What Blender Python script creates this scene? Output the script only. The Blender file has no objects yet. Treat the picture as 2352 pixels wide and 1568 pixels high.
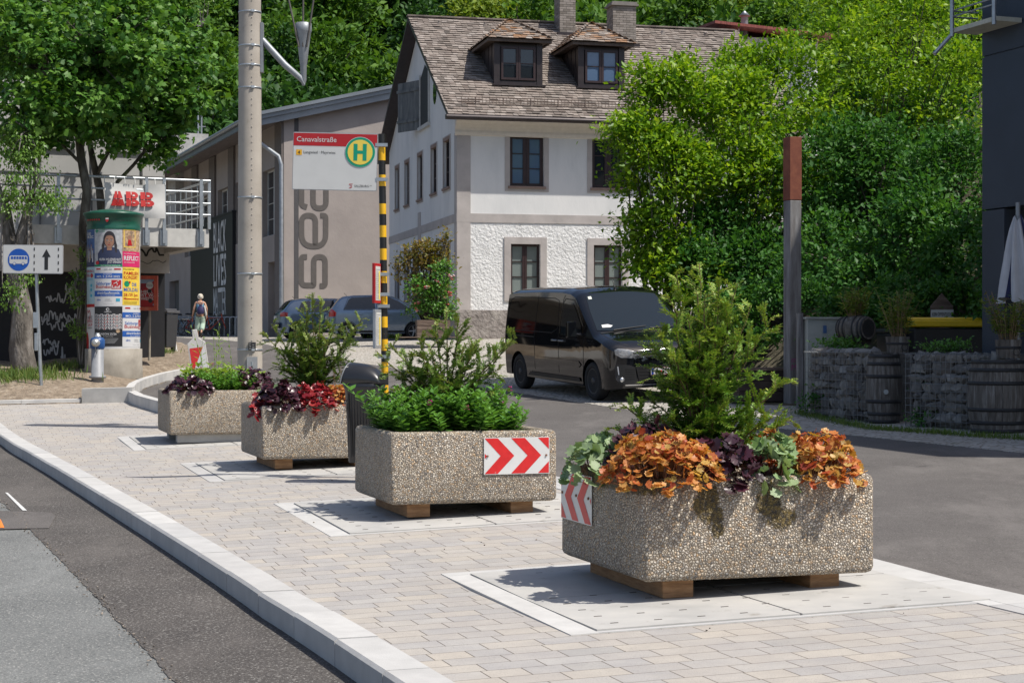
import bpy, bmesh, math, random
import numpy as np
from mathutils import Vector, Matrix
from math import sin, cos, pi, radians as R, atan2, sqrt
random.seed(7); rng = np.random.default_rng(7)
S = bpy.context.scene
COL = S.collection
# ------------------------------------------------ camera, sky, sun, exposure
CZ = 1.52; F = 4020.0; CX = 1176.0; HY = 790.0      # eye height, focal length in units of a 2352-wide picture, horizon row
cam = bpy.data.cameras.new('camera'); co = bpy.data.objects.new('camera', cam); COL.objects.link(co)
cam.lens = F/2352*36; cam.sensor_width = 36; cam.shift_y = 6/2352; cam.clip_start = .1; cam.clip_end = 3000
co.location = (0, 0, CZ); co.rotation_euler = (pi/2, 0, 0); S.camera = co
SUN_EL = R(59); SUN_AZ = R(115)                     # azimuth from +Y clockwise
w = bpy.data.worlds.new('World'); S.world = w; w.use_nodes = True
sky = w.node_tree.nodes.new('ShaderNodeTexSky'); sky.sky_type = 'NISHITA'; sky.sun_disc = False
sky.sun_elevation = SUN_EL; sky.sun_rotation = SUN_AZ; sky.air_density = .8; sky.dust_density = 1.8; sky.ozone_density = .5
w.node_tree.links.new(sky.outputs[0], w.node_tree.nodes['Background'].inputs[0])
w.node_tree.nodes['Background'].inputs[1].default_value = .12
sl = bpy.data.lights.new('sun', 'SUN'); sl.energy = 4.6; sl.angle = R(.5); sl.color = (1, .95, .87)
so = bpy.data.objects.new('sun', sl); COL.objects.link(so)
TOSUN = Vector((sin(SUN_AZ)*cos(SUN_EL), cos(SUN_AZ)*cos(SUN_EL), sin(SUN_EL)))
so.rotation_euler = (-TOSUN).to_track_quat('-Z', 'Y').to_euler(); so.location = (20, -5, 30)
S.view_settings.view_transform = 'Standard'; S.view_settings.look = 'None'
S.view_settings.exposure = .2; S.view_settings.gamma = 1; S.view_settings.use_curve_mapping = False
S.cycles.max_bounces = 6; S.cycles.transparent_max_bounces = 6; S.cycles.diffuse_bounces = 3
S.cycles.caustics_reflective = False; S.cycles.caustics_refractive = False
# ------------------------------------------------ where things stand
GK = [(-20, 0), (11, 0), (15, .1), (20, .19), (25, .3), (30.4, .54), (33, .68), (40, 1.0), (54, 1.72), (69, 2.0), (90, 2.3), (130, 4)]
def G(x, y):
    x = max(-8, min(8, x)); z = .025*(x-1)
    for (a, b), (c, d) in zip(GK, GK[1:]):
        if y <= c: return z+b+(d-b)*(y-a)/(c-a)
    return z+GK[-1][1]
def P(px, py, d): return Vector(((px-CX)/F*d, d, CZ-(py-HY)/F*d))
def X(px, d): return (px-CX)/F*d
def Z(py, d): return CZ-(py-HY)/F*d
def U(px, py, dz=0):
    """the spot on the ground seen at a place of the picture"""
    kx = (px-CX)/F; kz = (HY-py)/F; a = 5.
    while a < 120:
        if CZ+kz*a < G(kx*a, a)+dz: break
        a += .02
    return Vector((kx*a, a, G(kx*a, a)+dz))
# ------------------------------------------------ materials
_M = {}
def node(t, kind, **kw):
    n = t.nodes.new(kind)
    for k, v in kw.items(): setattr(n, k, v)
    return n
def new_mat(name):
    m = bpy.data.materials.new(name); m.use_nodes = True; t = m.node_tree
    return m, t, t.nodes['Principled BSDF']
def ramp(t, fac, cols, pos=None, const=False):
    r = node(t, 'ShaderNodeValToRGB'); e = r.color_ramp.elements
    if const: r.color_ramp.interpolation = 'CONSTANT'
    n = len(cols)
    while len(e) < n: e.new(.5)
    for i, c in enumerate(cols):
        e[i].position = pos[i] if pos else (i/(n-1) if n > 1 else 0)
        e[i].color = (c[0], c[1], c[2], 1) if len(c) == 3 else c
    t.links.new(fac, r.inputs[0]); return r.outputs[0]
def coords(t, scale=(1, 1, 1), rot=(0, 0, 0)):
    c = node(t, 'ShaderNodeTexCoord'); mp = node(t, 'ShaderNodeMapping')
    mp.inputs['Scale'].default_value = scale; mp.inputs['Rotation'].default_value = rot
    t.links.new(c.outputs['Object'], mp.inputs[0]); return mp.outputs[0]
def noise(t, vec, scale, detail=4, rough=.6):
    n = node(t, 'ShaderNodeTexNoise'); n.inputs['Scale'].default_value = scale; n.inputs['Detail'].default_value = detail
    n.inputs['Roughness'].default_value = rough; t.links.new(vec, n.inputs['Vector']); return n.outputs['Fac']
def mathn(t, op, a, b):
    n = node(t, 'ShaderNodeMath', operation=op)
    for i, v in enumerate((a, b)):
        if isinstance(v, (int, float)): n.inputs[i].default_value = v
        else: t.links.new(v, n.inputs[i])
    return n.outputs[0]
def mixc(t, f, a, b, kind='MIX'):
    n = node(t, 'ShaderNodeMix', data_type='RGBA', blend_type=kind)
    for i, v in ((0, f), (6, a), (7, b)):
        if isinstance(v, (int, float)): n.inputs[i].default_value = v
        elif isinstance(v, tuple): n.inputs[i].default_value = (*v[:3], 1)
        else: t.links.new(v, n.inputs[i])
    return n.outputs[2]
def bump(t, p, h, strength, dist=.01):
    b = node(t, 'ShaderNodeBump'); b.inputs['Strength'].default_value = strength; b.inputs['Distance'].default_value = dist
    t.links.new(h, b.inputs['Height']); t.links.new(b.outputs[0], p.inputs['Normal']); return b
def M(name, col=(.5, .5, .5), rough=.6, metal=0, var=.15, scale=6, bmp=0, bscale=60, bdist=.01, coat=0, spec=None, cols=None, attr=False, stretch=(1, 1, 1), dirt=None, emit=0):
    """plain procedural material: colour varied by noise (or by each piece's own number), optional grain"""
    if name in _M: return _M[name]
    m, t, p = new_mat(name); v = coords(t, stretch)
    if cols is None:
        cols = [tuple(c*(1-var) for c in col), col, tuple(min(1, c*(1+var)) for c in col)]
    if attr:
        a = node(t, 'ShaderNodeAttribute', attribute_name='rnd'); f = a.outputs['Fac']
        c = ramp(t, f, cols)
        c = mixc(t, ramp(t, noise(t, v, scale), [(0, 0, 0), (1, 1, 1)], [.35, .65]), mixc(t, 1, c, (1-var, 1-var, 1-var), 'MULTIPLY'), c)
    else:
        f = noise(t, v, scale, 5); c = ramp(t, f, cols, [.3+.4*i/(len(cols)-1) for i in range(len(cols))])
    if dirt:
        c = mixc(t, ramp(t, noise(t, v, dirt[1], 6, .7), [(0, 0, 0), (1, 1, 1)], [dirt[2], dirt[2]+.12]), c, dirt[0])
    t.links.new(c, p.inputs['Base Color'])
    p.inputs['Roughness'].default_value = rough; p.inputs['Metallic'].default_value = metal
    if spec is not None: p.inputs['Specular IOR Level'].default_value = spec
    if coat: p.inputs['Coat Weight'].default_value = coat; p.inputs['Coat Roughness'].default_value = .03
    if emit: t.links.new(c, p.inputs['Emission Color']); p.inputs['Emission Strength'].default_value = emit
    if bmp: bump(t, p, noise(t, v, bscale, 3), bmp, bdist)
    _M[name] = m; return m
def leafmat(name, cols, rough=.5, trans=.35, spec=.4):
    if name in _M: return _M[name]
    m, t, p = new_mat(name)
    a = node(t, 'ShaderNodeAttribute', attribute_name='rnd'); c = ramp(t, a.outputs['Fac'], cols)
    t.links.new(c, p.inputs['Base Color']); p.inputs['Roughness'].default_value = rough; p.inputs['Specular IOR Level'].default_value = spec
    tr = node(t, 'ShaderNodeBsdfTranslucent'); t.links.new(mixc(t, 1, c, (1.25, 1.2, .6), 'MULTIPLY'), tr.inputs[0])
    mx = node(t, 'ShaderNodeMixShader'); mx.inputs[0].default_value = trans
    t.links.new(p.outputs[0], mx.inputs[1]); t.links.new(tr.outputs[0], mx.inputs[2])
    t.links.new(mx.outputs[0], t.nodes['Material Output'].inputs[0]); _M[name] = m; return m
def glassmat(name, tint=(.02, .025, .03), rough=.03, spec=.8):
    if name in _M: return _M[name]
    m, t, p = new_mat(name); p.inputs['Base Color'].default_value = (*tint, 1); p.inputs['Roughness'].default_value = rough
    p.inputs['Specular IOR Level'].default_value = spec; p.inputs['IOR'].default_value = 1.5
    bump(t, p, noise(t, coords(t), 1.3, 1), .03, .02); _M[name] = m; return m
# ------------------------------------------------ mesh building
class MB:
    def __init__(s): s.v = []; s.f = []; s.r = []; s.m = []; s.sm = []
    def add(s, vs, fs, r=None, mat=0, smooth=False, T=None):
        o = len(s.v)
        if r is None: r = random.random()
        if T is not None: vs = [T @ Vector(v) for v in vs]
        s.v += [tuple(v) for v in vs]
        for f in fs: s.f.append(tuple(o+i for i in f)); s.r.append(r); s.m.append(mat); s.sm.append(smooth)
    def box(s, c, d, rz=0, T=None, mat=0, r=None, taper=(1, 1)):
        """box of size d centred on c, turned rz; taper scales the top"""
        x, y, z = d[0]/2, d[1]/2, d[2]/2; a, b = taper
        vs = [(-x, -y, -z), (x, -y, -z), (x, y, -z), (-x, y, -z), (-x*a, -y*b, z), (x*a, -y*b, z), (x*a, y*b, z), (-x*a, y*b, z)]
        MM = Matrix.Translation(c) @ Matrix.Rotation(rz, 4, 'Z')
        if T is not None: MM = T @ MM
        s.add(vs, [(0, 3, 2, 1), (4, 5, 6, 7), (0, 1, 5, 4), (1, 2, 6, 5), (2, 3, 7, 6), (3, 0, 4, 7)], r, mat, T=MM)
    def b2(s, lo, hi, T=None, mat=0, r=None):
        c = [(a+b)/2 for a, b in zip(lo, hi)]; d = [abs(b-a) for a, b in zip(lo, hi)]; s.box(c, d, T=T, mat=mat, r=r)
    def tube(s, pts, rad, n=8, mat=0, r=None, cap=True, T=None):
        """round bar through points; rad a number or one per point"""
        pts = [Vector(p) for p in pts]; k = len(pts); rad = rad if hasattr(rad, '__len__') else [rad]*k
        vs = []; up = None
        for i, p in enumerate(pts):
            d = (pts[min(i+1, k-1)]-pts[max(i-1, 0)]); d = d.normalized() if d.length > 1e-9 else Vector((0, 0, 1))
            if up is None: up = d.orthogonal().normalized()
            a = (up-d*up.dot(d)); a = a.normalized() if a.length > 1e-6 else d.orthogonal().normalized(); up = a; b = d.cross(a)
            for j in range(n):
                t = 2*pi*j/n; vs.append(p+(a*cos(t)+b*sin(t))*rad[i])
        fs = [(i*n+j, i*n+(j+1) % n, (i+1)*n+(j+1) % n, (i+1)*n+j) for i in range(k-1) for j in range(n)]
        s.add(vs, fs, r, mat, True, T)
        if cap: s.add(vs[:n], [tuple(range(n))[::-1]], r, mat, T=T); s.add(vs[-n:], [tuple(range(n))], r, mat, T=T)
    def lathe(s, prof, c=(0, 0, 0), n=24, T=None, mat=0, r=None, smooth=True, axis='Z'):
        """turned solid, prof = [(radius, height)]"""
        vs = []
        for (q, h) in prof:
            for j in range(n):
                t = 2*pi*j/n; v = (q*cos(t), q*sin(t), h)
                if axis == 'Y': v = (v[0], v[2], v[1])
                if axis == 'X': v = (v[2], v[0], v[1])
                vs.append((v[0]+c[0], v[1]+c[1], v[2]+c[2]))
        k = len(prof)
        s.add(vs, [(i*n+j, i*n+(j+1) % n, (i+1)*n+(j+1) % n, (i+1)*n+j) for i in range(k-1) for j in range(n)], r, mat, smooth, T)
        if prof[0][0] > 1e-4: s.add(vs[:n], [tuple(range(n))[::-1]], r, mat, T=T)
        if prof[-1][0] > 1e-4: s.add(vs[-n:], [tuple(range(n))], r, mat, T=T)
    def prism(s, poly, lo, hi, T=None, mat=0, r=None, axis='Z'):
        """flat outline given thickness; axis Z: outline in xy; axis Y: outline in xz, thickness along y"""
        n = len(poly)
        def q(p, h): return (p[0], p[1], h) if axis == 'Z' else ((p[0], h, p[1]) if axis == 'Y' else (h, p[0], p[1]))
        vs = [q(p, lo) for p in poly]+[q(p, hi) for p in poly]
        s.add(vs, [tuple(range(n))[::-1], tuple(range(n, 2*n))]+[(i, (i+1) % n, n+(i+1) % n, n+i) for i in range(n)], r, mat, T=T)
    def grid(s, fn, us, vs_, mat=0, r=None, T=None, smooth=True, flip=False):
        n = len(vs_); vs = [fn(u, v) for u in us for v in vs_]
        fs = [(i*n+j, (i+1)*n+j, (i+1)*n+j+1, i*n+j+1) for i in range(len(us)-1) for j in range(n-1)]
        if flip: fs = [f[::-1] for f in fs]
        s.add(vs, fs, r, mat, smooth, T)
    def build(s, name, mats, parent=None, loc=None, bevel=0, fix=True, weld=False):
        me = bpy.data.meshes.new(name); me.from_pydata(s.v, [], s.f)
        mats = mats if isinstance(mats, (list, tuple)) else [mats]
        for m in mats: me.materials.append(m)
        me.polygons.foreach_set('material_index', s.m); me.polygons.foreach_set('use_smooth', s.sm)
        a = me.attributes.new('rnd', 'FLOAT', 'FACE'); a.data.foreach_set('value', s.r)
        if fix or weld:
            b = bmesh.new(); b.from_mesh(me)
            if weld: bmesh.ops.remove_doubles(b, verts=b.verts, dist=1e-4)
            if fix: bmesh.ops.recalc_face_normals(b, faces=b.faces)
            b.to_mesh(me); b.free()
        me.update(); o = bpy.data.objects.new(name, me); COL.objects.link(o)
        if parent: o.parent = parent
        if loc is not None: o.location = loc
        if bevel:
            mo = o.modifiers.new('bevel', 'BEVEL'); mo.width = bevel; mo.segments = 2; mo.limit_method = 'ANGLE'; mo.harden_normals = False
        return o
def tag(o, label=None, cat=None, group=None, kind=None):
    if label: o['label'] = label
    if cat: o['category'] = cat
    if group: o['group'] = group
    if kind: o['kind'] = kind
    return o
def thing(name, label, cat, loc=(0, 0, 0), rz=0, group=None):
    o = bpy.data.objects.new(name, None); COL.objects.link(o); o.location = loc; o.rotation_euler = (0, 0, rz)
    o.empty_display_size = .2
    return tag(o, label, cat, group)
def dup(root, loc, rz=None, label=None, scale=None):
    r = root.copy(); COL.objects.link(r); r.location = loc
    if rz is not None: r.rotation_euler = (0, 0, rz)
    if label: r['label'] = label
    if scale is not None: r.scale = scale if hasattr(scale, '__len__') else (scale,)*3
    for ch in list(root.children):
        c = ch.copy(); COL.objects.link(c); c.parent = r
        for g in list(ch.children):
            d = g.copy(); COL.objects.link(d); d.parent = c
    return r
def np_mesh(name, V, Fc, rnd, mat, parent=None, loc=None):
    """V (n,3), Fc (m,k) equal-sized faces"""
    me = bpy.data.meshes.new(name); n = len(V); m, k = Fc.shape
    me.vertices.add(n); me.vertices.foreach_set('co', V.astype(np.float32).ravel())
    me.loops.add(m*k); me.loops.foreach_set('vertex_index', Fc.astype(np.int32).ravel())
    me.polygons.add(m); me.polygons.foreach_set('loop_start', (np.arange(m)*k).astype(np.int32)); me.polygons.foreach_set('loop_total', np.full(m, k, np.int32))
    a = me.attributes.new('rnd', 'FLOAT', 'FACE'); a.data.foreach_set('value', rnd.astype(np.float32))
    me.materials.append(mat); me.update(calc_edges=True); me.validate()
    o = bpy.data.objects.new(name, me); COL.objects.link(o)
    if parent: o.parent = parent
    if loc is not None: o.location = loc
    return o
def nrm(a): return a/np.maximum(np.linalg.norm(a, axis=-1, keepdims=True), 1e-9)
def frames(axis, normal):
    """leaf frames: y along axis, z near normal"""
    y = nrm(axis); x = nrm(np.cross(y, normal)); z = np.cross(x, y)
    return np.stack([x, y, z], axis=-1)
def inst(tv, tf, pos, Rm, sc, rnd=None):
    tv = np.array(tv, float); tf = np.array(tf, int); N = len(pos)
    sc = np.broadcast_to(np.asarray(sc, float), (N,))
    V = np.einsum('nij,kj->nki', Rm, tv)*sc[:, None, None]+pos[:, None, :]
    Fc = tf[None]+(np.arange(N)*len(tv))[:, None, None]
    if rnd is None: rnd = rng.random(N)
    return V.reshape(-1, 3), Fc.reshape(-1, tf.shape[1]), np.repeat(rnd, len(tf))
def joinnp(parts):
    o = 0; Vs = []; Fs = []; Rs = []
    for V, f, r in parts: Vs.append(V); Fs.append(f+o); Rs.append(r); o += len(V)
    return np.concatenate(Vs), np.concatenate(Fs), np.concatenate(Rs)
def rdir(n): return nrm(rng.normal(size=(n, 3)))
# leaf shapes (base at origin, length 1 along y)
LEAF = ([(0, 0, 0), (.28, .45, .07), (0, 1, -.04), (-.28, .45, .07)], [(0, 1, 2), (0, 2, 3)])
NARROW = ([(0, 0, 0), (.1, .4, .03), (0, 1, -.12), (-.1, .4, .03)], [(0, 1, 2), (0, 2, 3)])
def _fan(rim, c): 
    return [c]+rim, [(0, i+1, i+2) for i in range(len(rim)-1)]
MAPLE = _fan([(0, 0, 0), (.45, .02, .02), (.3, .22, .03), (.62, .42, -.05), (.3, .52, .03), (.28, .8, 0), (0, 1.05, -.1), (-.28, .8, 0), (-.3, .52, .03), (-.62, .42, -.05), (-.3, .22, .03), (-.45, .02, .02), (0, 0, 0)], (0, .4, .06))
def lobed(n=7, deep=.25, cup=.12):
    rim = [(0, .12, 0)]
    for i in range(2*n+1):
        a = R(-150)+R(300)*i/(2*n); q = .5*(1 if i % 2 else 1-deep)
        rim.append((q*sin(a), .5+q*cos(a)*.98-.02, cup*(1 if i % 2 else .3)-.18*abs(sin(a))*.3))
    rim.append((0, .12, 0))
    return _fan(rim, (0, .42, -.03))
HEUCH = lobed()
def textmb(mb, s, x, z, size, y=0, xs=1, align='LEFT', mat=0, T=None, thick=0, bold=0, fn=None, maxw=None):
    """lettering in the local xz plane facing -y, left foot at x,z, capital height about .7*size"""
    cu = bpy.data.curves.new('t', 'FONT'); cu.body = s; cu.size = size; cu.align_x = align; cu.offset = bold*size; cu.resolution_u = 2
    o = bpy.data.objects.new('t', cu); COL.objects.link(o)
    bpy.context.view_layer.update()
    me = bpy.data.meshes.new_from_object(o.evaluated_get(bpy.context.evaluated_depsgraph_get()))
    if maxw and me.vertices:
        wd = max(v.co.x for v in me.vertices)-min(v.co.x for v in me.vertices)
        xs = maxw/wd
    vs = [(v.co.x*xs+x, y, v.co.y+z) for v in me.vertices]
    if fn: vs = [fn(*v) for v in vs]
    mb.add(vs, [tuple(p.vertices) for p in me.polygons], .5, mat, T=T)
    bpy.data.objects.remove(o); bpy.data.curves.remove(cu); bpy.data.meshes.remove(me)
def disc(mb, x, z, r, y, mat, n=28, rx=None, fn=None, T=None):
    rx = rx or r; vs = [(x+rx*cos(2*pi*i/n), y, z+r*sin(2*pi*i/n)) for i in range(n)]
    if fn: vs = [fn(*v) for v in vs]
    mb.add(vs, [tuple(range(n))], .5, mat, T=T)
def clippoly(q, f):
    out = []
    for i in range(len(q)):
        p_, q_ = q[i], q[(i+1) % len(q)]; fp, fq = f(p_), f(q_)
        if fp >= 0: out.append(p_)
        if fp*fq < 0: u = fp/(fp-fq); out.append((p_[0]+(q_[0]-p_[0])*u, p_[1]+(q_[1]-p_[1])*u))
    return out
def slices(pts, step=.035):
    lo, hi = min(p[0] for p in pts), max(p[0] for p in pts); n = max(1, int((hi-lo)/step)+1)
    for k in range(n):
        a, b = lo+(hi-lo)*k/n, lo+(hi-lo)*(k+1)/n; q = clippoly(clippoly(pts, lambda p: p[0]-a), lambda p: b-p[0])
        if len(q) > 2: yield q
def rect(mb, x0, z0, x1, z1, y, mat, fn=None, T=None, seg=1):
    for i in range(seg):
        a = x0+(x1-x0)*i/seg; b = x0+(x1-x0)*(i+1)/seg
        vs = [(a, y, z0), (b, y, z0), (b, y, z1), (a, y, z1)]
        if fn: vs = [fn(*v) for v in vs]
        mb.add(vs, [(0, 1, 2, 3)], .5, mat, T=T)
def poly(mb, pts, y, mat, fn=None, T=None):
    vs = [(p[0], y, p[1]) for p in pts]
    if fn: vs = [fn(*v) for v in vs]
    mb.add(vs, [tuple(range(len(vs)))], .5, mat, T=T)
def place(x, y, z, rz=0): return Matrix.Translation((x, y, z)) @ Matrix.Rotation(rz, 4, 'Z')
YAW = R(17.6)                                       # the planters and paving rows stand turned by this
# ------------------------------------------------ ground, roads, paving
def sheet(name, pts, dz, mat, skirt=.15, kind='structure', extra=None, step=None):
    b = bmesh.new(); vs = [b.verts.new((p[0], p[1], 0)) for p in pts]; b.faces.new(vs)
    bmesh.ops.triangulate(b, faces=b.faces)
    cuts = [((0, k[0], 0), (0, 1, 0)) for k in GK]+[((-8, 0, 0), (1, 0, 0)), ((8, 0, 0), (1, 0, 0))]
    if step:
        xs = [p[0] for p in pts]; ys = [p[1] for p in pts]
        q = min(xs)
        while q < max(xs): cuts.append(((q, 0, 0), (1, 0, 0))); q += step
        q = min(ys)
        while q < max(ys): cuts.append(((0, q, 0), (0, 1, 0))); q += step
    for c, n in cuts:
        bmesh.ops.bisect_plane(b, geom=b.verts[:]+b.edges[:]+b.faces[:], plane_co=c, plane_no=n)
    for v in b.verts: v.co.z = G(v.co.x, v.co.y)+dz+(extra(v.co.x, v.co.y) if extra else 0)
    for f in b.faces:
        if f.normal.z < 0: f.normal_flip()
        f.smooth = bool(extra)
    if skirt:
        e = [e for e in b.edges if e.is_boundary]
        r = bmesh.ops.extrude_edge_only(b, edges=e)
        for g in r['geom']:
            if isinstance(g, bmesh.types.BMVert): g.co.z -= skirt
    me = bpy.data.meshes.new(name); b.to_mesh(me); b.free(); me.materials.append(mat)
    o = bpy.data.objects.new(name, me); COL.objects.link(o)
    if kind: o['kind'] = kind
    return o
def asphalt(name, c1, c2, chips=.35, cs=130, bm=.35):
    m, t, p = new_mat(name); v = coords(t)
    c = ramp(t, noise(t, v, .7, 6, .65), [c1, c2], [.3, .7])
    n = noise(t, v, cs, 2, .7); c = mixc(t, ramp(t, n, [(0, 0, 0), (1, 1, 1)], [.56, .68]), c, mixc(t, chips, c, (.6, .58, .54)))
    n2 = noise(t, v, cs*.6, 2); c = mixc(t, ramp(t, n2, [(1, 1, 1), (0, 0, 0)], [.3, .42]), c, mixc(t, 1, c, (.5, .5, .5), 'MULTIPLY'))
    # patches of wear and dust
    st = noise(t, coords(t, (1, .35, 1), (0, 0, .3)), .9, 6, .75); c = mixc(t, ramp(t, st, [(0, 0, 0), (.6,)*3], [.5, .68]), c, tuple(x*1.55 for x in c2)); oil = noise(t, v, 1.7, 5, .8); c = mixc(t, ramp(t, oil, [(0, 0, 0), (.55,)*3], [.62, .7]), c, tuple(x*.55 for x in c1)); sc = noise(t, coords(t, (.25, 3, 1), (0, 0, .9)), 2.2, 4, .8); c = mixc(t, ramp(t, sc, [(0, 0, 0), (.5,)*3], [.66, .72]), c, tuple(x*1.9 for x in c2))
    t.links.new(c, p.inputs['Base Color']); p.inputs['Roughness'].default_value = .85; p.inputs['Specular IOR Level'].default_value = .3
    bump(t, p, mathn(t, 'ADD', n, n2), bm, .006); _M[name] = m; return m
old_asph = asphalt('old asphalt', (.125, .13, .128), (.175, .18, .175), .55, 70, .5)
new_asph = asphalt('new asphalt', (.062, .056, .052), (.092, .083, .076), .4, 60, .8)
dark_asph = asphalt('dark asphalt', (.088, .080, .076), (.125, .115, .108), .2, 90, .3)
def paver_mat():
    m, t, p = new_mat('concrete pavers'); v = coords(t, (1, 1, 1), (0, 0, -YAW))
    wob = noise(t, v, 3, 2)
    def br(c1, c2, mortar):
        b = node(t, 'ShaderNodeTexBrick'); b.offset = .41; b.offset_frequency = 2; b.squash = .68; b.squash_frequency = 3
        t.links.new(v, b.inputs['Vector'])
        b.inputs['Scale'].default_value = 1; b.inputs['Brick Width'].default_value = .3; b.inputs['Row Height'].default_value = .185
        b.inputs['Mortar Size'].default_value = .0035; b.inputs['Mortar Smooth'].default_value = .3; b.inputs['Bias'].default_value = 0
        b.inputs['Color1'].default_value = c1; b.inputs['Color2'].default_value = c2; b.inputs['Mortar'].default_value = mortar
        return b
    b = br((0, 0, 0, 1), (1, 1, 1, 1), (.5, .5, .5, 1))
    tone = ramp(t, b.outputs['Color'], [(.36, .345, .325), (.405, .38, .355), (.45, .41, .355), (.42, .40, .375), (.38, .362, .345), (.465, .42, .36)], [0, .2, .45, .6, .8, 1])
    tone = mixc(t, ramp(t, noise(t, v, 5, 5), [(0, 0, 0), (1, 1, 1)], [.35, .65]), mixc(t, 1, tone, (.88, .88, .9), 'MULTIPLY'), tone)
    gr = noise(t, v, 170, 2); tone = mixc(t, ramp(t, gr, [(1, 1, 1), (0, 0, 0)], [.3, .45]), tone, mixc(t, 1, tone, (.6, .6, .6), 'MULTIPLY'))
    big = noise(t, v, .6, 6, .75); tone = mixc(t, ramp(t, big, [(0, 0, 0), (.6,)*3], [.48, .7]), tone, (.37, .33, .285)); sp_ = noise(t, v, 9, 4, .8); tone = mixc(t, ramp(t, sp_, [(0, 0, 0), (.6,)*3], [.66, .73]), tone, (.22, .2, .17))
    c = mixc(t, b.outputs['Fac'], tone, (.12, .10, .08)); t.links.new(c, p.inputs['Base Color'])
    p.inputs['Roughness'].default_value = .8
    h = mathn(t, 'SUBTRACT', mathn(t, 'MULTIPLY', gr, .25), b.outputs['Fac']); bump(t, p, h, .6, .006)
    return m
pavers = paver_mat()
granite = M('light granite', (.50, .49, .475), .75, cols=[(.42, .415, .41), (.52, .51, .49), (.58, .565, .54)], scale=3, bmp=.35, bscale=90, bdist=.004, dirt=((.22, .21, .2), 60, .64))
padmat = M('smooth concrete slab', (.5, .49, .46), .75, cols=[(.35, .345, .33), (.43, .42, .40), (.49, .475, .445)], scale=1.6, bmp=.15, bscale=120, bdist=.003, dirt=((.28, .26, .23), 5, .6))
def cobble_mat():
    m, t, p = new_mat('small pale cobbles'); v = coords(t, (1, 1, 1), (0, 0, .5))
    vo = node(t, 'ShaderNodeTexVoronoi', feature='DISTANCE_TO_EDGE'); vo.inputs['Scale'].default_value = 8.5; t.links.new(v, vo.inputs['Vector'])
    v2 = node(t, 'ShaderNodeTexVoronoi'); v2.inputs['Scale'].default_value = 8.5; t.links.new(v, v2.inputs['Vector'])
    sp = node(t, 'ShaderNodeSeparateColor'); t.links.new(v2.outputs['Color'], sp.inputs[0])
    c = ramp(t, sp.outputs[0], [(.34, .32, .29), (.46, .43, .39), (.52, .5, .46)])
    c = mixc(t, ramp(t, noise(t, v, .6, 6, .7), [(0, 0, 0), (1, 1, 1)], [.4, .62]), c, (.42, .385, .34))
    c = mixc(t, ramp(t, vo.outputs['Distance'], [(1, 1, 1), (0, 0, 0)], [.03, .12]), c, (.24, .22, .18))
    c = mixc(t, ramp(t, noise(t, v, 2.3, 5, .7), [(0, 0, 0), (1, 1, 1)], [.63, .7]), c, (.15, .17, .08))
    t.links.new(c, p.inputs['Base Color']); p.inputs['Roughness'].default_value = .9
    bump(t, p, ramp(t, vo.outputs['Distance'], [(0, 0, 0), (1, 1, 1)], [0, .25]), .6, .03); return m
cobble = cobble_mat()
soil = M('dry soil and gravel', (.26, .205, .15), .95, cols=[(.15, .115, .08), (.25, .195, .14), (.36, .3, .23)], scale=7, bmp=1, bscale=16, bdist=.06, dirt=((.42, .38, .32), 30, .6))
earth = M('earth', (.09, .075, .05), .95, cols=[(.04, .035, .02), (.08, .07, .045), (.13, .11, .08)], scale=4, bmp=.8, bscale=12, bdist=.05)
farsoil = M('forest floor', (.03, .04, .015), .95, var=.4, scale=.3)

outer = [U(a, b) for a, b in [(0, 999), (92, 1049.6), (138.5, 1078), (198, 1115.7), (269, 1159), (360, 1216.6), (419.6, 1250), (483, 1288.7), (558, 1337), (655, 1396.7), (772, 1468), (861, 1533)]]
def smooth(pts, k=3):
    for _ in range(k):
        pts = [pts[0]]+[(pts[i-1]+pts[i]*2+pts[i+1])/4 for i in range(1, len(pts)-1)]+[pts[-1]]
    return pts
outer = smooth(outer)
d0 = (outer[0]-outer[1]).normalized(); d1 = (outer[-1]-outer[-2]).normalized()
outer = [outer[0]+d0*18, outer[0]+d0*9]+outer+[outer[-1]+d1*2.5, outer[-1]+d1*6]
outer = [Vector((p.x, p.y)) for p in outer]
def offs(pts, w):
    r = []
    for i, p in enumerate(pts):
        d = (pts[min(i+1, len(pts)-1)]-pts[max(i-1, 0)]).normalized(); r.append(p+Vector((-d.y, d.x))*w)
    return r
inner = offs(outer, .24)
sheet('ground', [(-300, -60), (300, -60), (300, 400), (-300, 400)], -.6, earth, 0)
sheet('asphalt_road', [(p.x, p.y) for p in offs(outer, .05)]+[(outer[-1].x, -30), (-80, -30), (-80, outer[0].y)], -.14, old_asph)
# the strip of newer asphalt along the kerb, with a ragged edge
so_ = offs(outer, -.84); ed = []
for i in range(len(so_)-1):
    for k in range(6):
        ed.append(so_[i].lerp(so_[i+1], k/6))
ed = smooth(ed, 60); ed = [(q.x+random.uniform(-.009, .009), q.y+random.uniform(-.012, .012)) for a, b in zip(ed, ed[1:]) for q in (a, a.lerp(b, .33), a.lerp(b, .66))]
sheet('asphalt_strip', [(p.x, p.y) for p in offs(outer, .04)]+ed[::-1], -.135, new_asph, .01)
q = [U(a, b, -.135) for a, b in [(-60, 1172), (118, 1178), (128, 1186), (112, 1214), (60, 1215), (-60, 1218)]]
sheet('asphalt_patch', [(p.x, p.y) for p in q], -.128, dark_asph, .004)
orange = M('orange road paint', (.8, .22, .03), .7, var=.2, scale=20)
q = [U(a, b, -.135) for a, b in [(-40, 1188), (-8, 1188), (2, 1196), (10, 1214), (-40, 1214)]]
sheet('road_marking', [(p.x, p.y) for p in q], -.123, orange, .002)
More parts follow.
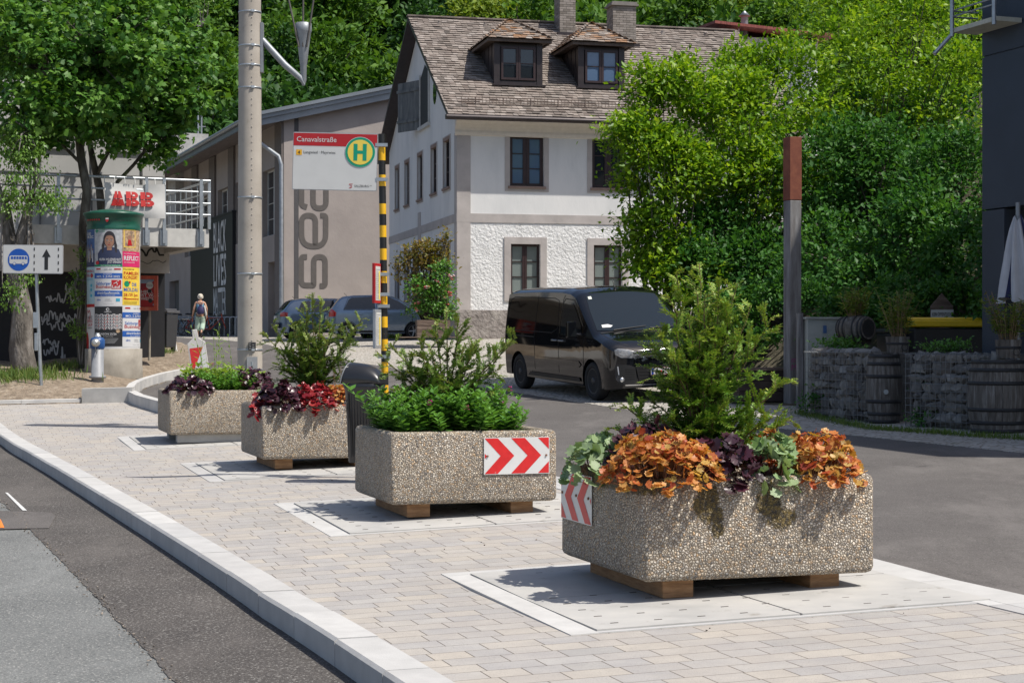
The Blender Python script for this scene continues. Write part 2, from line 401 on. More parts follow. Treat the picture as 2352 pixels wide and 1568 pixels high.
wpaint = M('worn white road paint', (.62, .62, .6), .7, var=.15, scale=20, dirt=((.2, .2, .2), 9, .55))
q = [U(a, b, -.135) for a, b in [(12, 1132), (18, 1132), (62, 1173), (52, 1173)]]
sheet('road_marking', [(p.x, p.y) for p in q], -.129, wpaint, .002)
# kerb: one granite block after another
mb = MB(); L = [0]; oo = outer
for a, b in zip(oo, oo[1:]): L.append(L[-1]+(b-a).length)
def at(pts, s):
    for i in range(len(L)-1):
        if s <= L[i+1] or i == len(L)-2: return pts[i].lerp(pts[i+1], (s-L[i])/(L[i+1]-L[i]))
s = 0
while s < L[-1]-.5:
    e = min(s+.98, L[-1]); sub = 3; top = []; r = random.random()
    a0 = [at(oo, s+(e-s)*k/sub+(.004 if k == 0 else 0)) for k in range(sub+1)]; a1 = [at(inner, s+(e-s)*k/sub+(.004 if k == 0 else 0)) for k in range(sub+1)]
    dzz = random.uniform(-.003, .003)
    rings = []
    for p, q in zip(a0, a1):
        zt = G(p.x, p.y)+.012+dzz; n = (q-p).normalized()
        rings.append([(p.x, p.y, zt-.4), (p.x, p.y, zt-.018), (p.x+n.x*.018, p.y+n.y*.018, zt), (q.x-n.x*.006, q.y-n.y*.006, zt), (q.x, q.y, zt-.006), (q.x, q.y, zt-.4)])
    vs = [v for rg in rings for v in rg]; fs = [(i*6+j, i*6+j+1, (i+1)*6+j+1, (i+1)*6+j) for i in range(sub) for j in range(5)]
    fs += [(0, 1, 2, 3, 4, 5), tuple(sub*6+j for j in range(5, -1, -1))]
    mb.add(vs, fs, r); s = e+.006
kerbm = M('granite kerb', (.5, .49, .475), .75, attr=True, cols=[(.43, .42, .41), (.52, .51, .49), (.47, .465, .455), (.56, .55, .53)], var=.12, scale=5, bmp=.4, bscale=110, bdist=.004)
tag(mb.build('kerb', kerbm), kind='structure')
# pavement outline
LP = lambda t: Vector((2.46-.304*t, 11.9+.953*t))
T8 = [U(a, b, .22) for a, b in [(442, 842), (415, 847), (381, 854), (352, 862), (331, 869), (314, 877), (308, 885), (311, 894), (330, 903), (363, 912), (400, 921), (440, 930)]]
A_, B_, C_ = U(-90, 932), U(186, 926), U(305, 923)
A0 = A_+(A_-B_).normalized()*14
pav = [(p.x, p.y) for p in offs(outer, .235)[::-1]]+[(A0.x, A0.y), (A_.x, A_.y), (B_.x, B_.y), (C_.x, C_.y)]+[(p.x, p.y) for p in T8[7:]]+[tuple(LP(t)) for t in (15, 12, 8, 4, 0, -6, -18)]
sheet('pavement', pav, 0, pavers)
sheet('side_road', [(-5.9, 29.2), (-3, 24), tuple(LP(8)), tuple(LP(4)), tuple(LP(0)), tuple(LP(-18)), (40, -6), (40, 34), (10, 80), (-40, 80), (-14, 50), (-9.5, 40)], -.006, dark_asph, .2)
# granite strip on the road side of the paving, two bands
mb = MB()
for k in range(-14, 16):
    for (w0, w1, col) in ((0, .28, 0), (.285, .40, 1)):
        t0, t1 = k, k+.994
        for sgn in (1,):
            n = Vector((-.953, -.304)); a, b = LP(t0), LP(t1)
            pts = [a+n*w0, a+n*w1, b+n*w1, b+n*w0]
            vs = [(p.x, p.y, G(p.x, p.y)+.006) for p in pts]+[(p.x, p.y, G(p.x, p.y)-.1) for p in pts]
            mb.add(vs, [(0, 1, 2, 3), (0, 4, 5, 1), (1, 5, 6, 2), (2, 6, 7, 3), (3, 7, 4, 0)], random.random())
tag(mb.build('granite_strip', kerbm), kind='structure')
cb = [U(a, b) for a, b in [(380, 774), (517, 781), (603, 790), (645, 801), (786, 828), (889, 842), (976, 860), (1133, 893), (1304, 919), (1480, 947), (1780, 982), (1925, 996), (2055, 1009), (2192, 1023), (2420, 1046)]]
cb = [(p.x, p.y) for p in cb]
sheet('cobbled_yard', cb+[(9, 14), (30, 14), (30, 95), (-40, 95), (-30, 66)], 0, cobble, .1)
# soil mound on the left
def seg_d(p, a, b):
    ab = b-a; t = max(0, min(1, (p-a).dot(ab)/ab.length_squared)); return (p-(a+ab*t)).length
edge = [Vector(p[:2]) for p in (A0, A_, B_, C_)]+[Vector(p[:2]) for p in T8[::-1][4:]]
def mound(x, y):
    p = Vector((x, y)); d = min(seg_d(p, a, b) for a, b in zip(edge, edge[1:]))
    s_ = min(1, d/1.8); base = .02+.26*s_*s_*(3-2*s_)
    dc = (p-Vector((C_.x, C_.y))).length; base += .16*max(0, 1-dc/2.2)*min(1, d/.25)
    n = sin(x*2.1+y)*.03+sin(x*5.3-y*3.1)*.014+sin(y*7.7+x*6)*.008
    return base+n*min(1, d/.4)
mp = [tuple(p) for p in edge]+[tuple(U(a, b)[:2]) for a, b in ((446, 834), (430, 812), (394, 801))]+[(-11.4, 55), (-15, 52), (-34, 60)]
m_ = sheet('soil_mound', mp, 0, soil, .3, extra=mound, step=.33)
def GM(x, y): return G(x, y)+mound(x, y)
def UM(px, py):
    kx = (px-CX)/F; kz = (HY-py)/F; a = 26.
    while a < 70 and CZ+kz*a > GM(kx*a, a): a += .05
    return Vector((kx*a, a, GM(kx*a, a)))
# pads under the planters with a paler slab and joints
PL = [dict(c=(.77, 10.2), o=(-.57, -.73), W=1.51, L=1.47), dict(c=(-1.0, 14.45), o=(-.46, -.5), W=1.45, L=1.38), dict(c=(-2.78, 19.45), o=(-.52, -.72), W=1.45, L=1.5), dict(c=(-4.66, 23.8), o=(-.36, -.45), W=1.45, L=1.45)]
ux, uy = Vector((cos(YAW), sin(YAW))), Vector((-sin(YAW), cos(YAW)))
slotm = M('dark slots', (.12, .11, .1), .9)
for i, d in enumerate(PL):
    c0 = Vector(d['c'])+ux*d['o'][0]+uy*d['o'][1]; d['pad'] = c0
    mb = MB(); ms = MB()
    def qd(m, x0, y0, x1, y1, h, r=None):
        pts = [c0+ux*a+uy*b for a, b in ((x0, y0), (x1, y0), (x1, y1), (x0, y1))]
        vs = [(p.x, p.y, G(p.x, p.y)+h) for p in pts]+[(p.x, p.y, G(p.x, p.y)-.05) for p in pts]
        m.add(vs, [(0, 1, 2, 3), (0, 4, 5, 1), (1, 5, 6, 2), (2, 6, 7, 3), (3, 7, 4, 0)], r)
    W = 2.43
    for (x0, y0, x1, y1) in ((-.16, -.05, 0, W), (0, -.05, W, 0), (-.16, W+.004, W, W+.12)): qd(mb, x0, y0, x1, y1, .005)
    tag(mb.build('pad_border', kerbm), kind='structure')
    mb = MB()
    for a in (0, 1):
        for b in (0, 1): qd(mb, .01+a*W/2, .01+b*W/2, (a+1)*W/2-.006, (b+1)*W/2-.006, .012)
    for a in range(9):
        for b in range(9):
            x, y = .17+a*.258, .17+b*.258; qd(ms, x-.022, y-.006, x+.022, y+.006, .0145)
    o = mb.build('concrete_pad', padmat); tag(o, kind='structure')
    ms.build('slot', slotm, o)
# low kerbs and the concrete block at the pavement's far end
def wallstrip(pts, h0, h1, w, mat, name, seglen=1.0, both=None):
    mb = MB(); pts = [Vector(p[:2]) for p in pts]; off = offs(pts, w)
    for i in range(len(pts)-1):
        n = max(1, round((pts[i+1]-pts[i]).length/seglen))
        for k in range(n):
            a, b = pts[i].lerp(pts[i+1], k/n), pts[i].lerp(pts[i+1], (k+1)/n-.006/max(.3, (pts[i+1]-pts[i]).length)); c, d = off[i].lerp(off[i+1], (k+1)/n), off[i].lerp(off[i+1], k/n)
            hh = h0+(h1-h0)*i/max(1, len(pts)-2) if len(pts) > 2 else h0
            vs = [(p.x, p.y, G(p.x, p.y)-.1) for p in (a, b, c, d)]+[(p.x, p.y, G(p.x, p.y)+hh) for p in (a, b, c, d)]
            mb.add(vs, [(4, 5, 6, 7), (0, 1, 5, 4), (1, 2, 6, 5), (2, 3, 7, 6), (3, 0, 4, 7)])
    return tag(mb.build(name, mat), kind='structure')
conc = M('cast concrete', (.42, .41, .39), .85, cols=[(.33, .325, .31), (.42, .41, .39), (.48, .47, .445)], scale=3, bmp=.3, bscale=50, bdist=.004, dirt=((.22, .2, .17), 4, .62))
wallstrip([A0, A_, B_], .08, .08, .14, granite, 'kerb')
wallstrip([B_+Vector((.02, -.03, 0)), C_+Vector((0, -.03, 0))], .27, .27, .16, conc, 'concrete_edging', 2)
wallstrip(T8, .2, .2, -.15, granite, 'kerb', .5)
wallstrip([C_, T8[7]], .24, .24, .16, granite, 'kerb', .5)
# bank on the right and the wooded hill behind
def bankz(x, y):
    s_ = max(0, (x-5.6)*.75+min(y-30.5, 6)*.3)
    fx = max(0, min(1, (x-3.6)/2)); fy = 1-max(0, min(1, (y-45)/6)); return min(s_, 11)*fx*fy
bx = sheet('bank', [(3.4, 29), (7.2, 26.2), (26, 31), (26, 52), (3.4, 52)], .01, earth, .2, extra=bankz, step=1.2)
mb = MB()
def hill(x, y): return 2.3+max(0, y-100)*.47+sin(x*.05)*3+max(0, x-10)*.12
mb.grid(lambda u, v: (u, v, hill(u, v)-2), [-160+i*12 for i in range(31)], [90+i*10 for i in range(26)])
tag(mb.build('hill', farsoil), kind='structure')
# ------------------------------------------------ concrete planters
def pebble_mat(name, moss, dark=1.):
    m, t, p = new_mat(name); v = coords(t)
    wv = node(t, 'ShaderNodeTexNoise'); wv.inputs['Scale'].default_value = 18; t.links.new(v, wv.inputs['Vector'])
    mx = node(t, 'ShaderNodeVectorMath', operation='MULTIPLY_ADD'); t.links.new(wv.outputs['Color'], mx.inputs[0]); mx.inputs[1].default_value = (.02,)*3; t.links.new(v, mx.inputs[2])
    def vor(feature, sc):
        n = node(t, 'ShaderNodeTexVoronoi', feature=feature); n.inputs['Scale'].default_value = sc; t.links.new(mx.outputs[0], n.inputs['Vector']); return n
    vf = vor('F1', 60); ve = vor('DISTANCE_TO_EDGE', 60)
    sp = node(t, 'ShaderNodeSeparateColor'); t.links.new(vf.outputs['Color'], sp.inputs[0])
    c = ramp(t, sp.outputs[0], [(.20, .195, .19), (.38, .345, .30), (.60, .53, .43), (.74, .67, .56), (.62, .42, .24), (.84, .78, .68), (.48, .43, .37), (.70, .60, .46)], [0, .14, .3, .46, .6, .68, .84, .95])
    e = ramp(t, ve.outputs['Distance'], [(1, 1, 1), (0, 0, 0)], [.05, .17]); c = mixc(t, e, c, (.24, .185, .13))
    c = mixc(t, ramp(t, noise(t, v, 3, 5, .7), [(0, 0, 0), (.45,)*3], [.45, .75]), c, mixc(t, 1, c, (.72, .68, .6), 'MULTIPLY'))
    if moss:
        # moss and dirt runs hanging from the rim
        cc = node(t, 'ShaderNodeTexCoord'); s = node(t, 'ShaderNodeSeparateXYZ'); t.links.new(cc.outputs['Object'], s.inputs[0])
        n2 = noise(t, v, 13, 6, .8)
        k = None
        for (mx_, mz, wx, wz) in ((.40, .46, .10, .17), (.47, .34, .05, .12), (.80, .45, .09, .14), (.88, .35, .13, .08), (.02, .56, .2, .07)):
            ex = mathn(t, 'POWER', mathn(t, 'DIVIDE', mathn(t, 'SUBTRACT', s.outputs[0], mx_), wx), 2); ez = mathn(t, 'POWER', mathn(t, 'DIVIDE', mathn(t, 'SUBTRACT', s.outputs[2], mz), wz), 2)
            q = mathn(t, 'SUBTRACT', 1, mathn(t, 'ADD', ex, ez)); k = q if k is None else mathn(t, 'MAXIMUM', k, q)
        k = mathn(t, 'ADD', mathn(t, 'MULTIPLY', mathn(t, 'MAXIMUM', k, -.6), .3), n2)
        c = mixc(t, ramp(t, k, [(0, 0, 0), (.92,)*3], [.57, .65]), c, mixc(t, ramp(t, noise(t, v, 40, 3), [(0, 0, 0), (1, 1, 1)], [.4, .6]), (.028, .022, .014), (.17, .115, .02)))
    t.links.new(c, p.inputs['Base Color']); p.inputs['Roughness'].default_value = .65
    bump(t, p, ramp(t, ve.outputs['Distance'], [(0, 0, 0), (1, 1, 1)], [0, .4]), 1, .012); return m
peb = [pebble_mat('exposed pebble concrete', False), pebble_mat('mossy exposed pebble concrete', True)]
mortar = M('grey concrete underside', (.3, .28, .25), .9, bmp=.5, bscale=30)
potsoil = M('potting soil', (.05, .035, .022), .95, var=.5, scale=30, bmp=1, bscale=30, bdist=.03)
beam = M('weathered timber beams', (.23, .14, .075), .8, cols=[(.20, .105, .05), (.33, .18, .085), (.42, .25, .13)], stretch=(2, 2, 14), scale=3, bmp=.5, bscale=12)
def rounded(w, l, r, n=5):
    pts = []
    for cx, cy, a0 in ((w-r, r, -90), (w-r, l-r, 0), (r, l-r, 90), (r, r, 180)):
        for k in range(n+1):
            a = R(a0+90*k/n); pts.append((cx+r*cos(a), cy+r*sin(a)))
    return pts
def trough(W, Lh, H, mat, parent):
    """open concrete trough with rounded corners, wall 9 cm"""
    mb = MB(); prof = [(.03, 0), (.008, .012), (0, .035), (0, H-.035), (.01, H-.012), (.03, H), (.07, H), (.088, H-.012), (.095, H-.04), (.1, H-.16)]
    rings = []
    for ins, z in prof:
        pts = rounded(W, Lh, .03); cx, cy = W/2, Lh/2
        rings.append([(cx+(x-cx)*(1-ins*2/W), cy+(y-cy)*(1-ins*2/Lh), z) for x, y in pts])
    n = len(rings[0]); vs = []
    for i, rg in enumerate(rings):
        for (x, y, z) in rg: vs.append((x+random.uniform(-.002, .002), y+random.uniform(-.002, .002), z+random.uniform(-.002, .002)))
    fs = [(i*n+j, i*n+(j+1) % n, (i+1)*n+(j+1) % n, (i+1)*n+j) for i in range(len(rings)-1) for j in range(n)]
    mb.add(vs, fs+[tuple(range(n))[::-1]], smooth=True); return mb.build('trough', mat, parent)
HH = .6
def chevrons(mb, w, h, y0, right=True, mats=(0, 1), n=3):
    """warning plate: white with red chevrons, in the xz plane facing -y"""
    mb.b2((0, y0-.004, 0), (w, y0, h), mat=mats[0]); y = y0-.0055; s_ = 1 if right else -1
    t = h*.39; step = h*.77; a = h/2
    for k in range(-2, 6):
        x0 = k*step+.145
        for half in (0, 1):
            za, zb = (0, a) if half == 0 else (h, a)
            pts = []
            q = [(x0-h*.47, za), (x0-h*.47+t, za), (x0+t, zb), (x0, zb)]
            # clip to the plate
            def clip(ps, f):
                out = []
                for i in range(len(ps)):
                    p_, q_ = ps[i], ps[(i+1) % len(ps)]; fp, fq = f(p_), f(q_)
                    if fp >= 0: out.append(p_)
                    if fp*fq < 0: u = fp/(fp-fq); out.append((p_[0]+(q_[0]-p_[0])*u, p_[1]+(q_[1]-p_[1])*u))
                return out
            q = clip(q, lambda p_: p_[0]-.006)
            if len(q) > 2: q = clip(q, lambda p_: w-.006-p_[0])
            q = [(x, min(max(z, .006), h-.006)) for x, z in q]
            if len(q) > 2:
                if not right: q = [(w-x, z) for x, z in q]
                poly(mb, q, y, mats[1])
redp = M('scratched red reflective sheet', (.62, .02, .02), .4, var=.12, scale=12, dirt=((.6, .58, .55), 16, .66))
whitep = M('white reflective sheet', (.66, .66, .64), .4, var=.05, dirt=((.3, .29, .27), 14, .68))
redp2 = M('red reflective sheet', (.6, .03, .03), .4, var=.1, scale=12)
rustm = M('rusty bolt', (.2, .09, .05), .7)
plabels = ['nearest pebble concrete planter with orange heuchera and a warning plate on its shaded side',
           'pebble concrete planter with a chevron warning plate on its front and green bedding plants',
           'pebble concrete planter with dark and red leaves, standing left of the litter bin',
           'farthest pebble concrete planter, on a low concrete base, with no conifer in it']
planters = []
for i, d in enumerate(PL):
    x, y = d['c']; g = G(x+.3, y+.8); WL, LL = d['W'], d['L']
    t = thing('planter', plabels[i], 'planter', (x, y, g+.128), YAW, 'pebble concrete planters along the pavement'); planters.append(t); d['t'] = t; d['z'] = g+.128
    trough(WL, LL, HH, peb[1 if i == 0 else 0], t)
    mb = MB(); mb.prism([(px_, py_) for px_, py_ in rounded(WL-.18, LL-.18, .04)], HH-.2, HH-.07, T=Matrix.Translation((.09, .09, 0))); mb.build('soil', potsoil, t)
    if i < 3:
        for a in (0.16, WL-.38):
            mb = MB(); mb.box((a+.11, LL/2+.02, -.06), (.2, LL-.22, .117)); mb.build('support_beam', beam, t, bevel=.008)
    else:
        mb = MB(); mb.b2((.12, .1, -.118), (WL-.1, .3, -.002)); mb.b2((.12, LL-.3, -.118), (WL-.1, LL-.1, -.002)); mb.build('base', conc, t, bevel=.01)
T1 = PL[1]['t']
mb = MB(); chevrons(mb, .58, .31, 0, True)
for bx_ in (.03, .55): mb.lathe([(.009, -.012), (.009, 0)], (bx_, 0, .155), 8, mat=2, axis='Y')
o = mb.build('warning_plate', [whitep, redp, rustm], T1, (.80, -.006, .235)); tag(o, 'scratched red and white chevron plate pointing right')
T0 = PL[0]['t']
mb = MB(); chevrons(mb, .58, .31, 0, False)
for bx_ in (.03, .30, .53): mb.lathe([(.009, -.012), (.009, 0)], (bx_, 0, .17), 8, mat=2, axis='Y')
o = mb.build('warning_plate', [whitep, redp2, rustm], T0, (-.006, PL[0]['L']-.03, .245)); o.rotation_euler = (0, 0, -pi/2); tag(o, 'red and white chevron plate pointing left')
# ------------------------------------------------ planting
orange_l = leafmat('orange heuchera leaves', [(.26, .035, .02), (.46, .13, .035), (.64, .34, .08), (.40, .07, .03), (.60, .24, .06), (.36, .24, .05), (.74, .48, .15), (.50, .11, .04), (.68, .42, .12)], .45)
dark_l = leafmat('dark purple heuchera leaves', [(.022, .010, .016), (.05, .016, .028), (.08, .02, .035), (.035, .015, .02)], .32, .12, .6)
red_l = leafmat('crimson heuchera leaves', [(.10, .006, .014), (.26, .012, .02), (.36, .03, .03), (.16, .01, .02)], .35, .25, .5)
silver_l = leafmat('veined green heuchera leaves', [(.16, .27, .10), (.25, .36, .17), (.33, .42, .24), (.14, .24, .06)], .5, .25)
green_l = leafmat('fresh green leaves', [(.04, .12, .02), (.08, .21, .03), (.15, .33, .06), (.06, .16, .025)], .45, .3)
lime_l = leafmat('lime green leaves', [(.14, .27, .03), (.24, .38, .05), (.3, .42, .09), (.16, .3, .04)], .45, .35)
yew_l = leafmat('yew needles', [(.03, .10, .015), (.08, .20, .025), (.19, .32, .04), (.36, .40, .06)], .5, .2)
yew_d = leafmat('dark yew needles', [(.035, .09, .018), (.08, .17, .03), (.15, .25, .045), (.32, .34, .07)], .5, .2)
stemm = M('reddish stem', (.16, .07, .035), .8); gstem = M('green stem', (.09, .15, .03), .7)
branchm = M('brown twig', (.13, .075, .045), .9)
def heuchera(name, label, cat, P_, loc, rx, ry, h, n, mat, size=.085, hang=0, group='clumps of coloured leaves in the planters', stalks=0, tmpl=HEUCH):
    """domed clump of lobed leaves on stalks"""
    t = thing(name, label, cat, loc, 0, group); t.parent = None
    a = rng.random(n)*2*pi; q = np.sqrt(rng.random(n)); x = q*cos_(a)*rx; y = q*sin_(a)*ry
    z = h*(1-.6*q**3)*(.60+.36*rng.random(n)+.12*np.sin(x*28+y*9)+.10*np.cos(y*31-x*13))-hang*np.maximum(0, q-.7)*3.3*h
    pos = np.stack([x, y, z], -1); out = np.stack([cos_(a)*q, sin_(a)*q, np.zeros(n)], -1)
    nor = nrm(out*.9+np.array([0, -.25, 1.0])*(1-.35*q[:, None])+rng.normal(size=(n, 3))*.28)
    ax = nrm(out+rng.normal(size=(n, 3))*.45+np.array([0, 0, -.35])*q[:, None]); sc = size*(.65+.6*rng.random(n))
    V, Fc, rn = inst(*tmpl, pos-ax*sc[:, None]*.5, frames(ax, nor), sc)
    V += rng.normal(size=V.shape)*size*.02
    np_mesh('leaves', V, Fc, rn, mat, t)
    mb = MB(); 
    for k in range(0, n, 3): mb.tube([(x[k]*.25, y[k]*.25, -.05), (x[k]*.8, y[k]*.8, z[k]*.6), tuple(pos[k])], .0022, 4, cap=False)
    for k in range(stalks):
        aa = random.random()*6.28; b0 = Vector((cos(aa)*rx*.3, sin(aa)*ry*.3, h*.5)); tp = b0+Vector((random.uniform(-.08, .08), random.uniform(-.08, .08), random.uniform(.2, .36)))
        mb.tube([b0, (b0+tp)/2+Vector((.01, 0, 0)), tp], [.0025, .002, .001], 4)
        for j in range(14): c = b0.lerp(tp, .5+.5*j/14)+Vector((random.uniform(-.012, .012), random.uniform(-.012, .012), 0)); mb.lathe([(0, -.005), (.005, 0), (0, .005)], c, 5)
    mb.build('stems', stemm, t); return t
def cos_(a): return np.cos(a)
def sin_(a): return np.sin(a)
def PW(i, u, v, z=0):
    """place inside planter i: u to the right, v away, z above the rim"""
    p = Vector(PL[i]['c'])+ux*u+uy*v; return (p.x, p.y, PL[i]['z']+HH+z-.06)
hc = lambda lab, i, u, v, z, rx, ry, h, n, mat, **k: heuchera('heuchera', lab, 'plant', None, PW(i, u, v, z), rx, ry, h, n, mat, **k)
hc('wide orange heuchera clump at the left front of the nearest planter', 0, .17, .15, 0, 0.38, 0.29, 0.32, 841, orange_l, size=.056, hang=0.25)
hc('dark purple heuchera between the orange clump and the pale green one, nearest planter', 0, .60, .19, -.01, 0.27, 0.26, 0.29, 243, dark_l, size=0.086, hang=0.25)
hc('pale green veined heuchera hanging over the front rim of the nearest planter', 0, .87, .12, 0, 0.17, 0.19, 0.30, 112, silver_l, size=0.103, hang=0.45)
hc('orange heuchera clump at the right front corner of the nearest planter', 0, 1.24, .20, 0, 0.28, 0.33, 0.30, 663, orange_l, size=.056, hang=0.28)
hc('dark heuchera behind the left orange clump of the nearest planter', 0, .30, .62, .03, 0.27, 0.24, 0.32, 206, dark_l, size=0.082)
hc('green veined heuchera spilling over the left side of the nearest planter', 0, .06, .95, 0, 0.22, 0.29, 0.27, 206, silver_l, size=0.086, hang=0.40)
hc('small orange red heuchera behind the pale green one', 0, 1.08, .62, .02, 0.22, 0.22, 0.26, 255, orange_l, size=.056)
hc('dark purple heuchera on the left of the planter beside the litter bin', 2, .24, .2, 0, 0.32, 0.26, 0.30, 431, dark_l, size=0.082, hang=0.28)
hc('crimson heuchera in the middle front of the planter beside the litter bin', 2, .64, .18, 0, 0.27, 0.26, 0.30, 243, red_l, size=0.086, hang=0.35)
hc('orange heuchera next to the litter bin in the red planted box', 2, .96, .25, 0, 0.22, 0.26, 0.29, 280, orange_l, size=.056, hang=0.20, stalks=3)
hc('crimson heuchera hanging over the left corner of the red planted box', 2, .06, .35, -.03, 0.13, 0.33, 0.24, 112, red_l, size=0.086, hang=0.50)
hc('green veined heuchera at the left corner of the red planted box', 2, .18, .5, .02, 0.18, 0.33, 0.26, 131, silver_l, size=0.073, hang=0.25)
hc('dark heuchera at the left front of the farthest planter', 3, .3, .2, 0, 0.36, 0.26, 0.26, 318, dark_l, size=0.077, hang=0.23)
hc('dark heuchera on the right of the farthest planter', 3, 1.18, .4, .04, 0.34, 0.33, 0.30, 281, dark_l, size=0.077, hang=0.15)
def shoots(name, label, i, region, n, mat, hmin, hmax, leaf=.06, pairs=8, spread=.14, flowers=0, tmpl=LEAF, droop=.0, group=None, lean=None):
    t = thing(name, label, 'plant', PW(i, 0, 0), YAW, group)
    Ps = []; Ax = []; No = []; Sc = []; Rn = []; mb = MB(); fl = MB()
    (u0, u1), (v0, v1) = region
    for k in range(n):
        u, v = random.uniform(u0, u1), random.uniform(v0, v1); hh = random.uniform(hmin, hmax)
        ed_ = max(0, 1-min(u-u0, u1-u, v-v0)/.15); lx = random.gauss(0, spread)+(u-(u0+u1)/2)*.25; ly = random.gauss(0, spread)+(v-(v0+v1)/2)*.25
        if lean: lx += lean[0]; ly += lean[1]
        hh *= 1-.35*ed_
        b0 = Vector((u, v, -.02)); tp = Vector((u+lx*hh*2, v+ly*hh*2, hh)); mb.tube([b0, b0.lerp(tp, .5), tp], [.003, .0025, .0015], 4, cap=False)
        ph = random.random()*3; rr = random.random()
        for j in range(pairs):
            f = .25+.75*(j+.5)/pairs; c = b0.lerp(tp, f); ph += pi/2+random.uniform(-.3, .3); sz = leaf*(.7+.5*sin(pi*min(1, f*.95)))*random.uniform(.8, 1.15)
            for s_ in (0, pi):
                a = ph+s_; el = .25+.75*f**3-droop
                Ps.append(c); Ax.append((cos(a), sin(a), el)); No.append((-cos(a)*.5*el+random.gauss(0, .15), -sin(a)*.5*el+random.gauss(0, .15), 1)); Sc.append(sz*(1 if j < pairs-1 else .8)); Rn.append(min(1, max(0, .45*rr+.35*f+random.uniform(-.1, .2))))
        if k < flowers:
            fl = MB()
            for j in range(16): c = tp+Vector((random.gauss(0, .012), random.gauss(0, .012), random.uniform(-.005, .035))); fl.lathe([(0, -.006), (.009, 0), (0, .005)], c, 5)
            fl.build('blossom', M('purple blossom', (.32, .015, .12), .6, var=.4), t)
    V, Fc, rn = inst(*tmpl, np.array(Ps), frames(np.array(Ax, float), np.array(No, float)), np.array(Sc), np.array(Rn))
    np_mesh('leaves', V, Fc, rn, mat, t); mb.build('stems', gstem, t)
    return t
shoots('phlox', 'dense green leafy bedding plants filling the planter with the chevron plate', 1, ((.13, 1.12), (.12, 1.2)), 270, green_l, .18, .45, .085, 9, flowers=5, spread=.2)
shoots('phlox', 'thin green shoots at the right end of the planter with the chevron plate', 1, ((1.05, 1.3), (.35, 1.1)), 24, green_l, .12, .34, .055, 8, flowers=3)
shoots('leafy_perennial', 'bushy green plant in the middle of the farthest planter', 3, ((.3, 1.2), (.15, 1.1)), 190, green_l, .2, .34, .065, 9, flowers=0)
shoots('leafy_perennial', 'lime green broad leaves rising at the back of the farthest planter', 3, ((.4, 1.25), (.5, 1.25)), 60, lime_l, .28, .44, .13, 4, spread=.25, flowers=4)
t = thing('seed_stalks', 'tall thin green flower stalks rising from the farthest planter', 'plant', PW(3, .45, .4, .05), YAW)
mb = MB()
for k in range(9):
    x0 = random.uniform(-.05, .5); pts = [Vector((x0, random.uniform(-.1, .2), 0))]; lx = random.uniform(-.28, .08); hh = random.uniform(.55, .92)
    for j in range(1, 6): pts.append(pts[0]+Vector((lx*(j/5)**1.6+random.uniform(-.01, .01), 0, hh*j/5)))
    mb.tube(pts, [.004, .004, .0035, .003, .0025, .002], 4)
    for j in range(3):
        c = pts[5-j]; mb.lathe([(0, -.02), (.011, 0), (0, .03)], c+Vector((random.uniform(-.01, .01), 0, 0)), 5)
        a = random.choice((-1, 1)); mb.add([c-Vector((0, 0, .1)), c+Vector((a*.03, -.01, -.08)), c+Vector((a*.09, 0, -.05)), c+Vector((a*.035, .015, -.07))], [(0, 1, 2, 3)])
mb.build('stems', lime_l, t)
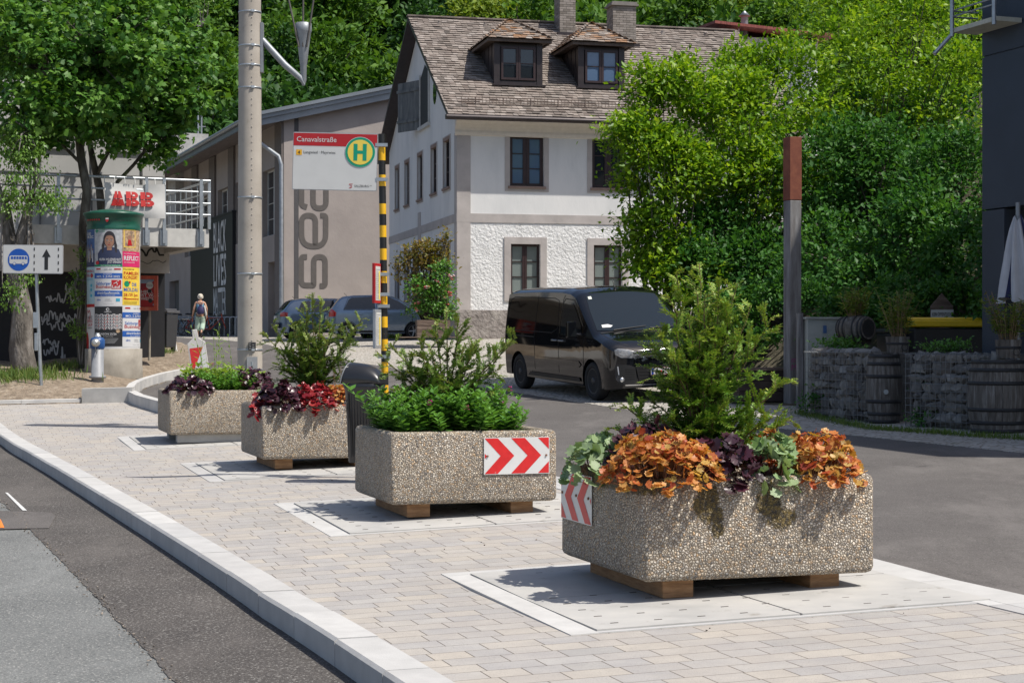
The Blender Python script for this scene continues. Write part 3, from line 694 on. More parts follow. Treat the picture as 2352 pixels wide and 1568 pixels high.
def yew(label, loc, stems, mat, needle=.026, seed=1, twigstep=.05, dens=.0062, wid=.0052):
    """yew with main stems fanning out, side twigs and two rows of needles; stems = [(azimuth deg, reach, height, curve)]"""
    rs = random.Random(seed); t = thing('yew', label, 'conifer', loc, 0, 'small yews in the planters'); mb = MB()
    Ps, Ax, No, Sc, Rn = [], [], [], [], []
    def needles(pts, start=0.):
        for a, b in zip(pts, pts[1:]):
            d = b-a; n = max(1, int(d.length/dens)); dn = d.normalized(); side = dn.cross(Vector((0, 0, 1)))
            side = side.normalized() if side.length > .1 else Vector((1, 0, 0)).cross(dn).normalized(); up = side.cross(dn).normalized()
            for k in range(n):
                c = a.lerp(b, (k+rs.random())/n)
                for s_ in (-1, 1):
                    an = rs.gauss(.25, .35); v = (side*s_*cos(an)+up*sin(an)+dn*rs.uniform(.35, .8)); Ps.append(c); Ax.append(v); No.append(up+side*rs.gauss(0, .3)+dn*rs.gauss(0, .2)); Sc.append(needle*rs.uniform(.7, 1.15)); Rn.append(min(1, max(0, tipf*.55+rs.gauss(.25, .13))))
    for az, reach, h, cv in stems:
        a = R(az); pts = []; K = 9
        wob = [rs.gauss(0, .012) for _ in range(K+1)]
        for k in range(K+1):
            f = k/K; pts.append(Vector((cos(a)*reach*f**cv+wob[k]*f, sin(a)*reach*f**cv+wob[-k]*f, h*f**(1/cv if cv > 1 else 1.0)-(.0 if h > .6 else .05*f**3))))
        mb.tube(pts, [.009*(1-.8*k/K)+.0012 for k in range(K+1)], 5)
        tipf = .8; needles(pts[4:])
        Lt = sum((q-p).length for p, q in zip(pts, pts[1:])); s_ = .12; sd = 1
        while s_ < Lt:
            f = s_/Lt; i_ = min(K-1, int(f*K)); c = pts[i_].lerp(pts[i_+1], f*K-i_); d = (pts[i_+1]-pts[i_]).normalized()
            sidev = d.cross(Vector((rs.gauss(0, .5), rs.gauss(0, .5), 1))).normalized()*sd; sd = -sd
            ln = (.07+.18*sin(pi*min(1, .15+f*.8)))*rs.uniform(.6, 1.3); v = (sidev*rs.uniform(.8, 1.2)+d*rs.uniform(.4, .75)+Vector((0, 0, rs.uniform(-.25, .25)))).normalized()
            e = c+v*ln+Vector((0, 0, -.02*ln/.2)); m_ = c.lerp(e, .5)+Vector((0, 0, .012)); mb.tube([c, m_, e], [.003, .002, .001], 3, cap=False)
            tipf = f; needles([c, m_, e])
            for q in range(rs.choice((1, 2, 2, 3))):
                c2 = c.lerp(e, rs.uniform(.25, .8)); v2 = (v+sidev.cross(v)*rs.uniform(-.8, .8)+Vector((0, 0, rs.uniform(0, .4)))+sidev*rs.uniform(-.5, .7)).normalized(); e2 = c2+v2*ln*rs.uniform(.3, .6); needles([c2, e2])
            s_ += twigstep*rs.uniform(.6, 1.4)
    tm = ([(0, 0, 0), (wid/needle, .45, 0), (0, 1, -.08), (-wid/needle, .45, 0)], [(0, 1, 2, 3)])
    V, Fc, rn = inst(*tm, np.array([tuple(p) for p in Ps]), frames(np.array([tuple(p) for p in Ax]), np.array([tuple(p) for p in No])), np.array(Sc), np.array(Rn))
    np_mesh('needles', V, Fc, rn, mat, t); mb.build('branches', branchm, t); return t
rs = random.Random(5)
st = [(95, .06, 1.05, 1), (160, .16, 1.0, 1), (20, .12, .98, 1), (60, .24, .92, 1.1), (200, .22, .9, 1.1), (-20, .3, .85, 1.15), (-60, .15, .8, 1.1), (-100, .2, .72, 1.2), (230, .3, .62, 1.2), (0, .42, .78, 1.25), (185, .5, .42, 1.15), (175, .55, .3, 1.05), (-30, .45, .36, 1.1), (-8, .5, .5, 1.2), (8, .55, .34, 1.1), (30, .4, .4, 1.2), (130, .4, .5, 1.2), (215, .5, .22, 1.05), (-120, .3, .3, 1.1), (-75, .3, .42, 1.15), (-50, .4, .22, 1), (150, .3, .75, 1.15), (80, .3, .6, 1.2), (-90, .12, .9, 1), (190, .28, .72, 1.2), (-15, .2, .95, 1.1)]
st = [(a, r_*1.05, h*1.34, c) for a, r_, h, c in st]+[(a+37, r_*.8, h*1.15, c) for a, r_, h, c in st[::2]]
yew('tallest and fullest bright green yew, in the nearest planter in front of the black van', PW(0, .70, .75, -.04), st, yew_l, seed=4)
st = [(90, .03, .70, 1), (170, .1, .62, 1), (10, .1, .66, 1), (185, .62, .46, 1.12), (178, .5, .5, 1.1), (170, .4, .36, 1.15), (195, .45, .28, 1.1), (-5, .52, .5, 1.12), (5, .6, .54, 1.1), (10, .45, .38, 1.15), (-20, .45, .26, 1.1), (-60, .3, .4, 1.15), (-110, .3, .4, 1.15), (-85, .35, .3, 1.2), (60, .3, .5, 1.15), (120, .35, .5, 1.15), (215, .3, .45, 1.15), (-35, .3, .5, 1.15), (205, .22, .3, 1.1), (-150, .3, .34, 1.1), (0, .25, .5, 1.1), (180, .25, .52, 1.1)]
st = [(a, r_*1.02, h*1.42, c) for a, r_, h, c in st]
yew('open spreading yew in the planter with the chevron plate', PW(1, .68, .72, .08), st, yew_d, seed=9)
st = [(a+12, r_*.95, h*1.28, c) for a, r_, h, c in st]+[(60, .06, .85, 1), (140, .1, .8, 1), (-40, .12, .7, 1), (200, .2, .6, 1.1), (-15, .25, .62, 1.1)]
yew('yew with arching branches in the red planted box, left of the litter bin', PW(2, .72, .72, .06), st, yew_d, seed=21)
# ------------------------------------------------ buildings
class Fr:
    """a building's own frame: x along its front, y into its depth; fr / sd read a spot on its front or side plane"""
    def __init__(s, px, d, ang): 
        s.o = Vector((X(px, d), d)); s.a = R(ang); s.u = Vector((cos(s.a), sin(s.a))); s.n = Vector((-sin(s.a), cos(s.a))); s.T = place(s.o.x, s.o.y, 0, s.a)
    def fr(s, px, py, y=0):
        k = Vector(((px-CX)/F, 1)); o = s.o+s.n*y; t = o.dot(s.n)/k.dot(s.n); return ((k*t-s.o).dot(s.u), CZ+(HY-py)/F*t)
    def sd(s, px, py, x=0):
        k = Vector(((px-CX)/F, 1)); o = s.o+s.u*x; t = o.dot(s.u)/k.dot(s.u); return ((k*t-s.o).dot(s.n), CZ+(HY-py)/F*t)
def wallholes(mb, a0, a1, z0, z1, holes, depth, mp, mat=0, rev=None, top=None):
    """wall face with rectangular openings and their reveals; mp(a, d, z) -> point, d = depth into the wall"""
    xs = sorted({a0, a1, *[h[0] for h in holes], *[h[2] for h in holes]}); zs = sorted({z0, z1, *[h[1] for h in holes], *[h[3] for h in holes]})
    xs = [x for x in xs if a0 <= x <= a1]; zs = [z for z in zs if z0 <= z <= z1]
    for i in range(len(xs)-1):
        for j in range(len(zs)-1):
            cx, cz = (xs[i]+xs[i+1])/2, (zs[j]+zs[j+1])/2
            if any(h[0] < cx < h[2] and h[1] < cz < h[3] for h in holes): continue
            mb.add([mp(xs[i], 0, zs[j]), mp(xs[i+1], 0, zs[j]), mp(xs[i+1], 0, zs[j+1]), mp(xs[i], 0, zs[j+1])], [(0, 1, 2, 3)], .5, mat)
    for (x0, y0, x1, y1) in holes:
        q = [(x0, y0), (x1, y0), (x1, y1), (x0, y1)]
        for k in range(4):
            (a, b), (c, d) = q[k], q[(k+1) % 4]
            mb.add([mp(a, 0, b), mp(a, depth, b), mp(c, depth, d), mp(c, 0, d)], [(0, 1, 2, 3)], .5, rev if rev is not None else mat)
def window(parent, x0, z0, x1, z1, y, mp, frame, glass, rows=3, casements=2, fw=.06, name='window', label=None):
    mb = MB()
    def bar(a, b, c, d, y0, y1):
        vs = [mp(p, q, r) for q in (y0, y1) for p, r in ((a, b), (c, b), (c, d), (a, d))]
        mb.add(vs, [(0, 1, 2, 3), (4, 7, 6, 5), (0, 4, 5, 1), (1, 5, 6, 2), (2, 6, 7, 3), (3, 7, 4, 0)])
    w_ = (x1-x0)/casements
    for k in range(casements):
        a, b = x0+k*w_+.004, x0+(k+1)*w_-.004
        bar(a, z0, a+fw, z1, y-.04, y+.03); bar(b-fw, z0, b, z1, y-.04, y+.03)
        bar(a+fw, z0, b-fw, z0+fw, y-.037, y+.03); bar(a+fw, z1-fw, b-fw, z1, y-.037, y+.03)
        for r in range(1, rows): zz = z0+fw+(z1-z0-2*fw)*r/rows; bar(a+fw, zz-.012, b-fw, zz+.012, y-.03, y+.02)
    o = mb.build(name, frame, parent)
    g = MB(); g.add([mp(p, y, r) for p, r in ((x0+.01, z0+.01), (x1-.01, z0+.01), (x1-.01, z1-.01), (x0+.01, z1-.01))], [(0, 1, 2, 3)]); g.build('glass', glass, o)
    if label: o['label'] = label
    return o
plaster = M('white lime plaster', (.70, .70, .69), .9, stretch=(1, 1, .4), cols=[(.62, .625, .62), (.70, .70, .69), (.74, .735, .72)], scale=1.2, bmp=.25, bscale=9, bdist=.02, dirt=((.5, .49, .46), 1.5, .66))
rough = M('roughcast plaster', (.74, .74, .73), .95, cols=[(.66, .66, .65), (.74, .74, .73), (.78, .775, .765)], scale=2, bmp=.8, bscale=12, bdist=.06)
gband = M('grey plaster trim', (.42, .385, .365), .9, cols=[(.37, .34, .325), (.43, .395, .375), (.48, .44, .42)], scale=2, bmp=.3, bscale=12, bdist=.01)
plinthm = M('rough grey plinth', (.29, .26, .24), .95, cols=[(.22, .195, .18), (.30, .27, .25), (.36, .33, .3)], scale=2.5, bmp=1, bscale=5, bdist=.08)
tilem = M('weathered shingles', attr=True, cols=[(.13, .11, .095), (.245, .205, .175), (.315, .27, .235), (.21, .17, .145), (.37, .325, .29), (.16, .125, .105)], rough=.85, var=.35, scale=2.5, bmp=.4, bscale=25, dirt=((.10, .06, .03), 1.6, .64))
tilem2 = M('mossy shingles', attr=True, cols=[(.17, .14, .12), (.32, .27, .23), (.34, .17, .07), (.42, .38, .34), (.22, .12, .06)], rough=.9, var=.35, scale=3, bmp=.4, bscale=25)
darkmetal = M('dark brown sheet metal', (.045, .035, .035), .4, .3, var=.2)
frame_m = M('dark brown window frames', (.035, .018, .018), .45, var=.2)
glass_m = glassmat('window glass'); glass_s = glassmat('sky tinted glass', (.10, .16, .26), .05)  # blue base colour paints the reflected sky into the second glass
blind_m = M('pane with pale blind behind', (.2, .235, .225), .15, var=.12, scale=1, coat=.5)
brickm = M('grey brick', (.27, .24, .21), .9, attr=True, cols=[(.2, .175, .15), (.29, .26, .23), (.35, .31, .28)], var=.2)
H = Fr(1050, 54, 13.7)
house = thing('house', 'white two-storey house with shingle roof and two dormers behind the black van', 'house')
house.matrix_world = Matrix.Identity(4)
mpF = lambda a, d, z: H.T @ Vector((a, d, z)); mpS = lambda a, d, z: H.T @ Vector((d, a, z))
LX, LY = 11.2, 12.4; ZE = 8.05; GZ = 1.2
def rect_px(fn, a, b, c, d):
    x0, z1 = fn(a, b); x1, z0 = fn(c, d); return (min(x0, x1), z0, max(x0, x1), z1)
w1 = rect_px(H.fr, 1171, 310.5, 1249, 429); w2 = (w1[0]+2.66, w1[1], w1[2]+2.66, w1[3])
g1 = rect_px(H.fr, 1173, 560, 1240.5, 676); g2 = (g1[0]+2.68, g1[1], g1[2]+2.68, g1[3])
w3 = (w1[0]+5.3, w1[1], w1[2]+5.3, w1[3]); g3 = (g1[0]+5.3, g1[1], g1[2]+5.3, g1[3])
zb0, zb1 = H.fr(1120, 511)[1], H.fr(1120, 491)[1]; zp = H.fr(1100, 712)[1]
mb = MB(); wallholes(mb, 0, LX, zb1, 8.9, [w1, w2, w3], .16, mpF); 
gw = []
for a, b, c, d in ((1019.5, 325, 1033.5, 443), (991, 340, 1003, 454), (960, 357, 970.5, 465), (930.5, 375, 940, 480), (908.5, 392, 917, 489)):
    v0, _ = H.sd(a, b); v1, _ = H.sd(c, d); gw.append((min(v0, v1), w1[1]+.05, max(v0, v1), w1[3]-.02))
gg = [(h[0], g1[1], h[2], g1[3]) for h in gw if True]; gg.pop(2); gg.pop(1)
wallholes(mb, 0, LY, zb1, 8.3, gw, .2, mpS); wallholes(mb, 0, LY, zp-.1, zb1, gg, .2, mpS)
RZ = lambda v: 8.5+.61*((v+.7) if v < 6.2 else (13.1-v))
mb.add([mpS(0, 0, 8.3), mpS(LY, 0, 8.3), mpS(LY, 0, RZ(LY)-.2), mpS(6.2, 0, RZ(6.2)-.2), mpS(0, 0, RZ(0)-.2)], [(0, 1, 2, 3, 4)], .5)
mb.b2((LX-.1, .3, GZ), (LX, LY, 9.5), H.T)
mb.build('wall', plaster, house)
mb = MB(); wallholes(mb, .42, LX, zp, zb0, [g1, g2, g3], .2, mpF); mb.build('rendered_wall', rough, house)
mb = MB(); mb.b2((-.05, -.06, GZ), (LX, .3, zp), H.T); mb.b2((-.05, .3, GZ), (.2, LY, zp), H.T); mb.build('plinth', plinthm, house)
mb = MB()
mb.b2((-.012, -.025, zb0), (LX, .02, zb1), H.T); mb.b2((-.012, -.022, zp), (.42, .02, 8.05), H.T)
mb.b2((-.025, -.02, zb0+.003), (.015, LY, zb1-.003), H.T); mb.b2((-.022, -.015, zp+.003), (.015, .34, 8.05), H.T)
def surround(x0, z0, x1, z1, w_, mpf, o=-.018, sill=True):
    for (a, b, c, d) in ((x0-w_, z0-w_, x0, z1+w_), (x1, z0-w_, x1+w_, z1+w_), (x0, z1, x1, z1+w_), (x0, z0-w_, x1, z0)):
        vs = [mpf(p, q, r) for q in (o, .01) for p, r in ((a, b), (c, b), (c, d), (a, d))]
        mb.add(vs, [(0, 1, 2, 3), (4, 7, 6, 5), (0, 4, 5, 1), (1, 5, 6, 2), (2, 6, 7, 3), (3, 7, 4, 0)], .5)
for h in (w1, w2, w3): surround(*h, .16, mpF)
for h in (g1, g2, g3): surround(*h, .21, mpF, -.04)
for h in gw+gg: surround(*h, .13, mpS)
mb.build('plaster_trim', gband, house)
sillm = M('brown stone sill', (.24, .17, .14), .8)
for h, mpf in [(h, mpF) for h in (w1, w2, w3)]+[(h, mpS) for h in gw]:
    mb = MB(); vs = [mpf(p, q, r) for q in (-.07, .1) for p, r in ((h[0]-.06, h[1]-.07), (h[2]+.06, h[1]-.07), (h[2]+.06, h[1]), (h[0]-.06, h[1]))]
    mb.add(vs, [(0, 1, 2, 3), (4, 7, 6, 5), (0, 4, 5, 1), (1, 5, 6, 2), (2, 6, 7, 3), (3, 7, 4, 0)], .5)
    if mpf is mpS:
        mb.build('sill', sillm, house); mb = MB(); vs = [mpf(p, q, r) for q in (-.03, .08) for p, r in ((h[0]-.02, h[3]-.02), (h[2]+.02, h[3]-.02), (h[2]+.02, h[3]+.09), (h[0]-.02, h[3]+.09))]
        mb.add(vs, [(0, 1, 2, 3), (4, 7, 6, 5), (0, 4, 5, 1), (1, 5, 6, 2), (2, 6, 7, 3), (3, 7, 4, 0)], .5)
    mb.build('lintel' if mpf is mpS else 'sill', sillm, house)
for h in (w1, w2, w3): window(house, *h, .12, mpF, frame_m, glass_s if h is w1 else glass_m, 3, fw=.1)
for h in (g1, g2, g3): window(house, *h, .14, mpF, frame_m, blind_m, 3, fw=.07)
for h in gw+gg: window(house, *h, .12, mpS, frame_m, glass_m, 3, fw=.05)
# cove under the eaves, gutter
mb = MB(); prof = [(0, 7.95), (-.05, 7.97), (-.08, 8.05), (-.08, 8.12), (-.12, 8.2), (-.2, 8.3), (-.33, 8.38), (-.5, 8.42), (-.62, 8.44), (-.62, 8.52), (0, 8.9)]
mb.prism([(y, z) for y, z in prof], -.08, LX+.3, T=H.T, axis='X'); mb.build('cove', M('cream plaster cove', (.66, .62, .57), .9, var=.06), house)
mb = MB(); mb.tube([H.T @ Vector((-.5, -.76, 8.42)), H.T @ Vector((LX+.4, -.76, 8.42))], .085, 10); mb.b2((-.5, -.7, 8.36), (LX+.4, -.6, 8.5), H.T); mb.build('gutter', darkmetal, house)
# roof: base slab, shingles row by row on the front slope, verge boards
mb = MB()
for (a, b) in ((-.7, 6.2), (13.1, 6.2)):
    za, zb = 8.5, 12.71
    mb.add([H.T @ Vector(p) for p in ((-.42, a, za), (LX+.4, a, za), (LX+.4, b, zb), (-.42, b, zb), (-.42, a, za-.14), (LX+.4, a, za-.14), (LX+.4, b, zb-.14), (-.42, b, zb-.14))], [(0, 1, 2, 3), (4, 7, 6, 5), (0, 4, 5, 1), (1, 5, 6, 2), (2, 6, 7, 3), (3, 7, 4, 0)])
rf = mb.build('roof', darkmetal, house)
def shingles(mb, org, eu, ev, wfn, rows, rh, cw, th=.018):
    """rows of shingles on a slope; org corner, eu along, ev up the slope (unit vectors); wfn(row distance) -> (from, to)"""
    en = eu.cross(ev)
    for r in range(rows):
        a, b = wfn(r*rh); x = a-random.random()*cw
        while x < b:
            w_ = cw*random.uniform(.75, 1.3); x0, x1 = max(a, x), min(b, x+w_-.008); x += w_
            if x1-x0 < .03: continue
            lift = random.uniform(.012, .035)+th; s0 = r*rh-random.uniform(0, .025); s1 = r*rh+rh*1.35
            p = [org+eu*x0+ev*s0+en*lift, org+eu*x1+ev*s0+en*(lift+random.uniform(-.006, .006)), org+eu*x1+ev*s1+en*.004, org+eu*x0+ev*s1+en*.004]
            q = [p[0]-en*th, p[1]-en*th]
            mb.add(p+q, [(0, 1, 2, 3), (4, 5, 1, 0), (5, 2, 1), (4, 0, 3)], random.random())
Tu = Vector((*H.u, 0)); Tn = Vector((*H.n, 0)); up = Vector((0, 0, 1)); sl_ = sqrt(6.9**2+4.21**2); ev = (Tn*6.9+up*4.21).normalized()
mb = MB(); org = H.T @ Vector((-.42, -.7, 8.5))
shingles(mb, org, Tu, ev, lambda s: (0, LX+.82), int(sl_/.19)+1, .19, .2); o = mb.build('shingles', tilem, house, fix=False)
mb = MB()
for k in range(44): mb.box(H.T @ Vector((-.3+k*.27, 6.2, 12.75)), (.29, .26, .05), H.a+random.uniform(-.03, .03))
mb.build('ridge_tiles', tilem, house)
vg = M('purple brown verge board', (.10, .055, .06), .6)
for xx in (-.46, LX+.4):
    for a, b in ((-.78, 6.2), (13.15, 6.2)):
        mb = MB(); mb.add([H.T @ Vector(p) for p in ((xx, a, 8.3), (xx+.06, a, 8.3), (xx+.06, b, 12.55), (xx, b, 12.55), (xx, a, 8.56), (xx+.06, a, 8.56), (xx+.06, b, 12.82), (xx, b, 12.82))], [(0, 1, 2, 3), (4, 7, 6, 5), (0, 4, 5, 1), (1, 5, 6, 2), (2, 6, 7, 3), (3, 7, 4, 0)])
mb.build('verge_board', vg, house)
# snow guard along the eaves
mb = MB(); lineo = lambda x, h, s=.75: org+Tu*x+ev*s+Vector((0, 0, h))
for h in (.06, .16, .26): mb.tube([lineo(.55, h), lineo(LX+.5, h)], .012, 4)
x = .55
while x < LX+.5: mb.tube([lineo(x, .04), lineo(x, .27)], .01 if int(x*10) % 9 else .025, 4); x += .11
mb.build('snow_guard', M('rusty metal guard', (.15, .11, .09), .7, .3), house)
# roof hooks and lead patches
for k in range(7):
    mb = MB(); c = org+Tu*(.9+k*1.6)+ev*(sl_-.75); mb.add([c+Vector((0, 0, .03)), c+Tu*.2+Vector((0, 0, .03)), c+Tu*.1+Vector((0, 0, .2)), c+Tu*.1+ev*.4+Vector((0, 0, .03))], [(0, 1, 2), (0, 2, 3), (1, 3, 2)]); mb.build('roof_vent', tilem, house)
# dormers
def dormer(t0, t1, first):
    v0 = 1.38; zbot = RZ(v0)+.02; ztop = zbot+1.32; d = thing('dormer', None, None)
    for k in ('label', 'category'):
        if k in d: del d[k]
    d.parent = house
    mb = MB()
    vb = (ztop-8.5)/.61-.7
    mb.add([H.T @ Vector(p) for p in ((t0, v0, zbot-.25), (t1, v0, zbot-.25), (t1, v0, ztop), (t0, v0, ztop), (t0, vb, ztop), (t1, vb, ztop))], [(0, 1, 2, 3), (0, 3, 4), (1, 5, 2)])
    mb.b2((t0-.03, v0-.06, zbot-.1), (t0+.16, v0+.05, ztop), H.T); mb.b2((t1-.16, v0-.06, zbot-.1), (t1+.03, v0+.05, ztop), H.T); mb.b2((t0+.16, v0-.05, zbot-.1), (t1-.16, v0+.05, zbot+.1), H.T)
    for k in range(3): mb.b2((t0-.02, v0+.35+k*.5, zbot+.1), (t0+.02, v0+.4+k*.5, ztop), H.T)
    mb.b2((t0-.1, v0-.22, zbot-.06), (t1+.1, v0-.02, zbot-.02), H.T)
    mb.build('dormer_wall', darkmetal, d)
    mb = MB(); e = .28; mb.b2((t0-e, v0-e, ztop), (t1+e, v0-e+.07, ztop+.1), H.T); mb.b2((t0-e, v0-e+.07, ztop), (t0-e+.07, vb+.1, ztop+.1), H.T); mb.b2((t1+e-.07, v0-e+.07, ztop), (t1+e, vb+.1, ztop+.1), H.T); mb.b2((t0-e+.07, v0-e+.07, ztop+.03), (t1+e-.07, vb, ztop+.06), H.T)
    mb.build('eaves_board', M('brown eaves board', (.10, .075, .06), .7, var=.3), d)
    # hipped roof
    tc = (t0+t1)/2; pk = Vector((tc, v0+1.25, ztop+1.0)); bk = Vector((tc, (ztop+1.0-8.5)/.61-.7, ztop+1.0)); q = .1
    A, B = Vector((t0-e-.05, v0-e-.05, ztop+q)), Vector((t1+e+.05, v0-e-.05, ztop+q)); vq = (ztop+q-8.5)/.61-.7; C, D = Vector((t1+e+.05, vq, ztop+q)), Vector((t0-e-.05, vq, ztop+q))
    mb = MB(); W_ = lambda p: H.T @ p
    mb.add([W_(p) for p in (A, B, C, D, pk, bk)], [(0, 1, 4), (1, 2, 5, 4), (3, 0, 4, 5)]); mb.build('dormer_roof', darkmetal, d)
    mb = MB()
    def tri_sh(a, b, c, d2=None):
        eu = (b-a).normalized(); top = c; ht = (top-a)-eu*(top-a).dot(eu); ev_ = ht.normalized(); Lh = ht.length; ax = (c-a).dot(eu); ln = (b-a).length; bx2 = (d2-a).dot(eu) if d2 is not None else ax
        eu_, ev2, o_ = (H.T.to_3x3() @ eu), (H.T.to_3x3() @ ev_), W_(a)
        shingles(mb, o_, eu_, ev2, lambda s: (ax*min(1, s/Lh), ln+(bx2-ln)*min(1, s/Lh)), int(Lh/.17), .17, .2)
    tri_sh(A, B, pk); tri_sh(D, A, bk, pk); tri_sh(B, C, pk, bk)
    mb.build('dormer_shingles', tilem2, d, fix=False)
    hole = (t0+.2, zbot+.14, t1-.2, ztop-.12); window(d, *hole, v0-.035, mpF, frame_m, glass_s if not first else glass_m, 2, fw=.07)
dormer(1.505, 3.04, True); dormer(4.283, 5.785, False)
def chimney(px0, px1, ybase, vv, ztop, cap=True):
    x0, _ = H.fr(px0, 100, vv); x1, _ = H.fr(px1, 100, vv); mb = MB(); z = RZ(vv)-.7; w_ = x1-x0
    k = 0
    while z < ztop:
        for face in range(2):
            ln = w_ if face == 0 else .75; s_ = -(.12 if k % 2 else 0)
            while s_ < ln-.01:
                a, b = max(0, s_), min(ln, s_+.235)
                if face == 0: mb.b2((x0+a, vv, z), (x0+b, vv+.1, z+.068), H.T)
                else: mb.b2((x0+(.0), vv+max(.1, a), z), (x0+.1, vv+max(.105, b), z+.068), H.T)
                s_ += .245
        z += .08; k += 1
    o = mb.build('chimney', brickm, house)
    mb = MB(); mb.b2((x0+.012, vv+.012, RZ(vv)-.8), (x1-.012, vv+.75, ztop), H.T); mb.b2((x0-.07, vv-.07, ztop), (x1+.07, vv+.8, ztop+.07), H.T); mb.b2((x0-.03, vv-.03, ztop+.07), (x1+.03, vv+.7, ztop+.14), H.T)
    mb.build('mortar_core', M('grey mortar', (.2, .185, .17), .95), o)
    mb = MB(); mb.b2((x0-.1, vv-.12, RZ(vv)-.12), (x1+.1, vv, RZ(vv)+.08), H.T); mb.build('flashing', darkmetal, o)
chimney(1286, 1322, 70, 5.3, CZ+812/F*60); chimney(1408, 1461, 90, 4.6, CZ+784/F*59.5)
# attic hatch, its shutter, the small oval window
shut = M('grey weathered shutter', (.12, .13, .135), .85, cols=[(.07, .08, .085), (.125, .135, .14), (.18, .19, .19)], stretch=(1, 1, .2), scale=8)
v0, zt_ = H.sd(986, 165); v1, _ = H.sd(967, 165); zb_ = H.sd(976, 288)[1]
mb = MB(); mb.add([mpS(a, -.012, z) for a, z in ((v0, zb_), (v1, zb_), (v1, zt_), ((v0+v1)/2, zt_+.35), (v0, zt_))], [(0, 1, 2, 3, 4)]); mb.build('attic_dark_sheet', M('painted dark interior', (.01, .01, .012), .6), house)  # flat dark sheet paints the unlit inside of the hatch
mb = MB()
for a, b in ((v0-.12, v0), (v1, v1+.12)): vs = [mpS(p, q, r) for q in (-.05, .01) for p, r in ((a, zb_), (b, zb_), (b, zt_+.1), (a, zt_+.1))]; mb.add(vs, [(0, 1, 2, 3), (4, 7, 6, 5), (0, 4, 5, 1), (1, 5, 6, 2), (2, 6, 7, 3), (3, 7, 4, 0)])
vs = [mpS(p, q, r) for q in (-.1, .01) for p, r in ((v0-.2, zb_-.12), (v1+.2, zb_-.12), (v1+.2, zb_), (v0-.2, zb_))]; mb.add(vs, [(0, 1, 2, 3), (4, 7, 6, 5), (0, 4, 5, 1), (1, 5, 6, 2), (2, 6, 7, 3), (3, 7, 4, 0)])
mb.build('attic_frame', M('pale wooden frame', (.5, .5, .48), .8), house)
mb = MB(); vv0 = v1+.1
for k in range(4):
    a, b = vv0+k*.27, vv0+k*.27+.262
    vs = [H.T @ Vector((q-.55*(p-vv0)/1.1, p, r)) for q in (-.06, -.02) for p, r in ((a, zb_-.05), (b, zb_-.05), (b, zt_-.05), (a, zt_-.05))]; mb.add(vs, [(0, 1, 2, 3), (4, 7, 6, 5), (0, 4, 5, 1), (1, 5, 6, 2), (2, 6, 7, 3), (3, 7, 4, 0)])
for zz in (zb_+.25, zt_-.4): vs = [H.T @ Vector((q-.55*(p-vv0)/1.1, p, r)) for q in (-.1, -.06) for p, r in ((vv0, zz), (vv0+1.08, zz), (vv0+1.08, zz+.1), (vv0, zz+.1))]; mb.add(vs, [(0, 1, 2, 3), (4, 7, 6, 5), (0, 4, 5, 1), (1, 5, 6, 2), (2, 6, 7, 3), (3, 7, 4, 0)])
mb.build('shutter', shut, house)
mb = MB(); c, zc = H.sd(999, 211); mb.add([mpS(c+.28*cos(2*pi*k/20), -.014, zc+.42*sin(2*pi*k/20)) for k in range(20)], [tuple(range(20))]); mb.build('oval_window', glass_m, house)
mb = MB(); c, zc = H.sd(955, 640); mb.add([mpS(c+a, -.014, zp-.3+b) for a, b in ((-.55, 0), (.55, 0), (.55, 2.1), (.35, 2.6), (0, 2.85), (-.35, 2.6), (-.55, 2.1))], [tuple(range(7))]); mb.build('arched_door', M('brown door', (.06, .04, .03), .6), house)
mb = MB(); c, zc = H.sd(964, 525); mb.add([mpS(c+a, q, zc+b) for q in (-.03, 0) for a, b in ((-.22, -.5), (.22, -.5), (.22, .55), (-.22, .55))], [(0, 1, 2, 3), (0, 4, 5, 1), (1, 5, 6, 2), (2, 6, 7, 3), (3, 7, 4, 0)]); mb.build('wall_plaque', gband, house)

# ---- small house behind, on the right
B = Fr(1642, 63, 13.7); bh = thing('house', 'small white building with rust red roof and vent pipe, half hidden by green shrubs', 'house'); z1 = Z(100, 64)
mb = MB(); mb.b2((.3, .5, 2), (4.2, 6, z1+.2), B.T); mb.build('wall', plaster, bh)
rr = M('rust red sheet roof', (.23, .055, .04), .6, cols=[(.14, .035, .03), (.25, .06, .045), (.32, .1, .07)], stretch=(6, .5, 1), scale=2)
mb = MB(); mb.add([B.T @ Vector(p) for p in ((-.1, -.3, z1+.6), (4.6, -.3, z1+.3), (4.6, 6, z1+.5), (-.1, 6, z1+.9), (-.1, -.3, z1+.5), (4.6, -.3, z1+.2), (4.6, 6, z1+.4), (-.1, 6, z1+.8))], [(0, 1, 2, 3), (4, 7, 6, 5), (0, 4, 5, 1), (1, 5, 6, 2), (2, 6, 7, 3), (3, 7, 4, 0)])
rf = mb.build('roof', rr, bh); c = P(1710, 85, 64)
zinc = M('zinc grey metal', (.33, .35, .37), .45, .6, var=.15)
mb = MB(); mb.lathe([(.2, -.3), (.14, .05), (.13, .7), (.16, .75), (.22, .75), (.02, .95)], c, 14); mb.build('vent_pipe', zinc, rf)

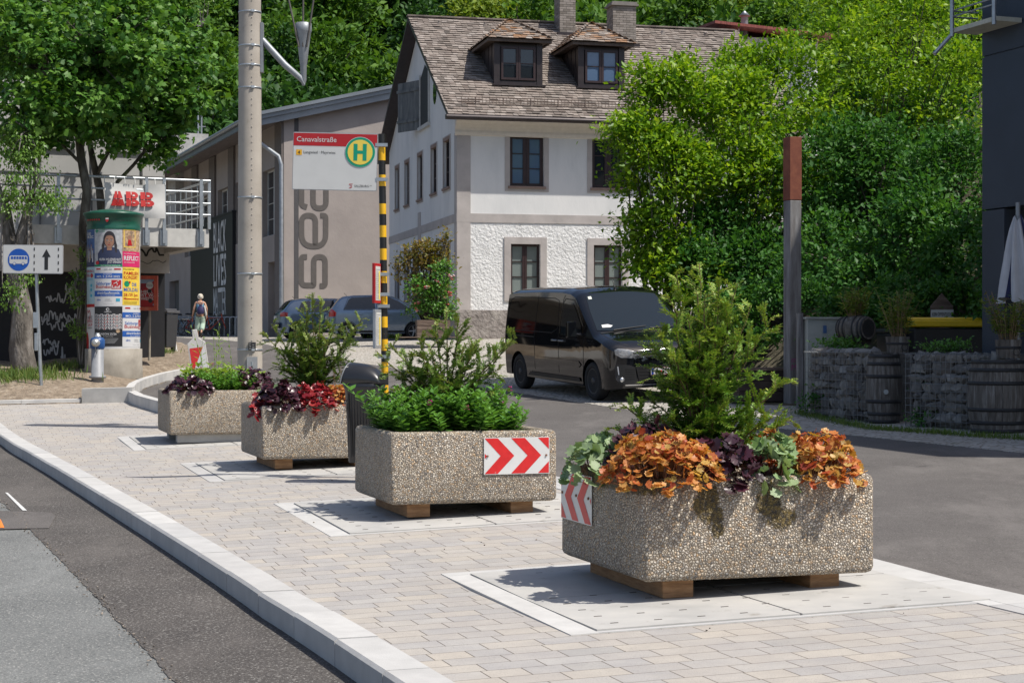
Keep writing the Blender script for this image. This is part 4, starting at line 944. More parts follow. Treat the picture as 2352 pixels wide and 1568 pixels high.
# ---- the long building with the painted lettering
SB = Fr(652, 70, 20.7); sb = thing('building', 'long grey building with large painted letters on its end wall and a monopitch roof', 'building')
gm = M('mauve grey render', (.37, .325, .30), .9, cols=[(.33, .29, .268), (.37, .325, .30), (.41, .36, .33)], scale=.8, bmp=.25, bscale=8, bdist=.02)
dk = M('dark groove strip', (.085, .082, .085), .8, var=.1)
blk = M('black cladding', (.014, .014, .016), .5, var=.2); sideg = M('warm grey render', (.33, .29, .265), .9, var=.08, scale=1); pil = M('brown grey pilaster', (.15, .13, .12), .85, var=.1)
zr = lambda x: Z(258, 69)-.5+.245*(x+1.3)
S3 = lambda a, d, z: SB.T @ Vector((d, a, z)); F3 = lambda a, d, z: SB.T @ Vector((a, d, z))
mb = MB(); mb.add([F3(0, 0, .5), F3(14, 0, .5), F3(14, 0, zr(14)), F3(0, 0, zr(0))], [(0, 1, 2, 3)]); mb.add([F3(.42, -.012, .5), F3(.6, -.012, .5), F3(.6, -.012, zr(.6)), F3(.42, -.012, zr(.42))], [(0, 1, 2, 3)], mat=1)  # dark strip drawn flat for the shade in the corner groove
sw = []
for a, b, c, d in ((603, 370, 633.5, 446), (541, 395, 568, 470), (500, 418, 524, 487), (458, 440, 476, 500), (424, 470, 440, 530)):
    x1, zt1 = SB.sd(a, b); x0, _ = SB.sd(c, d); sw.append((x0, 6.0, x1, 8.75))
dr = []
for a, c in ((616, 633.5), (389, 411)):
    x1, _ = SB.sd(a, 600); x0, _ = SB.sd(c, 600); dr.append((x0, .5, x1, 4.9))
wallholes(mb, 0, 46, .5, zr(0), sw+dr, .35, S3, 2)
mb.build('wall', [gm, dk, sideg], sb)
for h in sw: window(sb, *h, .25, S3, M('white window frames', (.5, .5, .48), .6), glass_m, 4, 2, fw=.07)
mb = MB()
for h in dr: mb.add([S3(a, .3, z) for a, z in ((h[0], h[1]), (h[2], h[1]), (h[2], h[3]), (h[0], h[3]))], [(0, 1, 2, 3)])
mb.build('door', M('dark grey door', (.10, .095, .09), .6), sb)
mb = MB()
for a, b in ((636, 652), (584, 600), (528, 541), (484, 497), (444, 456)):
    x0, _ = SB.sd(b, 500); x1, _ = SB.sd(a, 500); mb.b2((-.1, x0+.02, .5), (.02, x1, zr(0)-.05), SB.T)
mb.build('pilaster', pil, sb)
v0, zt1 = SB.sd(541, 700); zct = SB.sd(511, 498)[1]; v1, _ = SB.sd(444, 700)
mb = MB(); mb.b2((-.14, v0, .6), (.03, v1, zct), SB.T); mb.b2((-.17, v0-.05, zct), (.03, v1, zct+.08), SB.T); pan = mb.build('cladding', blk, sb)
# lettering on the cladding, read from the street
va, _ = SB.sd(497, 600); vb, _ = SB.sd(526, 600)
mb = MB(); wl = M('white lettering', (.62, .62, .6), .7)
for wd, y0, y1 in (('BLACK', 578, 505), ('LIVES', 655, 581), ('MATTER', 722, 658)):
    zlo = SB.sd(511, y0)[1]; zhi = SB.sd(511, y1)[1]
    textmb(mb, wd, 0, 0, 1, fn=lambda x, y, z: (x, y, z*(zhi-zlo)/.73), T=SB.T @ Matrix.Translation((-.15, va, zlo)) @ Matrix.Rotation(-pi/2, 4, 'Z'), maxw=va-vb, bold=.012)
mb.build('lettering', wl, pan)
# 'seaside' painted up the end wall: strokes
def stroke(mb, pts, w_, y, fn=None, T=None, mat=0):
    pts = [Vector((p[0], p[1])) for p in pts]; o = offs(pts, w_/2); i_ = offs(pts, -w_/2)
    for k in range(len(pts)-1):
        vs = [(o[k].x, y, o[k].y), (i_[k].x, y, i_[k].y), (i_[k+1].x, y, i_[k+1].y), (o[k+1].x, y, o[k+1].y)]
        if fn: vs = [fn(*v) for v in vs]
        mb.add(vs, [(0, 1, 2, 3)], .5, mat, T=T)
def rr_path(pts, r, n=7):
    out = [pts[0]]
    for i in range(1, len(pts)-1):
        a, b, c = Vector(pts[i-1]), Vector(pts[i]), Vector(pts[i+1]); u = (a-b).normalized(); v = (c-b).normalized(); rr_ = min(r, (a-b).length*.49, (c-b).length*.49)
        p, q = b+u*rr_, b+v*rr_
        for k in range(n+1):
            t = k/n; out.append(tuple(p*(1-t)**2+b*2*t*(1-t)+q*t*t))
    return out+[pts[-1]]
mb = MB(); G7 = lambda x, y: SB.fr((900+x*.4464)/1.7415, (900+y*.4464)/1.7415)
def px_stroke(pts, wpx=48): stroke(mb, rr_path([G7(*p) for p in pts], .75, 9), wpx*.4464/1.7415/F*71.5, -.014, T=SB.T)
px_stroke([(735, 285), (683, 285), (683, 540), (775, 540), (795, 540), (795, 285), (897, 285), (897, 545), (848, 545)])          # s turned on its side
px_stroke([(810, 185), (810, -85), (686, -85), (686, 191), (902, 191), (902, -85), (853, -85)])   # e
px_stroke([(686, -400), (686, -175), (735, -160)]); px_stroke([(789, -400), (789, -150), (905, -150), (905, -400)])            # a, half behind the bus stop sign
o = mb.build('lettering', M('anthracite wall paint', (.12, .108, .10), .9, var=.1), sb)
# roof with fascia bands
mb = MB(); fas = M('blue grey sheet metal', (.20, .225, .25), .45, .4, var=.12, scale=1)
def slab(mb, x0, x1, y0, y1, h0, h1, mat=0):
    vs = [SB.T @ Vector((x, y, zr(x)+h)) for h in (h0, h1) for x, y in ((x0, y0), (x1, y0), (x1, y1), (x0, y1))]
    mb.add(vs, [(0, 3, 2, 1), (4, 5, 6, 7), (0, 1, 5, 4), (1, 2, 6, 5), (2, 3, 7, 6), (3, 0, 4, 7)], mat=mat)
slab(mb, -1.5, 15, -.35, 47, 0, .06, 1); slab(mb, -1.5, 15, -.4, -.3, -.05, .2); slab(mb, -1.55, 15, -.5, -.3, .2, .36); slab(mb, -1.6, 15, -.6, -.3, .36, .5); slab(mb, -1.55, 15, -.3, 47, .3, .49); slab(mb, -1.62, -1.5, -.3, 47, .02, .3)
mb.build('roof', [fas, M('brown soffit boards', (.20, .165, .15), .85, var=.2, stretch=(1, .2, 1), scale=6)], sb)
mb = MB(); mb.tube([SB.T @ Vector((-1.7, y, zr(-1.7)+.32)) for y in (-.4, 47)], .09, 8); mb.tube([SB.T @ Vector(p) for p in ((-1.65, .2, zr(-1.6)+.2), (-1.2, .2, zr(-1.6)-.35), (-.2, .05, zr(0)-1.45), (-.12, -.05, zr(0)-1.8), (-.12, -.08, .6))], .085, 10); mb.build('downpipe', zinc, sb)
# chimney stack and aerial on the far roof
c = P(432, 345, 92); t = thing('roof_stack', 'plain concrete stack on the roof behind the balcony with a thin aerial mast', 'chimney')
mb = MB(); mb.box((c.x, c.y, c.z-2), (1.75, 1.6, 5.6), R(25)); mb.build('stack', conc, t)
c2 = P(455, 300, 93); mb = MB(); mb.tube([(c2.x, c2.y, c2.z-.6), (c2.x, c2.y, c2.z+5.5)], .06, 6); mb.tube([(c2.x+.18, c2.y, c2.z-.6), (c2.x+.18, c2.y, c2.z+2)], .05, 6)
for hh, a, b in ((1.4, -.8, .1), (.2, -.3, .4), (4.4, -.3, .3)): mb.tube([(c2.x+a, c2.y, c2.z+hh), (c2.x+b, c2.y, c2.z+hh)], .03, 5)
mb.build('mast', zinc, t)

# ---- block on the left with balcony and banner
A = Fr(378, 43.1, 25); ab = thing('building', 'grey panel building on the left with a railed balcony and a black graffitied base', 'building')
A3 = lambda a, d, z: A.T @ Vector((a, d, z)); panm = M('light grey panels', (.42, .415, .405), .7, cols=[(.36, .36, .35), (.42, .415, .405), (.46, .455, .445)], scale=.6)
zt2 = Z(203, 43); mb = MB(); mb.b2((-14, 0, 4.0), (0, 8, zt2), A.T)
x = -14
while x < 0: mb.b2((x, -.05, 4.0), (x+.03, 0, zt2), A.T, mat=1); x += 1.22
for zz in (5.6, 7.5): mb.b2((-14, -.03, zz), (0, 0, zz+.03), A.T, mat=1)
mb.build('wall', [panm, M('dark joint', (.13, .13, .13), .7)], ab)
for k in range(3):
    mb = MB(); lx = -4.6+k*1.7; z0 = 4.3 if k == 0 else 6.2
    for j in range(14): mb.b2((lx, -.07, z0+j*.085), (lx+.75, -.03, z0+.05+j*.085), A.T)
    mb.build('louvre', panm, ab)
mb = MB(); mb.b2((-14, -.02, .3), (.0, .5, 3.25), A.T); mb.build('base_wall', blk, ab)
mb = MB(); mb.b2((-3.2, -.5, 3.25), (0, 1, 4.0), A.T); mb.b2((-14, -.1, 3.25), (-3.2, 1, 4.0), A.T); mb.build('beam', M('pale concrete beam', (.47, .45, .42), .85, var=.1, dirt=((.3, .28, .25), 2, .62)), ab)
# graffiti
mb = MB(); rs = random.Random(3)
def scribble(x0, z0, w_, h_, n, lw, y, seed, mat=0):
    r = random.Random(seed); pts = [(x0, z0)]
    for k in range(n): pts.append((x0+w_*(k+1)/n+r.uniform(-.5, .5)*w_/n*1.6, z0+r.uniform(-.5, .5)*h_))
    stroke(mb, rr_path(pts, .12, 3), lw, y, T=A.T, mat=mat)
for i, (a, b, c, d, n) in enumerate(((105, 678, 178, 690, 12), (95, 718, 185, 735, 18), (96, 740, 180, 752, 12), (98, 775, 135, 800, 9), (100, 790, 134, 815, 7), (150, 660, 175, 672, 9), (140, 790, 150, 845, 3))):
    x0, z0 = A.fr(a, (b+d)/2); x1, z1 = A.fr(c, d); scribble(x0, z0, x1-x0, .34 if n > 3 else .8, n*2, .03, -.026, i+3); mb.build('graffiti', M('white spray paint', (.5, .5, .5), .7), ab); mb = MB()
x0, z0 = A.fr(322, 574, -.5); scribble(x0, z0, .55, .28, 12, .045, -.506, 44, 0); mb.build('graffiti', M('black spray paint', (.02, .02, .02), .7), ab); mb = MB(); x0, z0 = A.fr(322, 600, -.5); scribble(x0, z0, .6, .12, 9, .014, -.506, 45, 0)
mb.build('graffiti', M('black spray paint'), ab)
# balcony: slab, rails, posts, banner
BL = Fr(480, 40.0, 25); bal = ab
B3 = lambda a, d, z: BL.T @ Vector((a, d, z)); zs = 4.14
mb = MB(); mb.b2((-4.0, 0, zs-.2), (0, 4.6, zs-.03), BL.T); mb.b2((-4.0, .0, zs-.03), (0, 4.6, zs), BL.T); mb.b2((-3.9, -.0, zs-.42), (-.0, .3, zs-.2), BL.T); mb.b2((-.3, .3, zs-.42), (0, 4.5, zs-.2), BL.T)
mb.build('balcony_slab', M('chalky concrete', (.52, .51, .48), .85, var=.12, dirt=((.2, .17, .13), 3, .66)), bal)
galv = M('galvanised steel', (.42, .45, .47), .4, .7, var=.15)
mb = MB()
for h in (.32, .58, .84, 1.1): mb.tube([B3(-4.6, -.04, zs+h), B3(.02, -.04, zs+h)], .022 if h < 1 else .028, 7)
for h in (.32, .58, .84, 1.1): mb.tube([B3(0, -.04, zs+h), B3(0, 4.4, zs+h)], .018 if h < 1 else .028, 7)
for k in range(8): mb.tube([B3(0, .5+k*.52, zs+.1), B3(0, .5+k*.52, zs+1.1)], .015, 5)
mb.build('rail', galv, bal)
for a in (-3.4, -1.45, -1.05, -.2):
    mb = MB(); mb.b2((a-.035, -.09, zs-.35), (a+.035, -.05, zs+1.12), BL.T); mb.b2((a-.08, -.05, zs-.4), (a+.08, -.0, zs-.05), BL.T); mb.build('post', galv, bal)
mb = MB(); mb.b2((-.03, -.05, zs), (.03, .02, zs+1.12), BL.T); mb.build('post', galv, bal)
t = thing('banner', 'white banner with large red letters tied to the balcony railing', 'banner'); cloth = M('white banner cloth', (.55, .545, .53), .8, var=.07, scale=4)
bx0, _ = BL.fr(238, 460); bx1, _ = BL.fr(377, 460); z0, z1 = BL.fr(378, 503)[1], BL.fr(378, 424)[1]
sag = lambda x, z: -.11-.015*sin(x*9)-.02*sin(z*7+x*3)-(.03*sin((z-z0)*6))
mb = MB(); n = 30; mb.grid(lambda a, b: B3(a, sag(a, b), b-.05*sin(pi*(a-bx0)/(bx1-bx0))*(b-z0)), [bx0+(bx1-bx0)*k/n for k in range(n+1)], [z0+(z1-z0)*k/12 for k in range(13)]); cl = mb.build('cloth', cloth, t, fix=False)
mb = MB(); lx0, _ = BL.fr(251, 470); lx1, _ = BL.fr(354, 470); zl0, zl1 = z0+.25, z1-.20; lw = (lx1-lx0-.1)/3; hl = zl1-zl0
def LQ(pts, mi=0):
    for q in slices(pts, .06): poly(mb, q, 0, mi, fn=lambda x, y, z: (x, sag(x, z)-.045-.012*mi, z), T=BL.T)
for k, ch in enumerate('ABB'):
    x0 = lx0+k*(lw+.03); xm = x0+lw/2; g = .008; zm = zl0+hl*.48
    if ch == 'A':
        LQ([(x0, zl0), (x0+.17, zl0), (x0+.2, zl0+hl*.25), (xm-g, zl0+hl*.25), (xm-g, zm-g), (x0+lw*.17, zm-g)]); LQ([(x0+lw*.18, zm+g), (xm-g, zm+g), (xm-g, zl1), (x0+lw*.32, zl1)])
        LQ([(xm+g, zl1), (x0+lw*.7, zl1), (x0+lw*.85, zm+g), (xm+g, zm+g)]); LQ([(xm+g, zm-g), (x0+lw*.86, zm-g), (x0+lw, zl0), (x0+lw-.17, zl0), (x0+lw-.2, zl0+hl*.25), (xm+g, zl0+hl*.25)])
    else:
        LQ([(x0, zl0), (xm-.03-g, zl0), (xm-.03-g, zm-g), (x0, zm-g)]); LQ([(x0, zm+g), (xm-.03-g, zm+g), (xm-.03-g, zl1), (x0, zl1)])
        arc = lambda za, zb, xr: [(xm-.03+g, za)]+[(xm+.02+(xr-xm-.02)*cos(R(q)), (za+zb)/2+(zb-za)/2*sin(R(q))) for q in range(-90, 91, 18)]+[(xm-.03+g, zb)]
        LQ(arc(zl0, zm-g, x0+lw)); LQ(arc(zm+g, zl1, x0+lw*.93))
        for za, zb in ((zl0, zm), (zm, zl1)): LQ([(xm-.0, za+.07), (xm+.05, za+.07), (xm+.05, zb-.07), (xm-.0, zb-.07)], 1)
mb.build('lettering', [M('red print', (.42, .012, .012), .7), cloth], cl)
for k in range(7): a = bx0+(bx1-bx0)*k/6; mb = MB(); mb.tube([B3(a, -.1, z1-.02), B3(a, -.06, zs+1.1)], .012, 4); mb.build('tie', wl, t)

# ---- dark blue building on the right
DB = Fr(2256, 24, 19.8); db = thing('building', 'dark navy metal-clad building at the right edge above the barrels', 'building')
nav = M('navy cladding', (.028, .040, .062), .5, .2, cols=[(.024, .034, .053), (.028, .040, .062), (.034, .048, .072)], scale=1.2)
zl = Z(482, 24); mb = MB()
for z0, z1 in ((zl, Z(132, 24)-.01), (Z(132, 24)+.01, 7.6)): mb.b2((0, -6.8, z0), (5, 0, z1), DB.T)
mb.b2((.02, -6.58, zl+.02), (4.98, -.02, 7.58), DB.T); mb.b2((5.003, -6.4, .2), (15, .3, 15.5), DB.T); mb.build('wall', nav, db)  # taller rear block, out of view, stepped to shape the cast shade
mb = MB(); mb.b2((0, -.5, .2), (.32, 0, zl-.02), DB.T); mb.b2((.35, -1.4, .2), (14, -1.2, zl-.02), DB.T) if False else None; mb.b2((0, -6.6, .2), (.35, -6, zl), DB.T); mb.b2((3.5, -6, .2), (14, 0, zl), DB.T); mb.build('column', nav, db)
t = thing('platform', 'small railed steel platform jutting from the dark building high on the right', 'platform'); z0 = Z(78, 24)
mb = MB(); mb.b2((-.42, -.9, z0), (-.01, .1, z0+.06), DB.T); mb.build('deck', M('cream metal deck', (.45, .45, .38), .6), t); mb = MB()
for h in (.22, .3, .55, .62, .8): mb.tube([DB.T @ Vector((-.42, -.9, z0+h)), DB.T @ Vector((-.42, .1, z0+h)), DB.T @ Vector((0, .1, z0+h))], .012, 5)
for y in (-.88, .08): mb.tube([DB.T @ Vector((-.43, y, z0-.05)), DB.T @ Vector((-.43, y, z0+.85))], .03, 6)
mb.tube([DB.T @ Vector((-.4, .1, z0)), DB.T @ Vector((-.7, .1, z0-.3))], .03, 6); mb.build('railing', galv, t)
# ------------------------------------------------ trees, shrubs, hill
bark = M('dark fissured bark', (.10, .085, .07), .95, cols=[(.035, .03, .025), (.09, .078, .062), (.17, .155, .13)], scale=9, stretch=(1, 1, .3), bmp=1, bscale=14, bdist=.05, dirt=((.09, .12, .03), 3, .6))
bark2 = M('grey birch bark', (.16, .15, .14), .9, cols=[(.04, .035, .03), (.14, .125, .11), (.34, .32, .3)], scale=4, stretch=(1, 1, .35), bmp=1, bscale=9, bdist=.07)
maple_l = leafmat('maple leaves', [(.02, .08, .012), (.05, .15, .022), (.12, .26, .04), (.20, .36, .06)], .5, .35, .35)
birch_l = leafmat('birch leaves', [(.06, .15, .025), (.12, .25, .04), (.2, .34, .06), (.08, .19, .03)], .4, .4, .5)
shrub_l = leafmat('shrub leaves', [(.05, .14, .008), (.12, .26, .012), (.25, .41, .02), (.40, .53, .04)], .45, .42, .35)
shrub_d = leafmat('deep green and shaded leaves', [(.02, .085, .015), (.04, .14, .025), (.075, .2, .035), (.12, .27, .045)], .5, .35, .3)  # darker copy of the shrub leaves, shade of the lower bank in its colour
far_g = [leafmat('far green foliage', [(.025, .08, .012), (.055, .14, .018), (.10, .21, .028), (.15, .27, .035)], .6, .35, .3),
         leafmat('far dark foliage', [(.018, .06, .012), (.035, .10, .02), (.06, .15, .03)], .6, .3, .3),
         leafmat('far yellow green foliage', [(.10, .18, .02), (.18, .27, .03), (.27, .33, .04)], .6, .35, .3)]
def cloud(blobs, ncl, per, size, clr, tmpl=LEAF, flat=.55, droop=0., shell=.55, ztilt=1., bottom=-.5, seed=None, hol=-9):
    """leaves in clusters through ellipsoid shells; blobs = [(centre, radii)]"""
    C = np.array([b[0] for b in blobs], float); Rr = np.array([b[1] for b in blobs], float); vol = (Rr[:, 0]*Rr[:, 1]*Rr[:, 2])**(2/3)
    k = rng.choice(len(blobs), ncl, p=vol/vol.sum()); dr = rdir(ncl); dr[:, 2] = np.where(dr[:, 2] < bottom, -dr[:, 2], dr[:, 2])
    q = shell+(1.04-shell)*rng.random(ncl)**.6; lump = 1+.12*np.sin(dr[:, 0]*7+k)*np.cos(dr[:, 2]*6)+.06*rng.normal(size=ncl)
    cen = C[k]+dr*Rr[k]*(q*lump)[:, None]
    g_ = np.sin(cen[:, 0]*2.9+1.7*np.sin(cen[:, 2]*2.3))+np.sin(cen[:, 2]*3.7+cen[:, 1]*1.9)+.8*np.sin(cen[:, 0]*6.1-cen[:, 2]*5.3)
    kp = g_ > hol; cen, dr = cen[kp], dr[kp]; ncl = len(cen)
    n = ncl*per; ci = np.repeat(np.arange(ncl), per); pos = cen[ci]+rng.normal(size=(n, 3))*clr*np.array([1, 1, flat]); out = dr[ci]
    nor = nrm(out*.55+np.array([0, -.05, ztilt])+rng.normal(size=(n, 3))*.5); ax = nrm(out*.8+rdir(n)*.9+np.array([0, 0, -droop])); sc = size*(.6+.7*rng.random(n))*(.7+.6*rng.random(ncl))[ci]
    crn = rng.random(ncl)*.55; rn = np.clip(crn[ci]+.45*rng.random(n), 0, 1)
    V, Fc, r_ = inst(*tmpl, pos, frames(ax, nor), sc, rn); return V, Fc, r_, cen
def branches(mb, root, cen, n, r0=.02, sag=0):
    for j in rng.choice(len(cen), min(n, len(cen)), replace=False):
        e = Vector(cen[j]); m_ = root.lerp(e, .55)+Vector((random.gauss(0, .1), random.gauss(0, .1), random.gauss(.05, .1))); mb.tube([root, m_, e], [r0, r0*.6, r0*.25], 4, cap=False)
# hill trees: a few kinds, each tree an object of its own
kinds = []
def hilltree(kind, mat, conif=False):
    t = thing('hill_tree', 'broadleaved tree among the others on the wooded hillside behind the houses', 'tree', (0, 0, 0), 0, 'trees on the wooded hillside')
    if conif: blobs = [((0, 0, 2+i*1.35), (2.1-.27*i, 2.1-.27*i, 1.1)) for i in range(7)]
    else: blobs = [((random.uniform(-1.6, 1.6), random.uniform(-1.6, 1.6), random.uniform(3.5, 8)), (random.uniform(1.3, 2.2),)*2+(random.uniform(1.2, 2),)) for _ in range(8)]
    V, Fc, rn, cen = cloud(blobs, 600, 11, .38, .36, flat=.45, shell=.55)
    np_mesh('crown', V, Fc, rn, mat, t); mb = MB(); mb.tube([(0, 0, -1.5), (.1, 0, 3), (0, .1, 7)], [.28, .2, .08], 6); branches(mb, Vector((0, 0, 4)), cen, 14, .07); mb.build('trunk', bark, t); kinds.append(t)
for m_, cf in ((far_g[0], 0), (far_g[0], 0), (far_g[0], 0), (far_g[1], 0), (far_g[1], 1), (far_g[2], 0)): hilltree(0, m_, cf)
first = [True]*len(kinds); rs = random.Random(11); nt = 0
LAB = ['mid green broadleaved tree among the others on the wooded hillside']*3+['darker green broadleaved tree on the wooded hillside', 'dark pointed conifer on the wooded hillside', 'yellow green tree standing out on the wooded hillside']
for k_, l_ in zip(kinds, LAB): k_['label'] = l_; k_['group'] = l_.split(' on the')[0].split(' among')[0].split(' standing')[0]+'s of the hillside'
y = 104
while y < 205:
    half = y*.33; x = -half-3+rs.uniform(0, 4)
    while x < half+3:
        z = hill(x, y)-2; k = rs.choices(range(6), (5, 5, 5, 4, 2, 1))[0]; xx, yy = x+rs.uniform(-1.5, 1.5), y+rs.uniform(-2.5, 2.5); s_ = rs.uniform(.9, 1.5)*(1+(y-104)/260)
        px_ = CX+F*xx/yy; py_ = HY-(z+9*s_-CZ)/yy*F
        if py_ < 300 and HY-(z-CZ)/yy*F > -250 and not (1000 < px_ < 1560 and py_ > 70):
            t = kinds[k]
            if first[k]: first[k] = False; t.location = (xx, yy, z); t.scale = (s_,)*3; t.rotation_euler = (0, 0, rs.uniform(0, 6))
            else: dup(t, (xx, yy, z), rs.uniform(0, 6), scale=s_)
            nt += 1
        x += 6.2*(1+(y-104)/200)*rs.uniform(.8, 1.2)
    y += 6.4
print('hill trees', nt)
# the two maples and the birch on the mound
def trunk_px(mb, pts, d, w0, w1, n=10):
    """trunk or limb drawn by picture places at distance d, widths in picture units"""
    k = len(pts); mb.tube([P(a, b, d+(p[2] if len(p) > 2 else 0)) for p in pts for a, b in [p[:2]]], [(w0+(w1-w0)*i/(k-1))/2/F*d for i in range(k)], n)
def tree(name, label, d, limbs, blobs, ncl, per, size, clr, tmpl, leaf, bk, droop=0, nb=40, **kw):
    t = thing(name, label, 'tree'); mb = MB()
    for pts, w0, w1 in limbs: trunk_px(mb, pts, d, w0, w1)
    bl = [(tuple(P(a, b, d+dd)), (r1/F*d, r1/F*d*dpt, r2/F*d)) for a, b, dd, r1, r2, dpt in blobs]
    V, Fc, rn, cen = cloud(bl, ncl, per, size, clr, tmpl, droop=droop, **kw); np_mesh('crown', V, Fc, rn, leaf, t)
    tips = [P(p[0][-1][0], p[0][-1][1], d) for p in limbs]
    cc = [min(tips, key=lambda q: (q-Vector(c)).length) for c in cen]
    for j in rng.choice(len(cen), min(nb, len(cen)), replace=False):
        r, e = cc[j], Vector(cen[j]); mb.tube([r, r.lerp(e, .5)+Vector((random.gauss(0, .12), random.gauss(0, .12), random.gauss(.08, .1))), e], [.03, .018, .006], 5, cap=False)
    mb.build('trunk', bk, t); return t
tree('maple_tree', 'maple with a mossy dark trunk beside the advertising column', 38.6,
     [([(193, 850), (187, 760), (196, 640), (192, 520), (200, 440), (186, 360), (180, 300)], 27, 18), ([(184, 320), (160, 240), (120, 180)], 12, 7), ([(186, 340), (215, 250), (205, 120)], 12, 7), ([(190, 380), (110, 300), (60, 270)], 8, 4)],
     [(120, 160, 0, 165, 140, 1), (250, 90, .3, 150, 120, 1), (60, 60, .5, 120, 120, 1), (60, 270, .2, 90, 60, .8), (210, 230, -.5, 120, 70, .8), (330, 70, .6, 110, 100, .9), (130, 290, .4, 70, 50, .8), (160, 335, -.4, 42, 36, .8), (240, 300, -.5, 60, 40, .8), (40, 330, .3, 50, 34, .8), (300, 150, -.8, 70, 70, .8), (90, 240, -1, 60, 50, .8)],
     1650, 10, .135, .16, MAPLE, maple_l, bark, nb=90, shell=.3, bottom=-1, hol=-.8)
tree('maple_tree', 'maple rising behind the advertising column with a forked stem and low spreading branches', 40.5,
     [([(236, 860), (232, 700), (236, 520), (228, 430), (214, 370), (206, 330)], 24, 13), ([(238, 500), (250, 440), (268, 420), (306, 380), (330, 350), (345, 290)], 11, 6), ([(222, 400), (248, 350), (250, 280), (270, 200)], 11, 6)],
     [(300, 210, 0, 110, 90, 1), (400, 150, .2, 80, 70, .9), (420, 230, 0, 62, 42, .9), (270, 300, -.6, 70, 50, .8), (360, 290, 0, 62, 45, .8), (370, 355, .1, 35, 28, .8), (430, 90, .5, 45, 70, .8)],
     1000, 10, .135, .15, MAPLE, maple_l, bark, nb=70, shell=.3, bottom=-1, hol=-.8)
tree('birch_tree', 'thick forked birch with drooping twigs behind the bus lane sign', 37.5,
     [([(58, 866), (48, 800), (52, 720), (34, 620), (22, 560), (10, 470)], 62, 26), ([(36, 640), (46, 560), (62, 500), (66, 470)], 36, 20), ([(20, 520), (-10, 420), (-30, 300)], 22, 14), ([(64, 490), (80, 420), (78, 360), (66, 300)], 10, 4)],
     [(60, 390, -.2, 50, 110, .8), (110, 470, -.2, 40, 40, .8), (20, 330, 0, 50, 60, .8), (24, 690, -.5, 28, 50, .6), (30, 480, -.4, 45, 50, .7), (60, 640, -.6, 20, 30, .5)],
     330, 13, .075, .10, LEAF, birch_l, bark2, droop=1.6, nb=60, shell=.2)
tree('sapling', 'thin leafy suckers sprouting at the foot of the mossy maple', 38.0,
     [([(184, 836), (178, 760), (186, 700), (180, 640)], 3, 1.5), ([(188, 836), (196, 720), (200, 600), (196, 560)], 3, 1.5)],
     [(172, 690, 0, 16, 40, .8), (178, 770, 0, 16, 30, .8), (192, 600, .1, 13, 30, .8), (178, 640, 0, 14, 20, .8)], 75, 9, .075, .06, LEAF, birch_l, bark2, nb=14, shell=.2)
# drooping twigs at the top, left of the concrete pole
tree('birch_tree', 'birch branch tips hanging into view at the top beside the maple crown', 47,
     [([(440, -260), (455, -150), (462, -60)], 14, 5), ([(462, -60), (470, 10), (463, 60)], 3, 1)], [(452, 40, 0, 20, 55, .8), (430, -60, 0, 50, 50, .8), (470, -10, 0, 15, 60, .8)], 110, 9, .085, .1, LEAF, birch_l, bark2, droop=1.6, nb=25, shell=.2)
# shrubs along the bank
def shrub(name, label, parts, ncl, leaf, size=.115, per=12, clr=.16, nst=26, root=None, tmpl=LEAF):
    t = thing(name, label, 'shrub'); bl = [(tuple(P(a, b, d)), (r1/F*d, r1/F*d*.8, r2/F*d)) for a, b, d, r1, r2 in parts]
    V, Fc, rn, cen = cloud(bl, ncl, per, size, clr, tmpl, shell=.4, flat=.6, bottom=-.8, hol=-.75 if leaf is shrub_l else -1.6); np_mesh('foliage', V, Fc, rn, leaf, t)
    r = root or Vector((bl[0][0][0], bl[0][0][1]+.4, G(bl[0][0][0], bl[0][0][1])+.1)); r = Vector(r); mb = MB()
    branches(mb, r, cen, nst, .035)
    for _ in range(nst):                                               # long shoots standing out of the outline
        j = random.randrange(len(cen)); c = Vector(cen[j])
        if c.z > r.z+2: mb.tube([c, c+Vector((random.gauss(0, .15), random.gauss(0, .1), random.uniform(.2, .5)))], [.008, .003], 4, cap=False)
    mb.build('stems', bark, t); return t
shrub('shrub', 'light green shrub reaching out leftwards in front of the white house windows', [(1530, 420, 34, 110, 120), (1470, 330, 34, 70, 70), (1560, 270, 34.3, 95, 110), (1450, 480, 34, 55, 60), (1520, 560, 34.2, 90, 80), (1415, 295, 33.8, 40, 22), (1500, 610, 33.8, 60, 40), (1590, 650, 33.6, 75, 55), (1490, 205, 34.5, 45, 60), (1580, 190, 34.8, 55, 60)], 1840, shrub_l, .115)
shrub('shrub', 'tall pale green shrub behind the rusty steel post', [(1690, 300, 35, 130, 150), (1800, 220, 36, 130, 130), (1700, 170, 36, 70, 70), (1640, 420, 34.5, 110, 120), (1760, 430, 34.8, 130, 120)], 1840, shrub_l, .115)
shrub('shrub', 'large sunlit shrub filling the top right beside the navy building', [(1960, 180, 37, 150, 160), (2100, 130, 38, 150, 170), (1900, 60, 39, 120, 120), (2200, 230, 36, 120, 150), (2060, 20, 40, 200, 110)], 1840, shrub_l, .115)
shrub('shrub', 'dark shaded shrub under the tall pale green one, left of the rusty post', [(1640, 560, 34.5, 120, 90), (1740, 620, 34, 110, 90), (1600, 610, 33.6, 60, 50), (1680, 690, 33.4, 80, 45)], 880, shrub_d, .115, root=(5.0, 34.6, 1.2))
shrub('shrub', 'shaded shrub right of the rusty post above the grey utility cabinet', [(1920, 420, 34.5, 140, 140), (1900, 600, 32, 110, 110), (2050, 400, 34.5, 130, 120), (1980, 660, 30.5, 80, 60)], 1200, shrub_d, .115, root=(7, 34, 3))
